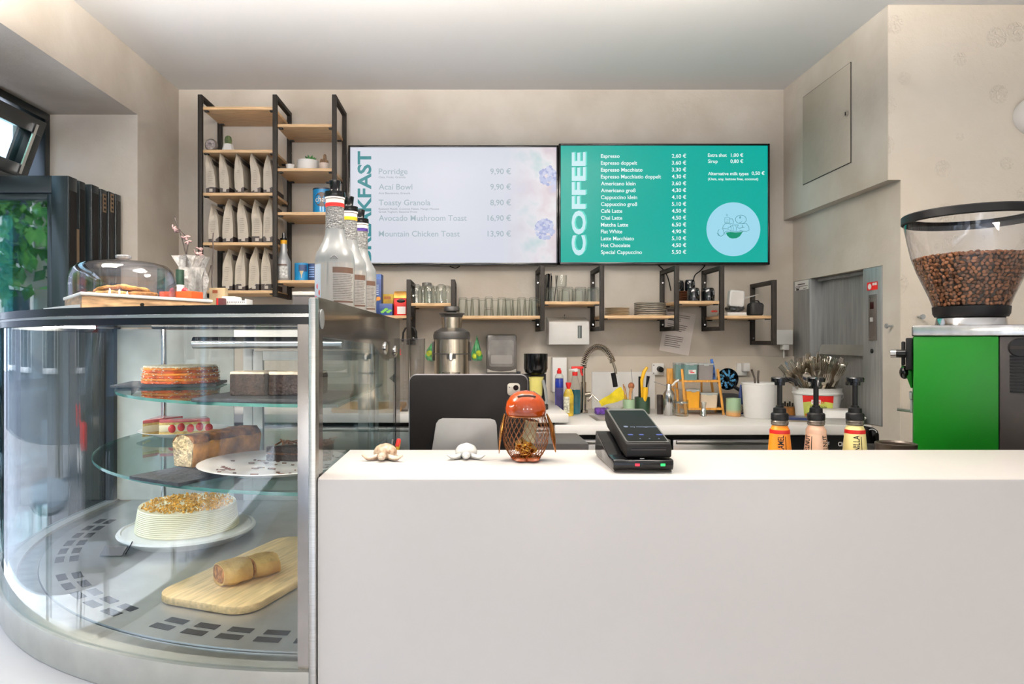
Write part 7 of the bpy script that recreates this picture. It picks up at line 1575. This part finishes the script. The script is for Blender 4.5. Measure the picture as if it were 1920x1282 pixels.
for i in range(520):
    a = rng.random() * 6.28; r = (hr(ztop) - .006) * math.sqrt(rng.random()); bean((hcx + r * math.cos(a), hcy + r * math.sin(a), ztop + .006 * (1 - r / hr(ztop)) + rng.uniform(-.002, .003)), (rng.uniform(-.5, .5), rng.uniform(-.5, .5), 1))
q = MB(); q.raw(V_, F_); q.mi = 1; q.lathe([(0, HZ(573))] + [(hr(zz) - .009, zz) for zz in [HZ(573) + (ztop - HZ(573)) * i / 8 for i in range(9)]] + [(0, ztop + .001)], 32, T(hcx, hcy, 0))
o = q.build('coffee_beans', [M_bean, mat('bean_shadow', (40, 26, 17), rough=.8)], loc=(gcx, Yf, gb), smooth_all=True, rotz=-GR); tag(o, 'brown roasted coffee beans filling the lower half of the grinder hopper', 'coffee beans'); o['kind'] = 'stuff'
# round tamping tray left of the grinder
Yw = 1.555; t = thing('knock_ring', 'round dark rimmed dish left of the green grinder', 'dish', (X(1680, Yw), Yw, UB + .0006)); hw_ = Z(831, Yw) - UB; rw = 35 / F * Yw
q = MB(); q.lathe([(rw * .8, 0), (rw * .98, .01), (rw * .98, hw_ - .008), (rw, hw_ - .004), (rw, hw_), (rw * .93, hw_ + .001), (rw * .85, hw_ - .003), (rw * .85, hw_ - .012), (0, hw_ - .012)], 48); q.build('bowl', mat('knock_brown', (70, 60, 52), rough=.35, metal=.4), t)
# ------------------------------------------------------------------ the street outside the open window (seen in the glass)
M_asph = mat('asphalt', (128, 128, 132), rough=.9, noise=(3, .08)); M_pave = mat('pavement', (222, 221, 219), rough=.85, noise=(2, .06))
q = MB(); q.box2((-30, -30, -.14), (30, 30, -.12)); struct(q.build('ground', M_asph))
q = MB(); q.box2((-3.6, -30, -.119), (-1.9, 30, -.02)); q.box2((-1.9, -5.5, -.119), (6, -3.3, -.02)); struct(q.build('floor_pavement', M_pave))
def facade(label, x0, y0, x1, y1, h, m, cols, rows):
    """house front from (x0,y0) to (x1,y1) facing the cafe"""
    v = Vector((x1 - x0, y1 - y0, 0)); L_ = v.length; a = math.atan2(v.y, v.x)
    t = thing('house_front', label, 'building', (x0, y0, -.12), a); q = MB(); q.box2((0, -.5, 0), (L_, 0, h)); q.build('wall', m, t)
    for c_ in range(cols):
        for r_ in range(rows):
            xx = L_ * (c_ + .5) / cols; zz = 1.0 + (h - 1.2) * r_ / rows
            q = MB(); rect_frame(q, xx - .55, xx + .55, zz, zz + 1.7, .001, .06, .08); fo = q.build('window', M_whiteplastic, t)
            q = MB(); q.box2((xx - .47, .005, zz + .08), (xx + .47, .02, zz + 1.62)); q.build('pane', mat('house_pane', (60, 72, 84), rough=.08, noise=(.8, .2)), fo)
M_fac = mat('facade_grey', (118, 122, 130), rough=.85, noise=(.7, .06)); M_fac2 = mat('facade_cream', (140, 134, 124), rough=.85, noise=(.7, .06))
facade('grey rendered house front across the street', -10.5, 9, -10.5, -4, 6, M_fac, 5, 2)
facade('cream house front farther down the street', -10.5, -4.2, -10.5, -20, 5.5, M_fac2, 6, 2)
facade('cream house front at the end of the side street', -10, -13, 12, -13, 5.5, M_fac2, 8, 2)
def tree(label, x, y, h, r, seed):
    rng = random.Random(seed); t = thing('street_tree', label, 'tree', (x, y, -.12), 0, 'street trees')
    q = MB(); q.tube([(0, 0, 0), (.03, 0, h * .3), (-.02, .04, h * .6)], [.14, .11, .06], 10); q.build('trunk', mat('bark', (88, 76, 64), rough=.9, noise=(8, .3)), t)
    V, Fs = [], []
    for i in range(1500):
        d = Vector((rng.gauss(0, 1), rng.gauss(0, 1), rng.gauss(0, 1))).normalized() * r * rng.random() ** .35
        p = Vector((d.x, d.y, h * .62 + d.z * .9)); s = rng.uniform(.08, .17); E = Euler((rng.random() * 6, rng.random() * 6, rng.random() * 6)).to_matrix()
        n0 = len(V); V += [p + E @ Vector(c_) * s for c_ in ((-1, 0, 0), (0, -.6, .1), (1, 0, 0), (0, .6, .1))]; Fs.append((n0, n0 + 1, n0 + 2, n0 + 3))
    q = MB(); q.raw(V, Fs); q.build('foliage', mat('leaf_green', (70, 118, 48), rough=.6, noise=(2, .3)), t, flat=True)
tree('leafy street tree opposite the open window', -7.6, 1.6, 5.2, 1.7, 1); tree('leafy street tree left of the parked car', -7.4, -4.6, 5.6, 1.9, 2); tree('leafy street tree at the side street corner', -4.6, -8.2, 5.0, 1.8, 3)
# parked dark car with lit tail lights
t = thing('parked_car', 'dark parked estate car with red tail lights outside the window', 'car', (-5.0, .75, -.12))
M_car = mat('car_paint', (26, 30, 36), rough=.15, noise=(2, .1), coat=.8); M_cwin = mat('car_window', (70, 92, 112), rough=.05, noise=(1, .1), coat=.8)
def csec(y, w, z0_, z1_, rr=.1): return [(-w, y, z0_), (w, y, z0_), (w * 1.02, y, (z0_ + z1_) / 2), (w * .94, y, z1_ - rr * .4), (w * .85, y, z1_), (-w * .85, y, z1_), (-w * .94, y, z1_ - rr * .4), (-w * 1.02, y, (z0_ + z1_) / 2)]
q = MB(); q.loft([csec(0, .80, .42, .95), csec(-.12, .88, .28, 1.02), csec(-1.0, .9, .22, 1.04), csec(-3.0, .9, .22, 1.02), csec(-4.1, .86, .25, .92), csec(-4.45, .72, .4, .75)]); q.build('body', M_car, t)
q = MB(); q.loft([csec(-.10, .74, 1.0, 1.05), csec(-.45, .70, 1.0, 1.55), csec(-.9, .68, 1.0, 1.66), csec(-2.1, .68, 1.0, 1.66), csec(-3.05, .72, 1.0, 1.04)]); q.build('cabin', M_car, t)
q = MB(); q.raw([(-.6, -.105, 1.08), (.6, -.105, 1.08), (.54, -.41, 1.5), (-.54, -.41, 1.5)], [(0, 1, 2, 3)], T(0, .025, .02)); q.build('rear_window', M_cwin, t)
for s in (-1, 1):
    q = MB(); q.raw([(s * .765, -.6, 1.1), (s * .765, -2.6, 1.1), (s * .70, -2.1, 1.55), (s * .70, -.75, 1.55)], [(0, 1, 2, 3)]); q.build('side_window', M_cwin, t)
    q = MB(); q.box2((s * .55, -.06, .78), (s * .84, .03, .95), .02); q.build('tail_light', mat('tail_red', (230, 20, 16), rough=.2, emit=1.6, noise=(4, .1)), t)
    for y in (-.85, -3.45):
        q = MB(); q.lathe([(0, -.1), (.2, -.1), (.33, -.09), (.34, 0), (.33, .09), (.2, .1), (0, .1)], 24, T(s * .82, y, .34) @ R(PI / 2, 'Y')); wo = q.build('wheel', M_black, t)
        q = MB(); q.lathe([(0, 0), (.2, 0), (.21, .02), (0, .03)], 20, T(s * .92, y, .34) @ R(s * PI / 2, 'Y')); q.build('hub_cap', M_steel, wo)
q = MB(); q.box2((-.35, -.43, 1.56), (.35, -.40, 1.60), .01); q.build('brake_light', MATS['tail_red'], t)
q = MB(); q.box2((-.26, .0, .55), (.26, .035, .66), .004); q.build('number_plate', M_whiteplastic, t)
# lamp post and café furniture on the pavement
t = thing('lamp_post', 'pale blue grey lamp post on the pavement outside', 'lamp post', (-3.3, -1.9, -.02)); q = MB(); q.tube([(0, 0, 0), (0, 0, 4.2)], .06, 14); q.build('post', mat('post_blue', (150, 178, 196), rough=.5), t); q = MB(); q.lathe([(0, 4.2), (.1, 4.2), (.14, 4.45), (.06, 4.5), (0, 4.5)], 16); q.build('lantern', M_black, t)
mat('chair_pale', (120, 126, 134), rough=.5)
def cafe_chair(label, x, y, rot):
    t = thing('cafe_chair', label, 'chair', (x, y, -.02), rot, 'café chairs on the pavement'); q = MB(); q.box((0, 0, .45), (.4, .4, .03), .01); q.build('seat', MATS['chair_pale'], t)
    q = MB(); q.box((0, -.2, .72), (.38, .02, .3), .008); q.build('backrest', MATS['chair_pale'], t)
    for sx in (-1, 1):
        for sy in (-1, 1): q = MB(); q.tube([(sx * .21, sy * .21, 0), (sx * .17, sy * .17, .44)], .011, 6); q.build('leg', M_black, t)
M_pale = mat('chair_pale', (120, 126, 134), rough=.5)
def cafe_table(label, x, y):
    t = thing('cafe_table', label, 'table', (x, y, -.02), 0, 'café tables on the pavement'); q = MB(); q.lathe([(0, .72), (.34, .72), (.35, .735), (.34, .75), (0, .75)], 36); q.build('tabletop', MATS['chair_pale'], t); q = MB(); q.tube([(0, 0, .02), (0, 0, .72)], .025, 10); q.lathe([(0, 0), (.22, 0), (.2, .02), (0, .025)], 24); q.build('base', M_black, t)
cafe_table('round pale café table outside nearest the folded windows', -2.6, 1.5); cafe_chair('pale café chair outside nearest the folded windows', -2.6, .8, .3); cafe_chair('pale café chair outside beside the lamp post', -2.7, -1.2, 2.6); cafe_table('round pale café table outside beside the lamp post', -2.6, -.5)
